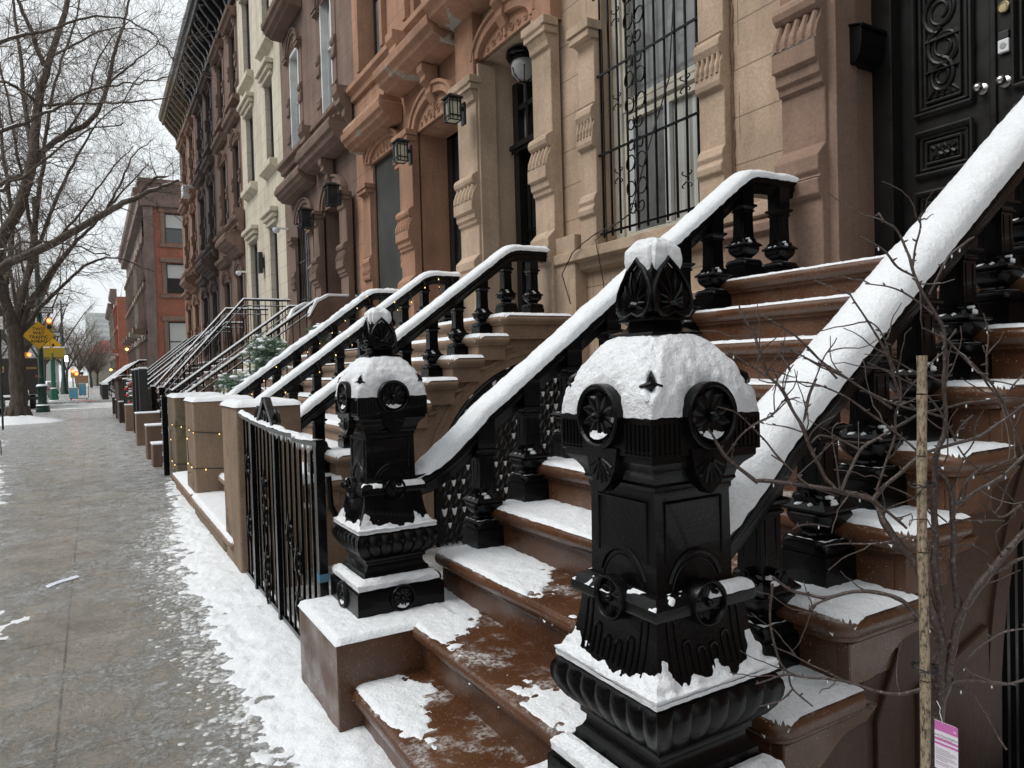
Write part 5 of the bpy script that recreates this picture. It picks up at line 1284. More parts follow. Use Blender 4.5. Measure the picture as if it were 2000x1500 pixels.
iron_railing('thin iron stair railing of the cocoa brown house, left one', 26.4, ztop=3.2)
iron_railing('thin iron stair railing of the dark chocolate house, right one', 29.6, ztop=3.2)
iron_railing('thin iron stair railing of the dark chocolate house, left one', 32.0, ztop=3.2)
iron_railing('thin iron stair railing of the rust brown end house', 35.2, ztop=3.2)
# curved stone cheeks on the landing of the brown house
for (y, lb) in ((13.3, 'curved brown stone cheek wall at the brown house landing, right one'), (15.0, 'curved brown stone cheek wall at the brown house landing, left one')):
    t = thing('cheek_wall', lb, 'wall', (4.0, y, 2), None)
    P = [(3.55, 1.4), (3.50, 2.1), (3.55, 2.55), (3.68, 2.85), (3.9, 2.98), (4.45, 2.98), (4.45, 1.4)]
    MB().prism(P, 'y', y, y + .22).build('stone', 'stone_cocoa', t, bevel=.01); MB().prism([(3.53, 2.60), (3.68, 2.86), (3.9, 2.985), (4.45, 2.985), (4.45, 3.03), (3.88, 3.035), (3.64, 2.90), (3.50, 2.60)], 'y', y - .01, y + .23).build('snow_cap', 'snow_far', t, bevel=.01)
def far_stoop(label, y0, y1, mat):
    t = thing('stoop', label, 'stoop', (2.5, (y0 + y1) / 2, 0), 'stoops farther down the block')
    b = MB(); s = MB()
    for n in range(1, 11):
        x = 1.3 + .25 * n; z = .206 * n; b.box(x, 4.45, y0, y1, z - .206, z); s.box(x - .01, x + .26 if n < 10 else 4.45, y0 - .01, y1 + .01, z + .001, z + .05)
    b.build('steps', mat, t); s.build('snow_cover', 'snow_far', t, bevel=.02)
far_stoop('snow covered steps of the brown house', 13.45, 15.55, 'stone_cocoa'); far_stoop('snow covered steps of the cream house', 18.1, 20.5, 'stone_cream_trim')
far_stoop('snow covered steps of the cocoa brown house', 24.1, 26.3, 'stone_cocoa'); far_stoop('snow covered steps of the dark chocolate house', 29.7, 31.9, 'stone_dark'); far_stoop('snow covered steps of the rust brown end house', 35.3, 37.6, 'stone_rust')
# small posts and blocks along the pavement edge
def block(label, x0, x1, y0, y1, z, mat):
    t = thing('stone_block', label, 'block', ((x0 + x1) / 2, y0, 0), 'low stone blocks along the pavement edge'); MB().box(x0, x1, y0, y1, -.1, z).build('stone', mat, t, bevel=.02); MB().box(x0 - .01, x1 + .01, y0 - .01, y1 + .01, z + .001, z + .035).build('snow_cap', 'snow_far', t, bevel=.015)
for (lb, y, z, m_, w_) in (('low reddish stone block behind the mossy pier', 13.6, .38, 'stone_cocoa', .25), ('reddish stone block next to the chained railing', 15.0, .62, 'stone_cocoa', .35), ('tan stone block before the black bar fence', 18.2, .72, 'stone_tan', .5), ('tan stone block farther along, before the wreath', 23.4, .75, 'stone_tan', .5), ('small brown stone block past the wreath', 28.0, .72, 'stone_dark', .4), ('small dark stone block near the brown bin store', 31.5, .7, 'stone_dark', .35), ('last dark stone block near the corner', 35.5, .72, 'stone_dark', .35)):
    block(lb, .93 - .006 * y, .93 - .006 * y + w_, y, y + .45, z, m_)
t = thing('bin_store', 'tall dark brown bin enclosure with snowy top at the pavement edge', 'enclosure', (1.2, 31, 0)); MB().box(.78, 1.9, 28.6, 33.5, 0, 1.5).build('panels', 'stone_dark', t, bevel=.02); MB().box(.70, 2.0, 28.5, 33.6, 1.501, 1.545).build('lid', 'stone_dark', t)
MB().grid(lambda x, y: (x, y, 1.55 + .10 * math.sqrt(max(0, min(1, 4 * min(x - .68, 2.02 - x)))) + .03 * nv(x * 3, y * 2, 0)), lin(.68, 2.02, 16), lin(28.45, 33.65, 30)).build('snow_cap', 'snow_far', t, smooth=60)
# tall black bar fence with square posts
def bar_fence(label, y0, y1, x=1.05, z=1.75, n=10):
    t = thing('bar_fence', label, 'fence', (x, y0, 0)); b = MB()
    for k in range(n): y = y0 + (y1 - y0) * k / (n - 1); b.box(x - .01, x + .01, y - .01, y + .01, .1, z)
    b.box(x - .012, x + .012, y0, y1, z - .1, z - .07).box(x - .012, x + .012, y0, y1, .15, .18); b.build('bars', 'black_paint', t)
    for y in (y0, (y0 + y1) / 2, y1):
        p = MB().box(x - .09, x + .09, y - .09, y + .09, 0, z).build('post', 'black_paint', t); MB().box(x - .10, x + .10, y - .10, y + .10, z + .001, z + .05).build('snow_cap', 'snow_far', p, bevel=.02)
bar_fence('tall black bar fence with square posts before the cream house steps', 19.2, 22.6); bar_fence('black bar fence with square posts farther down the pavement', 24.6, 27.6, .98, 1.5)
t = thing('chain_gate', 'tall black lattice gate with snow flecks behind the mossy pier', 'gate', (1.0, 13.2, 0))
MB().box(.92, 1.0, 12.35, 12.45, 0, 1.25).build('post', 'black_iron', t); b = MB(); sn = MB()
for k in range(26):
    for j in range(5):
        z = .05 + k * .046; y = 12.5 + j * .11 + (k % 2) * .05; b.tube([(.97, y, z), (.97, y + .05, z + .03), (.97, y, z + .05)], .012, 4)
        if (k * 7 + j * 3) % 4 == 0: sn.box(.945, .965, y, y + .035, z + .02, z + .045)
b.build('chains', 'black_iron', t); sn.build('snow_flecks', 'snow_far', t)
# snowy evergreen boughs and a garland with ornaments
def greens(name, label, cat, c, r, n, seed, snow_n=30, orn=0, mat='pine'):
    t = thing(name, label, cat, c); rd = random.Random(seed); b = MB(); s = MB()
    for _ in range(n):
        d = Vector((rd.gauss(0, 1), rd.gauss(0, 1), rd.gauss(0, 1))).normalized(); p = Vector(c) + Vector((d.x * r[0], d.y * r[1], d.z * r[2])) * rd.random() ** .5
        q = Vector((rd.uniform(-1, 1), rd.uniform(-1, 1), rd.uniform(-.9, .3))).normalized()
        for k in range(7):
            a = p + q * .016 * k; e = Vector((rd.uniform(-1, 1), rd.uniform(-1, 1), rd.uniform(-.6, .6))).normalized() * .05 + q * .03; w_ = q.orthogonal() * .004
            b.face([a - w_, a + w_, a + e])
            b.face([a - w_, a + w_, a - e + q * .05])
        if rd.random() < snow_n / n:
            rr = rd.uniform(.02, .05); s.grid(lambda u, v: (p.x + rr * 1.4 * math.cos(u) * math.cos(v), p.y + rr * 1.4 * math.sin(u) * math.cos(v), p.z + .03 + rr * .6 * math.sin(v)), lin(0, 6.283, 8), lin(-1.5, 1.5, 5))
    b.build('foliage', mat, t); s.build('snow_clumps', 'snow_far', t, smooth=60)
    if orn:
        o_ = MB()
        for _ in range(orn):
            p = [c[i] + r[i] * rd.uniform(-.8, .8) for i in range(3)]; rr = .045
            o_.grid(lambda u, v: (p[0] - .06 + rr * math.cos(u) * math.cos(v), p[1] - .1 + rr * math.sin(u) * math.cos(v), p[2] + rr * math.sin(v)), lin(0, 6.283, 9), lin(-1.57, 1.57, 6))
        o_.build('ornaments', 'ornament_red', t, smooth=60)
    return t
greens('evergreen_shrub', 'snow dusted evergreen bough hanging over the far lit railing', 'evergreen', (2.42, 11.7, 1.84), (.36, .4, .36), 620, 4, 60)
greens('evergreen_shrub', 'low snow dusted evergreen beside the lit railing foot', 'evergreen', (1.95, 11.6, 1.42), (.34, .4, .2), 320, 5, 50)
greens('evergreen_shrub', 'small snowy evergreen tuft near the top of the lit railing', 'evergreen', (3.35, 11.9, 2.2), (.28, .3, .16), 160, 6, 40)
greens('garland', 'green garland with red ornaments hanging on the fence by the bin store', 'garland', (1.02, 24.0, 1.15), (.16, .3, .52), 240, 8, 40, 12, 'pine_dark')
for (n_, x, y) in (('bare_shrub', 2.3, 12.6),):
    t = thing(n_, 'small bare twiggy shrub behind the piers', 'shrub', (1.75, 12.4, 1)); rd = random.Random(1); b = MB()
    for _ in range(16):
        p = Vector((1.75, 12.4, 1.1)); d = Vector((rd.uniform(-.6, .6), rd.uniform(-.3, .3), 1)).normalized(); P = [p]
        for k in range(6): d = (d + Vector((rd.uniform(-.5, .5), rd.uniform(-.3, .3), rd.uniform(-.2, .2)))).normalized(); P.append(P[-1] + d * .10)
        b.tube(P, [.010 - .0014 * i for i in range(7)], 4)
    b.build('branches', 'twig', t)
# ================================================================ next block
t = thing('corner_building', 'orange red brick corner building with brown stone window trim beyond the crossing', 'building', (10, 60, 0))
wall_sheet(0, 3.9, 16, -1, 14.6, [(5.0, 6.7, z, z + 2.35) for z in (2.9, 6.4, 9.45 + .3, 12.0)], .25)
b = MB()
ops = [(5.15, 6.75, 2.7, 5.75), (5.15, 6.75, 7.9, 10.2), (5.15, 6.75, 11.75, 14.0)]
q = wall_sheet(0, 3.95, 16, -1, 14.6, ops, .25); q.v = [(y, 60 + x, z) for x, y, z in q.v]; q.build('wall', 'red_brick', t)
for a, c, d, e in ops:
    f = MB().box(a, a + .09, 60.12, 60.2, d, e).box(c - .09, c, 60.12, 60.2, d, e).box(a, c, 60.121, 60.199, e - .1, e).box(a, c, 60.121, 60.199, (d + e) / 2 - .04, (d + e) / 2 + .04).build('window', 'dark_frame', t)
    MB().box(a + .05, c - .05, 60.16, 60.17, d, e).build('pane', 'window_glass', f); MB().box(a + .09, c - .09, 60.14, 60.15, (d + e) / 2 if d > 3 else d, e - .1).build('blind', 'blind', f)
    MB().box(a - .3, a, 59.93, 60, d - .1, e + .05).box(c, c + .3, 59.93, 60, d - .1, e + .05).box(a - .42, c + .42, 59.86, 60, e + .052, e + .4).box(a - .42, c + .42, 59.88, 60, d - .35, d - .102).build('window_surround', 'stone_cocoa', t, bevel=.03)
MB().box(3.55, 16, 59.6, 60, 14.4, 16.1).box(3.4, 16, 59.45, 60, 16.1, 16.4).box(3.40, 3.95, 60, 96, 14.4, 16.4).build('cornice', 'old_brick', t)
MB().box(3.72, 4.35, 59.80, 60, -1, 14.4).build('corner_pilaster', 'stone_far', t)
def far_house(label, y0, y1, X, mat, top, z=15.2, n=2):
    t = thing('distant_house', label, 'house', (X, (y0 + y1) / 2, 0), 'rowhouses in the next block')
    MB().box(X, X + 10, y0, y1, -1, top).build('wall', mat, t)
    b = MB(); s = MB()
    for k in range(n):
        yc = y0 + (y1 - y0) * (k + .5) / n
        for z in (2.2, 6.2, 9.6, 12.4):
            if z > top - 2.5: continue
            b.box(X - .03, X, yc - .5, yc + .5, z, z + 2.2); s.box(X - .22, X, yc - .75, yc - .52, z - .2, z + 2.3).box(X - .22, X, yc + .52, yc + .75, z - .2, z + 2.3).box(X - .35, X, yc - .9, yc + .9, z + 2.3, z + 2.65)
    b.build('windows', 'window_glass', t); s.build('window_surrounds', mat, t)
    MB().prism([(X, top), (X - .8, top + .6), (X - .85, top + 1.1), (X, top + 1.1)], 'y', y0, y1).build('cornice', 'old_brick' if mat != 'stone_far_light' else 'stone_far', t)
    MB().prism([(X, 5.2), (X - .9, 5.3), (X - .9, 5.7), (X, 6.0)], 'y', y0 + .4, y0 + 2.4).build('door_hood', mat, t)
    return t
cols_ = [('stone_far', 'first brown distant house past the brick corner'), ('stone_cocoa', 'second distant house past the brick corner, cocoa brown'), ('stone_far_light', 'third distant house with a pale painted front'), ('stone_far', 'fourth distant brown house in the next block'), ('old_brick', 'fifth distant house of old dark brick'), ('stone_cocoa', 'sixth distant cocoa brown house')]
for k, (m_, lb) in enumerate(cols_): far_house(lb, 60.3 + k * 6, 66.3 + k * 6, 3.95, m_, 14.7)
far_house('lower distant red brick house with pale front behind the brown row', 118, 132, 3.5, 'red_brick', 13.4, n=3)
far_house('last distant pale house before the tower', 132.2, 160, 3.4, 'stone_far_light', 12.6, n=4)
t = thing('distant_tower', 'pale grey apartment tower far down the street', 'tower', (4, 300, 0))
MB().box(-1.4, 8, 300, 330, 0, 25.5).build('block', 'far_tower', t); b = MB()
for z in range(12, 25, 2): b.box(1.5, 7.5, 299.9, 300, z, z + 1.2)
b.build('windows', 'far_grey', t)
t = thing('distant_building', 'low pale building with a pinkish red roof far down the street', 'building', (1, 190, 0)); MB().box(-.6, 6, 190, 205, 0, 7.4).build('wall', 'stone_far_light', t); MB().prism([(-.8, 7.4), (1.8, 10.4), (6, 10.4), (6, 7.4)], 'y', 189.8, 205).build('roof', 'far_red', t)
t = thing('distant_building', 'plain grey building behind the yellow road signs', 'building', (-12, 150, 0)); MB().box(-40, -5.9, 150, 175, 0, 11.3).build('wall', 'far_grey', t); MB().box(-40, -5.8, 149.8, 175, 11.3, 11.6).build('parapet', 'stone_far_light', t)
# the rest of the street around the camera: the row goes on behind it and faces another row across the road
def plain_house(label, x0, x1, y0, y1, top, mat, face):
    t = thing('rowhouse', label, 'house', ((x0 + x1) / 2, (y0 + y1) / 2, 0), 'rowhouses around the camera')
    MB().box(x0, x1, y0, y1, -1, top).build('wall', mat, t)
    X = x0 if face < 0 else x1; n = max(2, int((y1 - y0) / 2.4))
    for k in range(n):
        yc = y0 + (y1 - y0) * (k + .5) / n
        for z in (2.4, 6.4, 9.8):
            o = MB().box(X - .06, X + .06, yc - .62, yc + .62, z - .1, z + 2.2).build('window', mat, t); MB().box(X - .08, X + .08, yc - .5, yc + .5, z, z + 2.05).build('pane', 'window_glass', o)
    MB().box(x0 - .5, x1 + .5, y0, y1, top, top + .8).build('cornice', 'old_brick', t)
k_ = 0
for y0, m_ in ((-9.2, 'stone_tan'), (-15.2, 'stone_cocoa'), (-21.2, 'stone_umber'), (-27.2, 'stone_brown')):
    plain_house(('tan', 'cocoa', 'umber', 'last brown')[k_] + ' rowhouse behind the camera on the near side', 4.45, 14, y0, y0 + 5.98, 13.5, m_, -1); k_ += 1
k_ = 0
for y0, m_ in ((-26, 'stone_umber'), (-16, 'old_brick'), (-6, 'stone_cocoa'), (4, 'stone_brown'), (14, 'stone_dark'), (24, 'old_brick'), (34, 'stone_umber')):
    plain_house(('first', 'second', 'third', 'fourth', 'fifth', 'sixth', 'seventh')[k_] + ' rowhouse across the road, out of the picture', -28, -18, y0, y0 + 9.98, 13.5, m_, 1); k_ += 1
# stoops of the next block
for k in range(5):
    y0 = 63 + k * 6.2
    t = thing('distant_stoop', ('nearest', 'second', 'third', 'fourth', 'fifth')[k] + ' snowy stoop with iron rails in the next block', 'stoop', (2.5, y0, 0), 'stoops in the next block'); b = MB(); s = MB(); r_ = MB()
    for n in range(1, 10): x = 1.0 + .30 * n; b.box(x, 3.95, y0, y0 + 2, .2 * n - .2, .2 * n); s.box(x, x + .28, y0 - .03, y0 + 2.03, .2 * n, .2 * n + .05)
    b.build('steps', 'stone_cocoa', t); s.build('snow_cover', 'snow_far', t)
    for yy in (y0 - .05, y0 + 2.05):
        r_.tube([(.9, yy, 1.1), (3.2, yy, 2.85), (3.9, yy, 2.85)], .05, 4)
        for q in range(12): x = 1 + q * .25; r_.box(x - .015, x + .015, yy - .015, yy + .015, max(0, .2 * (x - 1) / .3 - .1), min(2.85, 1.1 + .76 * (x - .9)))
    r_.build('railing', 'black_iron', t); MB().tube([(.9, y0 - .05, 1.17), (3.2, y0 - .05, 2.92), (3.9, y0 - .05, 2.92)], .045, 4).build('rail_snow', 'snow_far', t)
    if k < 4: MB().box(.6, 1.0, y0 - 2.5, y0 - .3, 0, 1.1).build('area_fence', 'black_paint', t); MB().box(.58, 1.02, y0 - 2.52, y0 - .28, 1.1, 1.18).build('fence_snow', 'snow_far', t)
for (x, y, z, lb) in ((2.75, 72, 4.1, 'right warm glowing porch lamp in the next block'), (1.65, 82, 2.4, 'left warm glowing porch lamp in the next block')):
    t = thing('porch_lamp', lb, 'lamp', (x, y, z), 'glowing porch lamps'); MB().lathe([(.01, z - .13), (.13, z - .05), (.14, z + .06), (.01, z + .14)], x, y, 10).build('globe', 'yellow_light', t, smooth=60); MB().box(x, 3.95, y - .02, y + .02, z + .12, z + .16).build('arm', 'black_paint', t)
# ---------------------------------------------------------------- street furniture
t = thing('lamp_post', 'dark green cast iron lamp post with a stepped snow rimmed base', 'lamp post', (-2.11, 41.3, 0))
MB().lathe([(.30, 0), (.30, .16), (.27, .18), (.28, .30), (.25, .34), (.19, .5), (.19, 1.05), (.20, 1.12), (.25, 1.2), (.24, 1.26), (.16, 1.34), (.13, 1.6), (.15, 1.66), (.12, 1.72), (.115, 2.8), (.14, 2.84), (.115, 2.9), (.095, 10.4)], -2.11, 41.3, 18).build('post', 'green_iron', t, smooth=35)
MB().lathe([(.26, .345), (.29, .32), (.26, .37), (.19, .40)], -2.11, 41.3, 18).lathe([(.25, 1.265), (.22, 1.33), (.14, 1.37)], -2.11, 41.3, 18).build('snow_rims', 'snow_far', t, smooth=50)
t = thing('traffic_sign', 'yellow diamond sign reading TWO WAY TRAFFIC AHEAD on the lamp post', 'road sign', (-2.15, 41, 3.7))
M = Matrix.Translation((-2.14, 40.98, 3.72)) @ FACE_Y
def plate(pts, z0, z1, mat, name, t, M): b = MB(); b.prism(pts, 'z', z0, z1); b.xf(M); return b.build(name, mat, t)
D = .69; plate([(0, -D), (D, 0), (0, D), (-D, 0)], -.02, 0, 'sign_yellow', 'plate', t, M)
q = MB(); [q.prism([(s0[0] * r1, s0[1] * r1), (s1[0] * r1, s1[1] * r1), (s1[0] * r2, s1[1] * r2), (s0[0] * r2, s0[1] * r2)], 'z', .001, .004) for s0, s1 in (((0, -D), (D, 0)), ((D, 0), (0, D)), ((0, D), (-D, 0)), ((-D, 0), (0, -D))) for r1, r2 in ((.985, .955),)]; q.xf(M).build('border', 'sign_black', t)
for k, s_ in enumerate(('TWO', 'WAY', 'TRAFFIC', 'AHEAD')): text_mesh(s_, 'lettering', 'sign_black', .205, M @ Matrix.Translation((0, .29 - k * .195, .004)), t, bold=.004)
def one_way(label, x, y, z, w_, h_, txt, m1='sign_black'):
    t = thing('one_way_sign', label, 'road sign', (x, y, z)); M = Matrix.Translation((x, y, z)) @ FACE_Y
    plate([(-w_ / 2, -h_ / 2), (w_ / 2, -h_ / 2), (w_ / 2, h_ / 2), (-w_ / 2, h_ / 2)], -.02, 0, 'sign_black', 'plate', t, M)
    plate([(-w_ * .46, 0), (-w_ * .30, -h_ * .32), (w_ * .45, -h_ * .32), (w_ * .45, h_ * .32), (-w_ * .30, h_ * .32)], .001, .004, 'sign_white', 'arrow', t, M)
    text_mesh(txt, 'lettering', 'sign_black', h_ * .62, M @ Matrix.Translation((w_ * .08, 0, .005)), t, bold=.004)
one_way('black and white ONE WAY sign high on the lamp post', -1.98, 40.9, 4.92, .95, .31, 'ONE WAY')
one_way('smaller looking ONE WAY sign on the green pole across the street', -2.35, 61.7, 4.89, .95, .31, 'ONE WAY')
t = thing('traffic_signal', 'traffic signal with its red light lit beside the diamond sign', 'traffic light', (-1.9, 46, 4.4))
MB().box(-2.03, -1.77, 46.0, 46.2, 3.95, 4.95).build('housing', 'signal_yellow', t, bevel=.02)
MB().lathe([(.12, 0), (.12, .03), (.001, .05)], 0, 0, 16).xf(Matrix.Translation((-1.9, 46, 4.77)) @ Matrix.Rotation(R(90), 4, 'X')).build('red_lens', 'red_light', t)
b = MB(); [b.lathe([(.12, 0), (.12, .03), (.001, .04)], 0, 0, 16).xf(Matrix.Translation((-1.9, 46, z)) @ Matrix.Rotation(R(90), 4, 'X'), len(b.v) - 48) for z in (4.44, 4.12)]; b.build('dark_lenses', 'sign_black', t)
MB().tube([(-1.9, 46.1, 3.2), (-1.9, 46.1, 3.95)], .03, 6).tube([(-1.9, 46.1, 3.4), (-2.1, 43, 3.4), (-2.11, 41.4, 3.4)], .03, 6).build('bracket', 'signal_yellow', t)
t = thing('signal_pole', 'bright green flared traffic pole across the street', 'pole', (-2.46, 62, 0))
MB().lathe([(.30, 0), (.30, .05), (.22, .9), (.16, .95), (.14, 3), (.12, 4.6), (.07, 4.7), (.06, 6)], -2.46, 62, 16).build('pole', 'green_pole', t, smooth=40); MB().lathe([(.34, .0), (.32, .07), (.30, .08)], -2.46, 62, 16).lathe([(.22, .91), (.20, .96), (.15, .99)], -2.46, 62, 16).build('snow_rims', 'snow_far', t)
for (a, c, lb) in ((-2.85, -2.34, 'left yellow signal housing seen from behind on the green pole'), (-2.25, -1.57, 'right wider yellow signal housing seen from behind on the green pole')):
    t = thing('signal_housing', lb, 'traffic light', ((a + c) / 2, 58, 3.4)); MB().box(a, c, 58, 58.4, 3.1, 3.74).build('housing', 'signal_yellow', t, bevel=.04); MB().box(a, c, 58, 58.4, 3.745, 3.82).build('snow_cap', 'snow_far', t, bevel=.03); MB().box(a - .05, c + .2, 58.1, 58.2, 2.98, 3.04).build('arm', 'signal_yellow', t)
t = thing('traffic_sign', 'yellow diamond sign with a black arrow half hidden behind the signal housings', 'road sign', (-2.3, 60, 4)); M = Matrix.Translation((-2.42, 59.9, 4.02)) @ FACE_Y
plate([(0, -.62), (.62, 0), (0, .62), (-.62, 0)], -.02, 0, 'sign_yellow', 'plate', t, M); plate([(.08, -.4), (.08, -.05), (-.0, -.05), (.12, .16), (.24, -.05), (.16, -.05), (.16, -.4)], .002, .006, 'sign_black', 'arrow', t, M)
t = thing('pedestrian_signal', 'small glowing white pedestrian signal right of the yellow housings', 'traffic light', (-1.48, 58, 3)); MB().box(-1.62, -1.36, 58.1, 58.3, 2.72, 3.3).build('housing', 'sign_black', t); MB().box(-1.58, -1.40, 58.08, 58.1, 2.78, 3.2).build('lit_face', 'white_light', t)
t = thing('traffic_signal', 'left red traffic signal hanging before the grey building', 'traffic light', (-4.1, 62, 3.3)); MB().box(-4.25, -3.9, 62, 62.3, 2.75, 3.6).build('housing', 'signal_yellow', t, bevel=.03); MB().lathe([(.13, 0), (.12, .04), (.001, .05)], 0, 0, 12).xf(Matrix.Translation((-3.86, 62, 3.42)) @ Matrix.Rotation(R(90), 4, 'X')).build('red_lens', 'red_light', t)
for (x, y, z, lb) in ((-2.0, 100, 2.55, 'upper distant red traffic light'), (-1.72, 104, 2.25, 'lower distant red traffic light')):
    t = thing('traffic_signal', lb, 'traffic light', (x, y, z), 'distant traffic signals'); MB().box(x - .2, x + .2, y, y + .3, z - .8, z + .3).build('housing', 'signal_yellow', t); MB().lathe([(.2, 0), (.2, .04), (.001, .06)], 0, 0, 12).xf(Matrix.Translation((x + .05, y, z)) @ Matrix.Rotation(R(90), 4, 'X')).build('red_lens', 'red_light', t); MB().tube([(x, y + .3, 0), (x, y + .3, z)], .07, 6).build('pole', 'green_pole', t)
t = thing('lamp_post', 'slender green lamp post with curled arm farther down the street', 'lamp post', (-2.6, 90, 0)); MB().lathe([(.42, 0), (.36, .3), (.24, .6), (.24, 1.5), (.14, 1.8), (.12, 6), (.07, 10)], -2.6, 90, 12).build('post', 'green_iron', t, smooth=40); MB().tube([(-3.1, 90, 9.2), (-2.9, 90, 9.5), (-2.6, 90, 9.6), (-2.2, 90, 9.65), (-1.95, 90, 9.4)], .06, 5).build('arm', 'green_iron', t)
t = thing('lamp_post', 'far thin green lamp post beside the green traffic pole', 'lamp post', (-3.3, 110, 0)); MB().lathe([(.42, 0), (.30, .6), (.14, 2), (.08, 9)], -3.3, 110, 10).build('post', 'green_iron', t)
t = thing('parking_sign', 'white and red parking sign on a thin pole at the left edge of the photo', 'road sign', (-2.5, 28, 2)); MB().tube([(-2.53, 28, 0), (-2.49, 28, 3.7)], .03, 8).build('pole', 'dark_green', t); MB().box(-2.62, -2.40, 27.94, 27.96, 3.22, 3.63).build('plate', 'sign_white', t); text_mesh('NO', 'lettering', 'parcel_blue' if False else 'tactile_red', .13, Matrix.Translation((-2.49, 27.935, 3.48)) @ FACE_Y, t)
MB().box(-2.58, -2.44, 27.93, 27.94, 3.30, 3.33).build('red_stripe', 'tactile_red', t)
t = thing('tree_guard_stake', 'short thin stake in the snow by the kerb at the left edge', 'stake', (-1.95, 18.5, 0)); MB().tube([(-1.72, 18.5, 0), (-1.72, 18.5, .3)], .012, 6).build('stake', 'dark_green', t)
# delivery truck, cars
t = thing('delivery_truck', 'dark brown box delivery truck with gold shield emblem parked behind the tree', 'truck', (-5.2, 50, 0))
MB().box(-7.6, -2.72, 50, 57, .75, 2.88).build('body', 'truck_brown', t, bevel=.06); MB().box(-7.6, -2.75, 49.85, 50.02, .45, .62).build('bumper', 'dark_frame', t)
MB().box(-3.6, -3.2, 49.93, 49.99, .75, 1.0).build('licence_plate', 'sign_white', t)
sh = [(-.16, .2), (.16, .2), (.16, -.02), (.12, -.14), (0, -.24), (-.12, -.14), (-.16, -.02)]
M = Matrix.Translation((-4.5, 49.97, 2.2)) @ FACE_Y; plate(sh, -.01, .01, 'gold', 'emblem', t, M); text_mesh('ups', 'emblem_lettering', 'truck_brown', .2, M @ Matrix.Translation((0, .02, .014)), t, bold=.006)
b = MB(); b.box(-3.3, -2.78, 49.97, 49.995, 2.3, 2.33).box(-3.3, -2.78, 49.97, 49.995, 2.23, 2.26); b.build('gold_stripes', 'gold', t)
b = MB(); [b.lathe([(.38, -.14), (.42, -.1), (.42, .1), (.38, .14)], 0, 0, 18).xf(Matrix.Translation((x, 51.2, .28)) @ Matrix.Rotation(R(90), 4, 'Y'), len(b.v) - 72) for x in (-7.2, -3.1)]
b.build('wheels', 'rubber', t); b = MB(); b.box(-2.86, -2.74, 49.95, 50, 1.75, 1.87).build('tail_light', 'tactile_red', t)
def car(label, x, y, mat, lights=True):
    t = thing('parked_car', label, 'car', (x, y, 0), 'cars by the kerb'); P = [(0, .35), (0, .95), (.15, 1.02), (.7, 1.45), (1.1, 1.52), (2.3, 1.5), (3.1, 1.05), (4.2, .9), (4.4, .7), (4.4, .35)]
    MB().prism([(y + a, z - .14) for a, z in P], 'x', x - .9, x + .9).build('body', mat, t, bevel=.09, seg=3)
    MB().prism([(y + .12, .94), (y + .66, 1.36), (y + .70, 1.33), (y + .2, .92)], 'x', x - .72, x + .72).build('rear_window', 'window_glass', t)
    b = MB(); [b.lathe([(.26, -.1), (.32, -.08), (.32, .08), (.26, .1)], 0, 0, 16).xf(Matrix.Translation((x + sx * .82, y + dy, .18)) @ Matrix.Rotation(R(90), 4, 'Y'), len(b.v) - 64) for sx in (-1, 1) for dy in (.9, 3.5)]; b.build('wheels', 'rubber', t)
    if lights:
        for s in (-1, 1): MB().box(x + s * .75 - .12, x + s * .75 + .12, y - .02, y + .04, .66, .80).build('tail_light', 'ornament_red', t, bevel=.02)
    MB().prism([(y + .68, 1.33), (y + 1.1, 1.39), (y + 2.3, 1.37), (y + 2.3, 1.44), (y + 1.1, 1.46), (y + .66, 1.39)], 'x', x - .8, x + .8).build('roof_snow', 'snow_far', t, bevel=.03); MB().prism([(y + .1, .98), (y + .6, 1.37), (y + .5, 1.38), (y + .02, .98)], 'x', x - .7, x + .7).build('window_snow', 'snow_far', t)
car('dark snow dusted car parked at the left edge behind the tree trunk', -4.75, 40, 'car_paint'); car('silver snow covered car beyond the truck', -4.1, 74, 'car_silver'); car('far snow covered car past the crossing', -4.2, 92, 'car_silver')
# delivery worker with cart
t = thing('delivery_cart', 'hand cart stacked with bright blue parcels and a cardboard box', 'cart', (-.9, 62, 0))
for (n_, x0, x1, y0, z0, z1, m_) in (('blue_parcel', -1.52, -.95, 62, .16, .92, 'parcel_blue'), ('blue_parcel', -.90, -.42, 62.2, .35, 1.22, 'parcel_blue'), ('cardboard_box', -1.12, -.26, 62.3, 1.24, 1.82, 'parcel_brown')):
    o = MB().box(x0, x1, y0, y0 + .6, z0, z1).build(n_, m_, t, bevel=.02)
    if m_ == 'parcel_blue':
        MB().box(x0 + .02, x1 - .02, y0 - .012, y0, z1 - .12, z1 - .08).box((x0 + x1) / 2 - .02, (x0 + x1) / 2 + .02, y0 - .012, y0, z0 + .05, z1 - .12).box(x0, x0 + .04, y0 - .014, y0, z0, z1).box(x1 - .04, x1, y0 - .014, y0, z0, z1).build('yellow_straps', 'signal_yellow', o); MB().box(x0, x1, y0, y0 + .6, z1 + .001, z1 + .03).build('snow', 'snow_far', o)
MB().box(-1.5, -.3, 62, 62.7, .10, .14).tube([(-.3, 62.4, .1), (-.26, 62.4, 1.2)], .02, 6).build('frame', 'dark_frame', t); b = MB(); [b.lathe([(.06, -.03), (.07, 0), (.06, .03)], 0, 0, 10).xf(Matrix.Translation((x, 62.2, .07)) @ Matrix.Rotation(R(90), 4, 'Y'), len(b.v) - 30) for x in (-1.4, -.4)]; b.build('wheels', 'rubber', t)
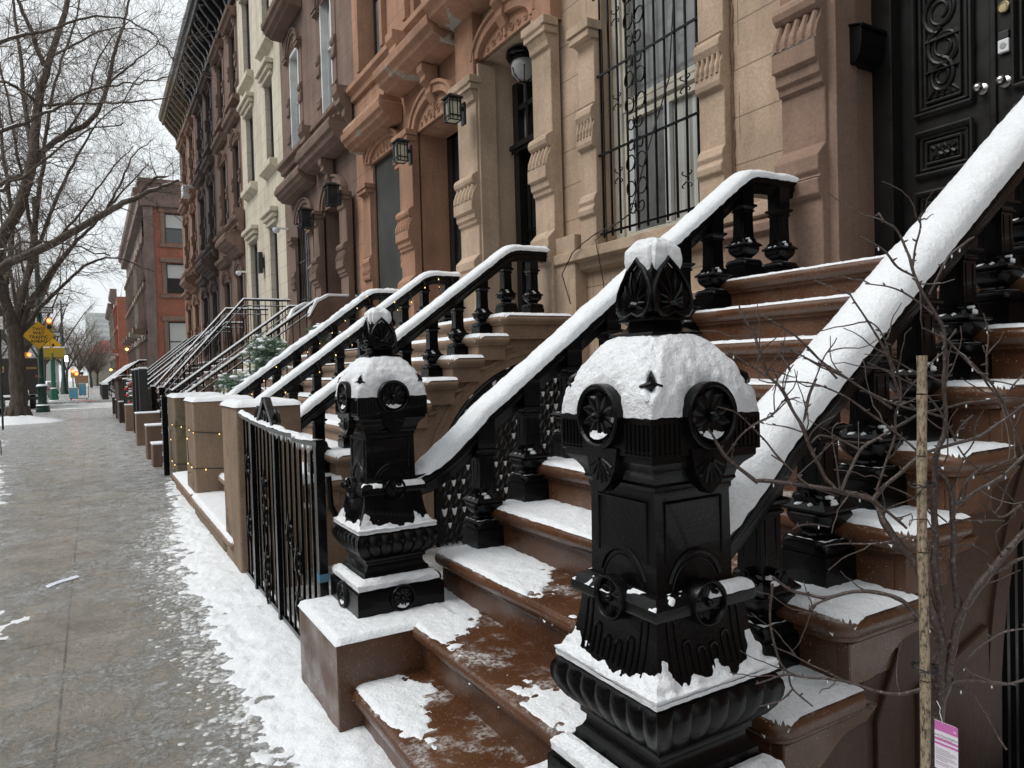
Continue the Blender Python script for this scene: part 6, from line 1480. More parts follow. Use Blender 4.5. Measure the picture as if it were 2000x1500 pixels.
def skin_person(name, label, J, E, rad, loc, mat):
    t = thing(name, label, 'person', loc); me = bpy.data.meshes.new('body'); me.from_pydata([tuple(Vector(loc) + Vector(p)) for p in J], E, []); me.materials.append(MATS[mat]); o = bpy.data.objects.new('body', me); COL.objects.link(o); setp(o, t)
    o.modifiers.new('skin', 'SKIN'); o.modifiers.new('sub', 'SUBSURF').render_levels = 2
    bm = bmesh.new(); bm.from_mesh(me); L = bm.verts.layers.skin.verify()
    for v, r_ in zip(bm.verts, rad): v[L].radius = (r_, r_)
    bm.verts.ensure_lookup_table(); bm.verts[0][L].use_root = True; bm.to_mesh(me); bm.free(); return t
J = [(0, 0, .95), (0, 0, 1.2), (0, -.03, 1.42), (0, -.05, 1.54), (0, -.07, 1.66), (0, -.07, 1.74), (.2, -.02, 1.42), (.27, -.12, 1.15), (.22, -.38, 1.05), (-.2, -.02, 1.42), (-.27, -.12, 1.15), (-.22, -.38, 1.05), (.1, 0, .9), (.12, -.05, .5), (.12, .08, .08), (.12, -.08, .04), (-.1, 0, .9), (-.12, .08, .5), (-.12, .22, .1), (-.12, .08, .04)]
E_ = [(0, 1), (1, 2), (2, 3), (3, 4), (4, 5), (2, 6), (6, 7), (7, 8), (2, 9), (9, 10), (10, 11), (0, 12), (12, 13), (13, 14), (14, 15), (0, 16), (16, 17), (17, 18), (18, 19)]
tp = skin_person('person', 'person in dark clothes and dark cap pushing the parcel cart', J, E_, [.15, .16, .17, .07, .10, .08, .08, .06, .045, .08, .06, .045, .10, .07, .05, .04, .10, .07, .05, .04], (-.68, 63.3, .25), 'cloth_dark')
MB().lathe([(.001, 2.12), (.11, 2.08), (.13, 2.0), (.12, 1.92), (.001, 1.9)], -.68, 63.22, 12).build('cap', 'cloth_dark', tp, smooth=50); MB().lathe([(.001, 1.80), (.08, 1.84), (.095, 1.92), (.001, 1.93)], -.68, 63.20, 12).build('face', 'skin', tp, smooth=50)
# scrap of paper on the pavement
t = MB().grid(lambda u, v: (-.36 + u * .20 + v * .02, 6.36 + u * .22 - v * .07 + .02 * math.sin(u * 5), .006 + .012 * abs(nv(u * 3, v * 2, 1))), lin(0, 1, 14), lin(0, 1, 6)).build('paper_scrap', 'paper')
tag(t, 'crumpled white paper strip lying on the icy pavement', 'paper scrap')
# ================================================================ young tree in front
SAPDATA = [[(1.497, 0.834, 0.655, 0.017), (1.503, 0.833, 0.732, 0.016), (1.514, 0.829, 0.81, 0.0155), (1.513, 0.831, 0.875, 0.015), (1.522, 0.827, 0.939, 0.014), (1.518, 0.831, 0.976, 0.013)], [(1.514, 0.829, 0.81, 0.013), (1.529, 0.821, 0.874, 0.011), (1.544, 0.814, 0.938, 0.0105), (1.555, 0.809, 0.981, 0.01), (1.563, 0.794, 1.032, 0.0095), (1.586, 0.771, 1.085, 0.009), (1.609, 0.746, 1.134, 0.008), (1.64, 0.718, 1.186, 0.007)], [(1.518, 0.831, 0.976, 0.01), (1.515, 0.846, 1.023, 0.01), (1.507, 0.864, 1.094, 0.01), (1.482, 0.891, 1.145, 0.0095), (1.465, 0.914, 1.192, 0.009), (1.461, 0.93, 1.233, 0.008), (1.434, 0.957, 1.25, 0.0075), (1.412, 0.982, 1.256, 0.007), (1.36, 1.048, 1.269, 0.006), (1.326, 1.103, 1.273, 0.0055), (1.309, 1.125, 1.273, 0.005)], [(1.526, 0.827, 0.991, 0.009), (1.52, 0.831, 1.052, 0.009), (1.515, 0.836, 1.112, 0.0085), (1.522, 0.834, 1.19, 0.008), (1.518, 0.838, 1.255, 0.0075), (1.524, 0.836, 1.298, 0.007), (1.521, 0.828, 1.347, 0.0065)], [(1.52, 0.836, 1.213, 0.008), (1.524, 0.836, 1.303, 0.007), (1.53, 0.834, 1.348, 0.0065), (1.543, 0.827, 1.387, 0.006), (1.547, 0.826, 1.423, 0.005), (1.547, 0.827, 1.459, 0.0045), (1.552, 0.826, 1.516, 0.004), (1.552, 0.827, 1.561, 0.004), (1.544, 0.832, 1.6, 0.0035)], [(1.556, 0.809, 1.016, 0.0085), (1.549, 0.815, 1.085, 0.0075), (1.542, 0.81, 1.157, 0.007), (1.542, 0.812, 1.222, 0.006), (1.526, 0.811, 1.284, 0.005), (1.511, 0.821, 1.305, 0.004)], [(1.516, 0.832, 0.974, 0.007), (1.505, 0.862, 0.989, 0.006), (1.495, 0.892, 1.018, 0.0055), (1.477, 0.926, 1.031, 0.005), (1.445, 0.968, 1.032, 0.005), (1.403, 1.016, 1.014, 0.0045), (1.389, 1.047, 1.013, 0.004), (1.361, 1.075, 1.022, 0.004), (1.334, 1.104, 1.049, 0.0035)], [(1.418, 0.995, 1.023, 0.003), (1.391, 1.023, 1.003, 0.003), (1.372, 1.033, 0.989, 0.003), (1.376, 1.031, 0.98, 0.0025), (1.35, 1.046, 0.979, 0.002)], [(1.335, 1.103, 1.034, 0.0035), (1.329, 1.105, 0.978, 0.003), (1.331, 1.102, 0.912, 0.003), (1.335, 1.086, 0.859, 0.003), (1.342, 1.07, 0.835, 0.0028), (1.34, 1.059, 0.802, 0.0025), (1.37, 1.028, 0.768, 0.002)], [(1.34, 1.059, 0.802, 0.0025), (1.324, 1.079, 0.774, 0.002), (1.291, 1.11, 0.757, 0.0015)], [(1.528, 0.821, 0.857, 0.005), (1.508, 0.845, 0.844, 0.005), (1.465, 0.881, 0.828, 0.0045), (1.435, 0.922, 0.829, 0.004), (1.4, 0.966, 0.84, 0.0035), (1.36, 1.013, 0.841, 0.003), (1.325, 1.057, 0.841, 0.003), (1.309, 1.089, 0.824, 0.002), (1.285, 1.115, 0.809, 0.0015)], [(1.4, 0.966, 0.84, 0.0025), (1.364, 1.011, 0.864, 0.002), (1.343, 1.048, 0.88, 0.002), (1.312, 1.09, 0.903, 0.0015)], [(1.525, 0.824, 0.857, 0.005), (1.548, 0.798, 0.869, 0.004), (1.581, 0.767, 0.868, 0.0035), (1.611, 0.738, 0.869, 0.003), (1.644, 0.708, 0.883, 0.003)], [(1.539, 0.815, 0.852, 0.003), (1.562, 0.79, 0.839, 0.003), (1.572, 0.771, 0.808, 0.0028), (1.575, 0.757, 0.779, 0.003), (1.59, 0.736, 0.737, 0.0025)], [(1.551, 0.808, 0.878, 0.003), (1.568, 0.788, 0.92, 0.003), (1.588, 0.765, 0.953, 0.003), (1.611, 0.741, 0.977, 0.0025), (1.64, 0.712, 0.986, 0.002)], [(1.591, 0.767, 1.09, 0.005), (1.62, 0.74, 1.117, 0.004), (1.638, 0.718, 1.131, 0.003)], [(1.548, 0.808, 1.238, 0.005), (1.574, 0.783, 1.265, 0.0045), (1.597, 0.746, 1.297, 0.004), (1.634, 0.714, 1.343, 0.004)], [(1.457, 0.932, 1.24, 0.006), (1.469, 0.914, 1.27, 0.005), (1.487, 0.892, 1.297, 0.005), (1.508, 0.869, 1.329, 0.0045), (1.523, 0.849, 1.347, 0.0045), (1.552, 0.821, 1.361, 0.004), (1.59, 0.787, 1.375, 0.004), (1.619, 0.76, 1.402, 0.0035), (1.648, 0.72, 1.446, 0.003)], [(1.409, 0.972, 1.258, 0.004), (1.426, 0.963, 1.304, 0.0038), (1.448, 0.952, 1.347, 0.0036), (1.47, 0.928, 1.373, 0.0036), (1.496, 0.902, 1.399, 0.0035), (1.526, 0.873, 1.422, 0.0035), (1.556, 0.844, 1.436, 0.003), (1.584, 0.804, 1.45, 0.003), (1.618, 0.773, 1.453, 0.002)], [(1.4, 0.978, 1.261, 0.0045), (1.382, 1.001, 1.298, 0.004), (1.37, 1.021, 1.35, 0.004), (1.365, 1.037, 1.397, 0.0035), (1.357, 1.055, 1.433, 0.003), (1.346, 1.074, 1.481, 0.003), (1.324, 1.099, 1.521, 0.0025), (1.321, 1.114, 1.564, 0.002), (1.318, 1.129, 1.629, 0.0018)], [(1.456, 0.922, 1.265, 0.003), (1.473, 0.913, 1.316, 0.003), (1.49, 0.905, 1.374, 0.003), (1.494, 0.903, 1.423, 0.003), (1.497, 0.891, 1.46, 0.0028), (1.495, 0.894, 1.503, 0.0026), (1.474, 0.895, 1.541, 0.0024), (1.463, 0.903, 1.581, 0.002), (1.45, 0.912, 1.613, 0.002), (1.419, 0.919, 1.63, 0.0015)], [(1.545, 0.827, 1.42, 0.003), (1.516, 0.856, 1.432, 0.003), (1.483, 0.887, 1.447, 0.003), (1.454, 0.929, 1.473, 0.0028), (1.419, 0.974, 1.512, 0.0025), (1.372, 1.026, 1.552, 0.002), (1.336, 1.071, 1.58, 0.0015)], [(1.514, 0.867, 1.346, 0.003), (1.49, 0.893, 1.38, 0.003), (1.461, 0.934, 1.423, 0.003), (1.431, 0.977, 1.464, 0.0025), (1.395, 1.01, 1.49, 0.002), (1.367, 1.05, 1.501, 0.0018), (1.334, 1.082, 1.503, 0.0012)], [(1.386, 1.016, 1.507, 0.0015), (1.381, 1.029, 1.462, 0.0018), (1.365, 1.037, 1.409, 0.002)], [(1.562, 0.815, 1.369, 0.003), (1.545, 0.827, 1.417, 0.003), (1.52, 0.854, 1.471, 0.0028), (1.502, 0.878, 1.5, 0.0025), (1.495, 0.882, 1.518, 0.002)], [(1.498, 0.891, 1.463, 0.002), (1.514, 0.87, 1.497, 0.002), (1.54, 0.845, 1.544, 0.002), (1.555, 0.825, 1.563, 0.0016)], [(1.636, 0.722, 1.239, 0.003), (1.612, 0.747, 1.21, 0.0025), (1.602, 0.765, 1.226, 0.002), (1.577, 0.78, 1.248, 0.0015)], [(1.615, 0.745, 1.202, 0.002), (1.553, 0.793, 1.206, 0.002), (1.543, 0.81, 1.204, 0.002)], [(1.642, 0.721, 1.332, 0.003), (1.632, 0.74, 1.403, 0.003), (1.632, 0.753, 1.449, 0.003), (1.618, 0.774, 1.483, 0.0028), (1.6, 0.785, 1.517, 0.0026), (1.583, 0.808, 1.548, 0.002), (1.557, 0.824, 1.56, 0.0015)], [(1.614, 0.777, 1.5, 0.002), (1.617, 0.776, 1.541, 0.002), (1.609, 0.781, 1.569, 0.0015)], [(1.633, 0.753, 1.452, 0.002), (1.639, 0.738, 1.485, 0.002), (1.65, 0.721, 1.509, 0.0015)], [(1.56, 0.817, 1.378, 0.002), (1.567, 0.802, 1.403, 0.0025), (1.577, 0.785, 1.424, 0.0025)], [(1.407, 0.974, 1.258, 0.0025), (1.403, 0.991, 1.386, 0.0015), (1.424, 0.979, 1.409, 0.0012)], [(1.443, 0.955, 1.35, 0.003), (1.418, 0.982, 1.37, 0.0028), (1.389, 1.011, 1.382, 0.0025), (1.37, 1.021, 1.365, 0.002)], [(1.353, 1.032, 1.389, 0.002), (1.337, 1.065, 1.4, 0.0018), (1.31, 1.093, 1.407, 0.0012)], [(1.375, 1.044, 1.45, 0.001), (1.356, 1.067, 1.46, 0.0016), (1.332, 1.092, 1.427, 0.0018), (1.302, 1.109, 1.411, 0.0018), (1.294, 1.125, 1.397, 0.002)], [(1.345, 1.054, 1.169, 0.0022), (1.354, 1.037, 1.18, 0.002), (1.383, 1.021, 1.181, 0.002), (1.399, 0.999, 1.176, 0.0012)], [(1.309, 1.08, 1.338, 0.002), (1.326, 1.058, 1.318, 0.002), (1.342, 1.036, 1.289, 0.0022), (1.356, 1.016, 1.269, 0.0025)], [(1.495, 0.884, 1.162, 0.003), (1.472, 0.909, 1.149, 0.0025), (1.431, 0.957, 1.143, 0.002), (1.39, 1.003, 1.134, 0.0012)], [(1.495, 0.884, 1.162, 0.002), (1.525, 0.831, 1.154, 0.002), (1.573, 0.792, 1.152, 0.002), (1.593, 0.768, 1.134, 0.002)], [(1.562, 0.812, 1.24, 0.003), (1.568, 0.798, 1.28, 0.0025), (1.582, 0.779, 1.309, 0.002), (1.592, 0.773, 1.32, 0.0012)], [(1.592, 0.773, 1.306, 0.0018), (1.617, 0.747, 1.326, 0.002), (1.639, 0.722, 1.335, 0.002)], [(1.567, 0.812, 1.358, 0.002), (1.588, 0.787, 1.31, 0.002), (1.624, 0.753, 1.269, 0.002), (1.651, 0.724, 1.22, 0.0018)], [(1.452, 0.935, 1.24, 0.004), (1.472, 0.899, 1.209, 0.0035), (1.488, 0.877, 1.182, 0.003)], [(1.476, 0.91, 1.27, 0.002), (1.496, 0.886, 1.257, 0.0022), (1.515, 0.863, 1.238, 0.0022), (1.542, 0.823, 1.198, 0.002)], [(1.547, 0.826, 1.431, 0.005), (1.548, 0.828, 1.544, 0.0048), (1.549, 0.829, 1.6, 0.0046), (1.53, 0.842, 1.648, 0.0042), (1.511, 0.867, 1.724, 0.0038), (1.51, 0.88, 1.773, 0.0032), (1.499, 0.9, 1.824, 0.0028), (1.48, 0.911, 1.84, 0.0025), (1.479, 0.924, 1.862, 0.0024)], [(1.511, 0.867, 1.719, 0.003), (1.492, 0.89, 1.741, 0.003), (1.474, 0.913, 1.781, 0.0025), (1.451, 0.951, 1.815, 0.002)], [(1.508, 0.869, 1.737, 0.0028), (1.515, 0.866, 1.776, 0.0026), (1.516, 0.855, 1.817, 0.0024), (1.517, 0.855, 1.839, 0.0022), (1.526, 0.85, 1.855, 0.002)], [(1.528, 0.844, 1.679, 0.0028), (1.534, 0.83, 1.716, 0.0028), (1.547, 0.812, 1.757, 0.0026), (1.559, 0.793, 1.776, 0.0028), (1.578, 0.783, 1.791, 0.0026)], [(1.53, 0.842, 1.637, 0.0026), (1.514, 0.875, 1.677, 0.0024), (1.487, 0.904, 1.699, 0.002), (1.458, 0.944, 1.711, 0.0016)], [(1.525, 0.91, 1.456, 0.0034), (1.52, 0.926, 1.533, 0.003), (1.497, 0.953, 1.612, 0.0028), (1.473, 0.981, 1.673, 0.0024), (1.473, 0.993, 1.692, 0.0022), (1.448, 1.008, 1.706, 0.002)], [(1.516, 0.926, 1.438, 0.0034), (1.459, 0.984, 1.499, 0.003), (1.41, 1.026, 1.549, 0.003), (1.378, 1.07, 1.609, 0.0026), (1.339, 1.106, 1.646, 0.002), (1.327, 1.125, 1.659, 0.0016)], [(1.451, 0.989, 1.504, 0.0022), (1.406, 1.028, 1.537, 0.002), (1.372, 1.061, 1.567, 0.002), (1.353, 1.084, 1.589, 0.0014)], [(1.382, 1.051, 1.413, 0.0018), (1.398, 1.043, 1.473, 0.002), (1.414, 1.024, 1.542, 0.002), (1.437, 1.0, 1.596, 0.0014)], [(1.593, 0.766, 1.499, 0.002), (1.593, 0.767, 1.55, 0.002), (1.598, 0.765, 1.592, 0.002), (1.591, 0.771, 1.635, 0.0018)], [(1.554, 0.826, 1.585, 0.0026), (1.579, 0.786, 1.525, 0.0026), (1.597, 0.764, 1.495, 0.003), (1.613, 0.741, 1.448, 0.003)], [(1.554, 0.826, 1.585, 0.0022), (1.522, 0.857, 1.61, 0.0016)], [(1.554, 0.826, 1.578, 0.0022), (1.563, 0.81, 1.605, 0.0018)], [(1.517, 0.863, 1.711, 0.002), (1.521, 0.86, 1.702, 0.0018), (1.514, 0.853, 1.696, 0.001)], [(1.281, 1.095, 1.275, 0.0052), (1.26, 1.119, 1.305, 0.005), (1.225, 1.141, 1.341, 0.0048), (1.208, 1.165, 1.387, 0.0045), (1.18, 1.194, 1.438, 0.004), (1.161, 1.217, 1.466, 0.0034), (1.141, 1.241, 1.486, 0.003), (1.132, 1.259, 1.51, 0.0026), (1.118, 1.279, 1.522, 0.0024)], [(1.399, 1.002, 1.274, 0.004), (1.357, 1.03, 1.389, 0.0038), (1.335, 1.069, 1.48, 0.0034), (1.318, 1.091, 1.516, 0.003), (1.303, 1.101, 1.574, 0.0028), (1.295, 1.119, 1.618, 0.0024), (1.285, 1.126, 1.645, 0.0022), (1.283, 1.14, 1.677, 0.002)], [(1.321, 1.089, 1.508, 0.0028), (1.31, 1.108, 1.524, 0.0026), (1.275, 1.141, 1.56, 0.0022), (1.253, 1.166, 1.581, 0.0018)], [(1.31, 1.108, 1.535, 0.002), (1.335, 1.081, 1.523, 0.002), (1.362, 1.053, 1.51, 0.0014)], [(1.418, 0.99, 1.243, 0.003), (1.372, 1.03, 1.269, 0.0028), (1.332, 1.066, 1.319, 0.0026), (1.303, 1.096, 1.373, 0.0024), (1.272, 1.127, 1.42, 0.002), (1.261, 1.146, 1.435, 0.0018), (1.237, 1.16, 1.444, 0.0016)], [(1.236, 1.146, 1.335, 0.002), (1.256, 1.124, 1.371, 0.002), (1.291, 1.104, 1.408, 0.002), (1.316, 1.078, 1.427, 0.002), (1.337, 1.067, 1.457, 0.0018), (1.362, 1.041, 1.464, 0.0014)], [(1.424, 0.994, 1.505, 0.0028), (1.401, 1.02, 1.551, 0.0026), (1.375, 1.048, 1.594, 0.0024), (1.352, 1.074, 1.623, 0.0022), (1.324, 1.103, 1.646, 0.0018)], [(1.338, 1.067, 1.48, 0.002), (1.346, 1.063, 1.515, 0.0018), (1.36, 1.055, 1.539, 0.0014)], [(1.214, 1.16, 1.371, 0.0024), (1.178, 1.194, 1.403, 0.0022), (1.172, 1.198, 1.407, 0.001)], [(1.249, 1.138, 1.331, 0.002), (1.253, 1.137, 1.35, 0.0018), (1.26, 1.133, 1.362, 0.0012)]]
t = thing('young_tree', 'bare young tree with thin branches crossing in front of the near stoop', 'tree', (1.45, .82, .05))
rd = random.Random(12); b = MB(); tw = MB(); ice = MB()
def refine(P, k=4, jit=.0):
    """catmull-rom through the joints, with slight knobbly noise"""
    V = [Vector(p[:3]) for p in P]; Rr = [p[3] for p in P]; o = []; rr = []
    V2 = [V[0] * 2 - V[1]] + V + [V[-1] * 2 - V[-2]]
    for i in range(1, len(V2) - 2):
        for j in range(k):
            s = j / k; p0, p1, p2, p3 = V2[i - 1], V2[i], V2[i + 1], V2[i + 2]
            q = .5 * ((2 * p1) + (p2 - p0) * s + (2 * p0 - 5 * p1 + 4 * p2 - p3) * s * s + (3 * p1 - p0 - 3 * p2 + p3) * s ** 3)
            o.append(q + Vector((nv(*(q * 17)), nv(*(q * 17 + Vector((9, 0, 0)))), nv(*(q * 17 + Vector((0, 9, 0)))))) * jit); rr.append(Rr[i - 1] + (Rr[i] - Rr[i - 1]) * s)
    o.append(V[-1]); rr.append(Rr[-1]); return o, rr
for k, P in enumerate(SAPDATA):
    o, rr = refine(P, 5, .004); rr = [.88 * r_ * (1 + .22 * nv(q.x * 45, q.y * 45, q.z * 45)) for r_, q in zip(rr, o)]
    (b if P[0][3] > .0125 else tw).tube(o, rr, 7)
    for i in range(3, len(o) - 1, 4):                    # buds and short spurs
        if rd.random() < .75 and rr[i] < .012:
            d = Vector((rd.uniform(-1, 1), rd.uniform(-1, 1), rd.uniform(-.3, 1))).normalized(); tw.tube([o[i], o[i] + d * (rr[i] + .004), o[i] + d * (rr[i] + .009)], [rr[i] * .9, .0022, .0009], 5)
    for i in range(2, len(o) - 1, 2):                    # fine side twigs
        if rd.random() < .13 and rr[i] < .009:
            q = (o[i + 1] - o[i]).normalized(); d = (q * .7 + Vector((rd.gauss(0, .5), rd.gauss(0, .5), rd.gauss(0, .5)))).normalized(); p_ = o[i].copy(); PP = [p_.copy()]
            for _ in range(rd.randint(3, 8)): d = (d + Vector((rd.gauss(0, .22), rd.gauss(0, .22), rd.gauss(.05, .22)))).normalized(); p_ = p_ + d * .022; PP.append(p_.copy())
            tw.tube(PP, [.0018 - .0010 * j / len(PP) for j in range(len(PP))], 5)
    for i in range(2, len(o) - 2, 3):                    # frozen droplets hanging from the twigs
        if rd.random() < .15: ice.tube([o[i] + Vector((0, 0, -rr[i])), o[i] + Vector((0, 0, -rr[i] - .005)), o[i] + Vector((0, 0, -rr[i] - .008))], [.0012, .0018, .0006], 5)
b.build('trunk', 'sapling_bark', t, smooth=60); tw.build('branches', 'sapling_bark', t, smooth=60); ice.build('ice_drops', 'white_plastic', t, smooth=60)
MB().tube([(1.440, .820, .0), (1.453, .826, .673), (1.461, .830, 1.0), (1.469, .835, 1.334), (1.491, .827, 1.551)], .0001, 3)
st = thing('bamboo_stake', 'upright speckled bamboo cane tied to the young tree', 'stake', (1.44, .82, 0)); b = MB()
for (z0_, z1_) in ((0, .46), (.463, .878), (.881, 1.145), (1.148, 1.343), (1.346, 1.470), (1.473, 1.551)):
    def S_(z): return (1.443 + .028 * z / 1.6 + .003 * math.sin(z * 9), .822 + .006 * z, z)
    b.tube([S_(z) for z in lin(z0_, z1_, 5)], [.0104, .0094, .0092, .0094, .0105], 12)
b.build('cane', 'bamboo', st, smooth=50)
for z_ in (1.285, .905):
    w_ = MB(); w_.tube([(1.465 + .026 * math.cos(a) , .83 + .024 * math.sin(a), z_ + .004 * math.sin(a * 2.5)) for a in lin(0, 12.5, 30)], .0016, 5).build('wire_tie', 'wire_black', st)
tg = thing('plant_tag', 'pink and white printed nursery tag hanging on the young tree', 'tag', (1.462, .81, .76))
o3 = Vector((1.4585, .8085, .7075)); ux = Vector((.0205, -.0352, -.010)); uz = Vector((.003, .001, .098))
def T3(u, v, d=0): return o3 + ux * u + uz * v + Vector((-.86, -.5, 0)) * d
def tq(u0, u1, v0, v1, d, b): b.face([T3(u0, v0, d), T3(u1, v0, d), T3(u1, v1, d), T3(u0, v1, d)])
b = MB(); n_ = [T3(0, 0, 0), T3(1, 0, 0), T3(1, .95, 0), T3(.93, 1, 0), T3(0, 1, 0)]; b.v += n_ + [p + Vector((.0006, .0004, 0)) for p in n_]; b.f += [(0, 1, 2, 3, 4), (9, 8, 7, 6, 5)] + [(k, (k + 1) % 5, 5 + (k + 1) % 5, 5 + k) for k in range(5)]; b.build('card', 'tag_white', tg)
b = MB(); tq(0, 1, .80, .995, .0004, b); tq(0, 1, .60, .645, .0004, b); tq(0, 1, .51, .555, .0004, b); b.build('pink_bands', 'tag_pink', tg)
b = MB(); [tq(.04, .04 + w_, v, v + .007, .0006, b) for v, w_ in ((.42, .6), (.385, .85), (.35, .9), (.315, .7), (.27, .8), (.235, .9), (.20, .5), (.14, .75), (.10, .85))]; b.build('fine_print', 'tag_ink', tg)
AX = Matrix.Translation(T3(.45, .71, .0008)) @ Matrix((ux.normalized(), uz.normalized(), Vector((-.86, -.5, 0)))).transposed().to_4x4()
text_mesh('Forest Pansy Redbud', 'title', 'tag_ink', .0052, AX, tg, ext=.00005); text_mesh('(Cercis canadensis)', 'subtitle', 'tag_ink', .0032, AX @ Matrix.Translation((0, -.005, 0)), tg, ext=.00005)
b = MB(); [b.tube([T3(.86 + .05 * math.cos(R(a0)), .88 + .022 * math.sin(R(a0)), .0008), T3(.86 + .05 * math.cos(R(a0 + 80)), .88 + .022 * math.sin(R(a0 + 80)), .0008)], .0007, 4) for a0 in (0, 120, 240)]; b.build('recycling_mark', 'tag_white', tg)
MB().tube([T3(.35, .96, .001), T3(.3, 1.08, .004), T3(.22, 1.18, 0), T3(.25, 1.3, .005), T3(.1, 1.4, .0)], .0007, 4).build('string', 'white_plastic', tg)
# tarp bag and bottle by the side of the stoop
t = thing('green_bag', 'crumpled green plastic bag dusted with snow at the foot of the stoop', 'bag', (2.55, 1.02, .1))
def bag(u, v, k=1.): r_ = .17 * (1 + .3 * fb(math.cos(u) * 2, math.sin(u) * 2, v * 2)) * k; return (2.62 + r_ * math.cos(u) * math.cos(v), .99 + r_ * math.sin(u) * math.cos(v), .10 + r_ * .9 * math.sin(v))
MB().grid(bag, lin(0, 6.2832, 30), lin(-1.5, 1.57, 16)).build('bag', 'tarp_green', t, smooth=30); MB().grid(lambda u, v: bag(u, v, 1.04), lin(0, 6.2832, 40), lin(-1.5, 1.57, 24), lambda u, v: fb(u * 2, v * 3, 4) > .15 and v > 0).build('snow', 'snow_icy', t, smooth=60)
t = thing('bottle', 'clear glass jar lying on its side beside the stoop wall', 'bottle', (2.2, 1.08, .1)); MB().lathe([(.001, 0), (.03, 0), (.033, .02), (.033, .08), (.02, .10), (.018, .12), (.001, .12)], 0, 0, 16).xf(Matrix.Translation((2.36, 1.12, .10)) @ Matrix.Rotation(R(70), 4, 'Y')).build('glass', 'lamp_glass', t, smooth=40)
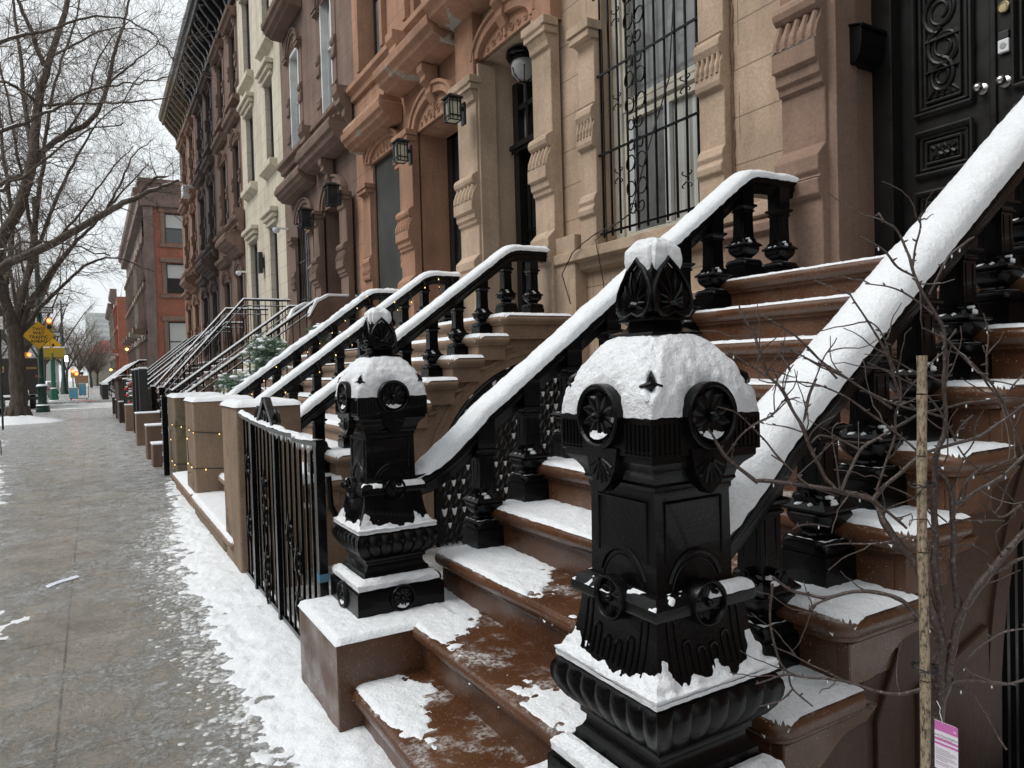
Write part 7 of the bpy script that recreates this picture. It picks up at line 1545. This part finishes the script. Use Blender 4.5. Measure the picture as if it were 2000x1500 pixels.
# ================================================================ street trees
TREEDATA = [[(-2.437, 32.3, -0.098, 0.37), (-2.387, 32.3, 0.859, 0.289), (-2.408, 32.3, 2.01, 0.266), (-2.414, 32.3, 3.158, 0.266), (-2.488, 32.3, 3.73, 0.244)], [(-2.463, 32.3, 3.54, 0.186), (-2.678, 32.0, 4.648, 0.174), (-2.807, 31.5, 5.699, 0.167), (-2.512, 31.0, 6.826, 0.186), (-2.014, 30.8, 7.735, 0.186), (-1.586, 30.8, 9.512, 0.167), (-1.321, 31.0, 11.628, 0.143), (-0.869, 31.0, 13.372, 0.112), (-0.268, 31.2, 15.638, 0.087), (0.092, 31.5, 18.147, 0.056)], [(-2.706, 31.3, 5.493, 0.158), (-2.332, 30.5, 5.729, 0.158), (-0.907, 29.5, 6.374, 0.137), (0.589, 28.5, 7.318, 0.115), (1.479, 28.0, 7.773, 0.086), (2.231, 27.6, 8.149, 0.058), (2.86, 27.3, 8.394, 0.036)], [(1.477, 28.0, 7.702, 0.065), (2.111, 28.0, 8.515, 0.05), (2.487, 27.6, 8.549, 0.029)], [(-1.599, 30.8, 9.145, 0.115), (-1.309, 31.0, 9.821, 0.108), (-0.498, 31.4, 10.719, 0.101), (0.355, 31.8, 11.525, 0.094), (0.845, 32.0, 12.712, 0.079), (1.175, 32.0, 14.16, 0.065), (1.537, 32.0, 15.43, 0.05), (1.849, 32.0, 16.701, 0.036), (2.012, 32.0, 17.743, 0.022)], [(0.96, 32.0, 13.029, 0.043), (1.556, 31.8, 13.661, 0.036), (2.277, 31.5, 14.284, 0.025), (2.828, 31.3, 14.916, 0.014)], [(-1.325, 31.0, 11.535, 0.058), (-0.123, 30.0, 11.438, 0.043), (1.296, 29.0, 11.394, 0.036), (2.574, 28.4, 11.55, 0.022), (3.384, 28.0, 11.862, 0.011)], [(-1.676, 30.9, 8.887, 0.072), (-2.041, 30.0, 8.627, 0.072), (-2.403, 29.0, 8.089, 0.072), (-2.775, 28.5, 7.735, 0.065)], [(-1.118, 31.0, 12.954, 0.086), (-1.442, 30.6, 14.007, 0.072), (-1.77, 30.4, 14.92, 0.058), (-1.929, 30.0, 15.749, 0.036)], [(-1.549, 30.8, 9.7, 0.101), (-1.749, 31.5, 11.352, 0.079), (-1.842, 32.0, 13.191, 0.065), (-1.969, 32.0, 14.852, 0.05), (-2.071, 32.0, 16.32, 0.036)], [(-2.4, 32.3, 3.54, 0.149), (-2.092, 32.8, 5.132, 0.124), (-1.764, 33.2, 6.772, 0.112), (-1.627, 33.6, 8.449, 0.093), (-1.383, 34.0, 10.182, 0.074), (-1.133, 34.4, 12.376, 0.062), (-0.621, 34.6, 14.605, 0.05), (-0.012, 34.8, 16.699, 0.037), (0.235, 35.0, 18.543, 0.025)], [(-2.344, 32.3, 3.349, 0.136), (-1.913, 32.7, 4.542, 0.112), (-1.232, 33.2, 5.806, 0.093), (-0.518, 33.6, 6.915, 0.074), (0.415, 34.0, 8.091, 0.056), (1.406, 34.4, 9.501, 0.037), (2.461, 35.0, 10.906, 0.022)], [(-2.327, 32.4, 3.163, 0.099), (-1.78, 33.0, 4.179, 0.087), (-0.922, 33.5, 5.25, 0.062), (0.078, 34.0, 6.283, 0.05), (1.113, 34.4, 6.607, 0.031), (2.497, 35.0, 6.207, 0.019)], [(-2.557, 32.3, 3.539, 0.136), (-2.699, 32.8, 5.111, 0.112), (-2.498, 33.4, 6.758, 0.093), (-2.503, 33.8, 8.411, 0.074), (-2.708, 34.2, 10.472, 0.062), (-2.81, 34.5, 12.945, 0.05)], [(-2.092, 32.8, 5.132, 0.086), (-1.336, 33.2, 7.596, 0.072), (-0.632, 33.6, 9.559, 0.058), (0.073, 34.0, 11.191, 0.043), (0.758, 34.4, 12.461, 0.029), (1.954, 34.8, 13.647, 0.014)], [(-1.764, 33.2, 6.772, 0.072), (-1.945, 33.0, 8.685, 0.065), (-2.173, 32.6, 10.49, 0.05), (-2.359, 32.2, 12.231, 0.036), (-2.622, 32.0, 13.783, 0.029)], [(0.589, 28.5, 7.318, 0.043), (1.17, 28.3, 8.484, 0.036), (1.546, 28.2, 9.392, 0.022), (2.17, 28.1, 9.983, 0.011)], [(-0.907, 29.5, 6.374, 0.05), (0.063, 29.2, 7.682, 0.036), (0.809, 29.0, 8.883, 0.025), (1.556, 28.8, 9.828, 0.014)], [(-0.498, 31.4, 10.719, 0.043), (0.21, 31.0, 12.069, 0.036), (0.583, 30.6, 13.314, 0.029), (1.276, 30.2, 14.424, 0.018), (2.297, 29.8, 15.231, 0.011)], [(-1.321, 31.0, 11.628, 0.058), (-1.897, 29.5, 11.553, 0.05), (-2.463, 28.0, 11.252, 0.036)], [(-0.869, 31.0, 13.372, 0.05), (0.116, 30.0, 13.726, 0.036), (1.076, 29.2, 14.054, 0.025), (2.171, 28.5, 13.906, 0.014), (2.937, 28.0, 13.411, 0.009)], [(1.296, 29.0, 11.394, 0.022), (1.669, 28.8, 12.114, 0.018), (2.299, 28.6, 12.702, 0.011), (3.038, 28.4, 12.859, 0.007)]]
BOUGHS = [[(-3.42, 13.0, 3.828, 0.1), (-2.246, 13.0, 4.571, 0.06), (-1.404, 12.8, 4.912, 0.035), (-0.83, 12.6, 5.266, 0.026), (-0.246, 12.4, 5.59, 0.02), (0.287, 12.3, 5.894, 0.015), (0.762, 12.2, 6.035, 0.011), (1.189, 12.2, 6.19, 0.01)], [(-2.246, 13.0, 4.571, 0.05), (-1.406, 12.6, 4.208, 0.03), (-0.784, 12.4, 4.445, 0.022), (-0.33, 12.3, 4.916, 0.016), (0.197, 12.2, 5.258, 0.011), (0.53, 12.1, 5.353, 0.01)], [(-3.42, 13.0, 3.828, 0.08), (-2.063, 12.8, 5.603, 0.045), (-1.093, 12.6, 6.355, 0.028), (-0.397, 12.4, 6.638, 0.02), (0.259, 12.3, 6.964, 0.015), (0.929, 12.2, 6.839, 0.01), (1.26, 12.1, 6.401, 0.01)], [(-3.42, 13.0, 3.828, 0.07), (-2.251, 12.8, 3.464, 0.04), (-1.32, 12.6, 3.346, 0.024), (-0.693, 12.4, 3.572, 0.017), (-0.189, 12.3, 3.514, 0.012), (0.296, 12.2, 3.376, 0.01)]]
def grow(b, p, d, r_, L, depth, rd, spread=.6, up=.12, n=4):
    """one twig with side shoots"""
    P = [p]; q = d.normalized(); steps = max(3, int(L / .12)); rr = [r_]
    for k in range(steps):
        q = (q + Vector((rd.gauss(0, .16), rd.gauss(0, .16), rd.gauss(0, .14) + up * .25))).normalized(); P.append(P[-1] + q * (L / steps)); rr.append(max(.0028, r_ * (1 - .8 * (k + 1) / steps)))
        if depth > 0 and k >= 1 and rd.random() < .72:
            s = Vector((rd.gauss(0, 1), rd.gauss(0, 1), rd.gauss(0, 1))).normalized(); dd = (q * .7 + s * spread).normalized()
            grow(b, P[-1], dd, rr[-1] * .65, L * rd.uniform(.35, .7), depth - 1, rd, spread, up, n)
    b.tube(P, rr, 3, cap=False)
def street_tree(name, label, data, base, seed, density, mat='bark', root=True, tlen=(.7, 1.9), group='street trees', rmin=.006, depth=2):
    t = thing(name, label, 'tree', base, group); rd = random.Random(seed); trunk = MB(); limb = MB(); tw = MB(); sn = MB()
    for k, Pd in enumerate(data):
        o, rr = refine(Pd, 5, .06); (trunk if k == 0 and root else limb).tube(o, rr, 10 if rr[0] > .15 else 7)
        for i in range(1, len(o) - 1):
            d = (o[i + 1] - o[i - 1]); L = d.length; d.normalize()
            if abs(d.z) < .82 and rr[i] > .022 and not (k == 0 and root):
                w_ = rr[i] * .62; side = d.cross(Vector((0, 0, 1))).normalized(); i0 = len(sn.v); c = o[i] + Vector((0, 0, rr[i] * .55)); c2 = o[i + 1] + Vector((0, 0, rr[i + 1] * .55)); w2 = rr[i + 1] * .62
                th = .008 + .10 * rr[i]
                if nv(i * .7, k, seed) > -.02: sn.v += [tuple(c - side * w_), tuple(c + Vector((0, 0, rr[i] * .45 + th))), tuple(c + side * w_), tuple(c2 - side * w2), tuple(c2 + Vector((0, 0, rr[i + 1] * .45 + th))), tuple(c2 + side * w2)]; sn.f += [(i0, i0 + 1, i0 + 4, i0 + 3), (i0 + 1, i0 + 2, i0 + 5, i0 + 4)]
            if k == 0 and root: continue
            m_ = density * L * (1.6 if rr[i] < .09 else .8)
            for _ in range(int(m_) + (rd.random() < m_ % 1)):
                s = Vector((rd.gauss(0, 1), rd.gauss(0, 1), rd.gauss(0, 1))); s = (s - d * s.dot(d)).normalized(); f = rd.random()
                grow(tw, o[i] + (o[i + 1] - o[i]) * f, (d * rd.uniform(.2, .9) + s).normalized(), max(rmin, min(.026, rr[i] * .35)), rd.uniform(*tlen), depth, rd)
    (trunk if root else limb).build('trunk' if root else 'limbs', mat, t, smooth=60)
    if root: limb.build('limbs', mat, t, smooth=60)
    tw.build('twigs', 'twig', t); 
    if sn.v: sn.build('snow_cover', 'snow_far', t, smooth=60)
    return t, len(tw.f)
t1, c1 = street_tree('street_tree', 'large bare street tree with snow lined limbs rising at the left kerb', TREEDATA, (-2.45, 32.3, 0), 3, 1.6, rmin=.0045)
b = MB()
for a in range(9):
    an = R(a * 40); b.tube([(-2.45 + .2 * math.cos(an), 32.3 + .2 * math.sin(an), .55), (-2.45 + .36 * math.cos(an), 32.3 + .36 * math.sin(an), .15), (-2.45 + .6 * math.cos(an), 32.3 + .6 * math.sin(an), -.06)], [.18, .15, .06], 7)
b.build('root_flare', 'bark', t1, smooth=60)
MB().grid(lambda u, v: (-2.45 + 1.5 * u * math.cos(v), 32.0 + 1.5 * u * math.sin(v), .34 * (1 - u) ** .8 - .02 + .04 * nv(u * 5, v * 2, 1)), lin(.2, 1, 10), lin(0, 6.283, 36)).build('snow_mound', 'snow_far', t1, smooth=60)
t2, c2 = street_tree('street_tree', 'bare tree standing outside the left edge whose twigs hang into the picture', BOUGHS + [[(-4.6, 13, 0, .28), (-4.6, 13, 2.2, .24), (-4.5, 13, 4.4, .18)]], (-4.6, 13, 0), 8, 3.2, root=False, tlen=(.35, .95), rmin=.004, depth=2)
def simple_tree(label, x, y, h, seed, dens=26, r_=.16, group='bare trees down the street', L=2.2):
    t = thing('bare_tree', label, 'tree', (x, y, 0), group); rd = random.Random(seed); tk = MB(); tw = MB(); limbs = []
    P = [Vector((x, y, 0)), Vector((x + rd.uniform(-.1, .1), y, h * .16)), Vector((x + rd.uniform(-.2, .2), y, h * .3))]; tk.tube(P, [r_ * 1.3, r_, r_ * .85], 8); tk.build('trunk', 'bark', t, smooth=60)
    for k in range(8):
        an = k * 2.4 + rd.random(); q = Vector((math.cos(an) * .55, math.sin(an) * .55, 1)).normalized(); p = P[-1].copy(); pts = [p.copy()]; rr = [r_ * .6]
        for s in range(7):
            q = (q + Vector((rd.gauss(0, .13), rd.gauss(0, .13), .06))).normalized(); p = p + q * h * .105; pts.append(p.copy()); rr.append(r_ * .6 * (1 - s / 8))
            for _ in range(dens // 8):
                sv = Vector((rd.gauss(0, 1), rd.gauss(0, 1), rd.gauss(0, .7))).normalized(); grow(tw, p, (q * .5 + sv * .8).normalized(), .022, rd.uniform(.5, 1) * L, 1, rd)
        limbs.append((pts, rr))
    lm = MB(); [lm.tube(a, c, 5) for a, c in limbs]; lm.build('limbs', 'bark', t, smooth=60); tw.build('twigs', 'twig', t)
    return t
for (lb, x, y, h, s) in (('bare tree right behind the large street tree', -3.4, 47, 11.5, 21), ('bare kerb tree across the side street', -4.6, 68, 11, 22), ('bare kerb tree in the middle of the next block', -4.2, 84, 10, 23), ('bare tree at the end of the next block', -3.0, 112, 9.0, 24), ('distant bare tree left of the tower', -2.0, 140, 9.5, 25), ('distant bushy bare tree below the tower', -.2, 150, 8.2, 26), ('farthest bare tree before the pink roof', .9, 172, 8.0, 27), ('bare tree on the far pavement behind the truck', -11, 60, 12, 28), ('bare tree far left beyond the truck', -9, 95, 11, 29)):
    simple_tree(lb, x, y, h, s, 26 if y < 100 else 40, .18, L=2.2 if y < 100 else 2.6)
print('twig faces', c1, c2)
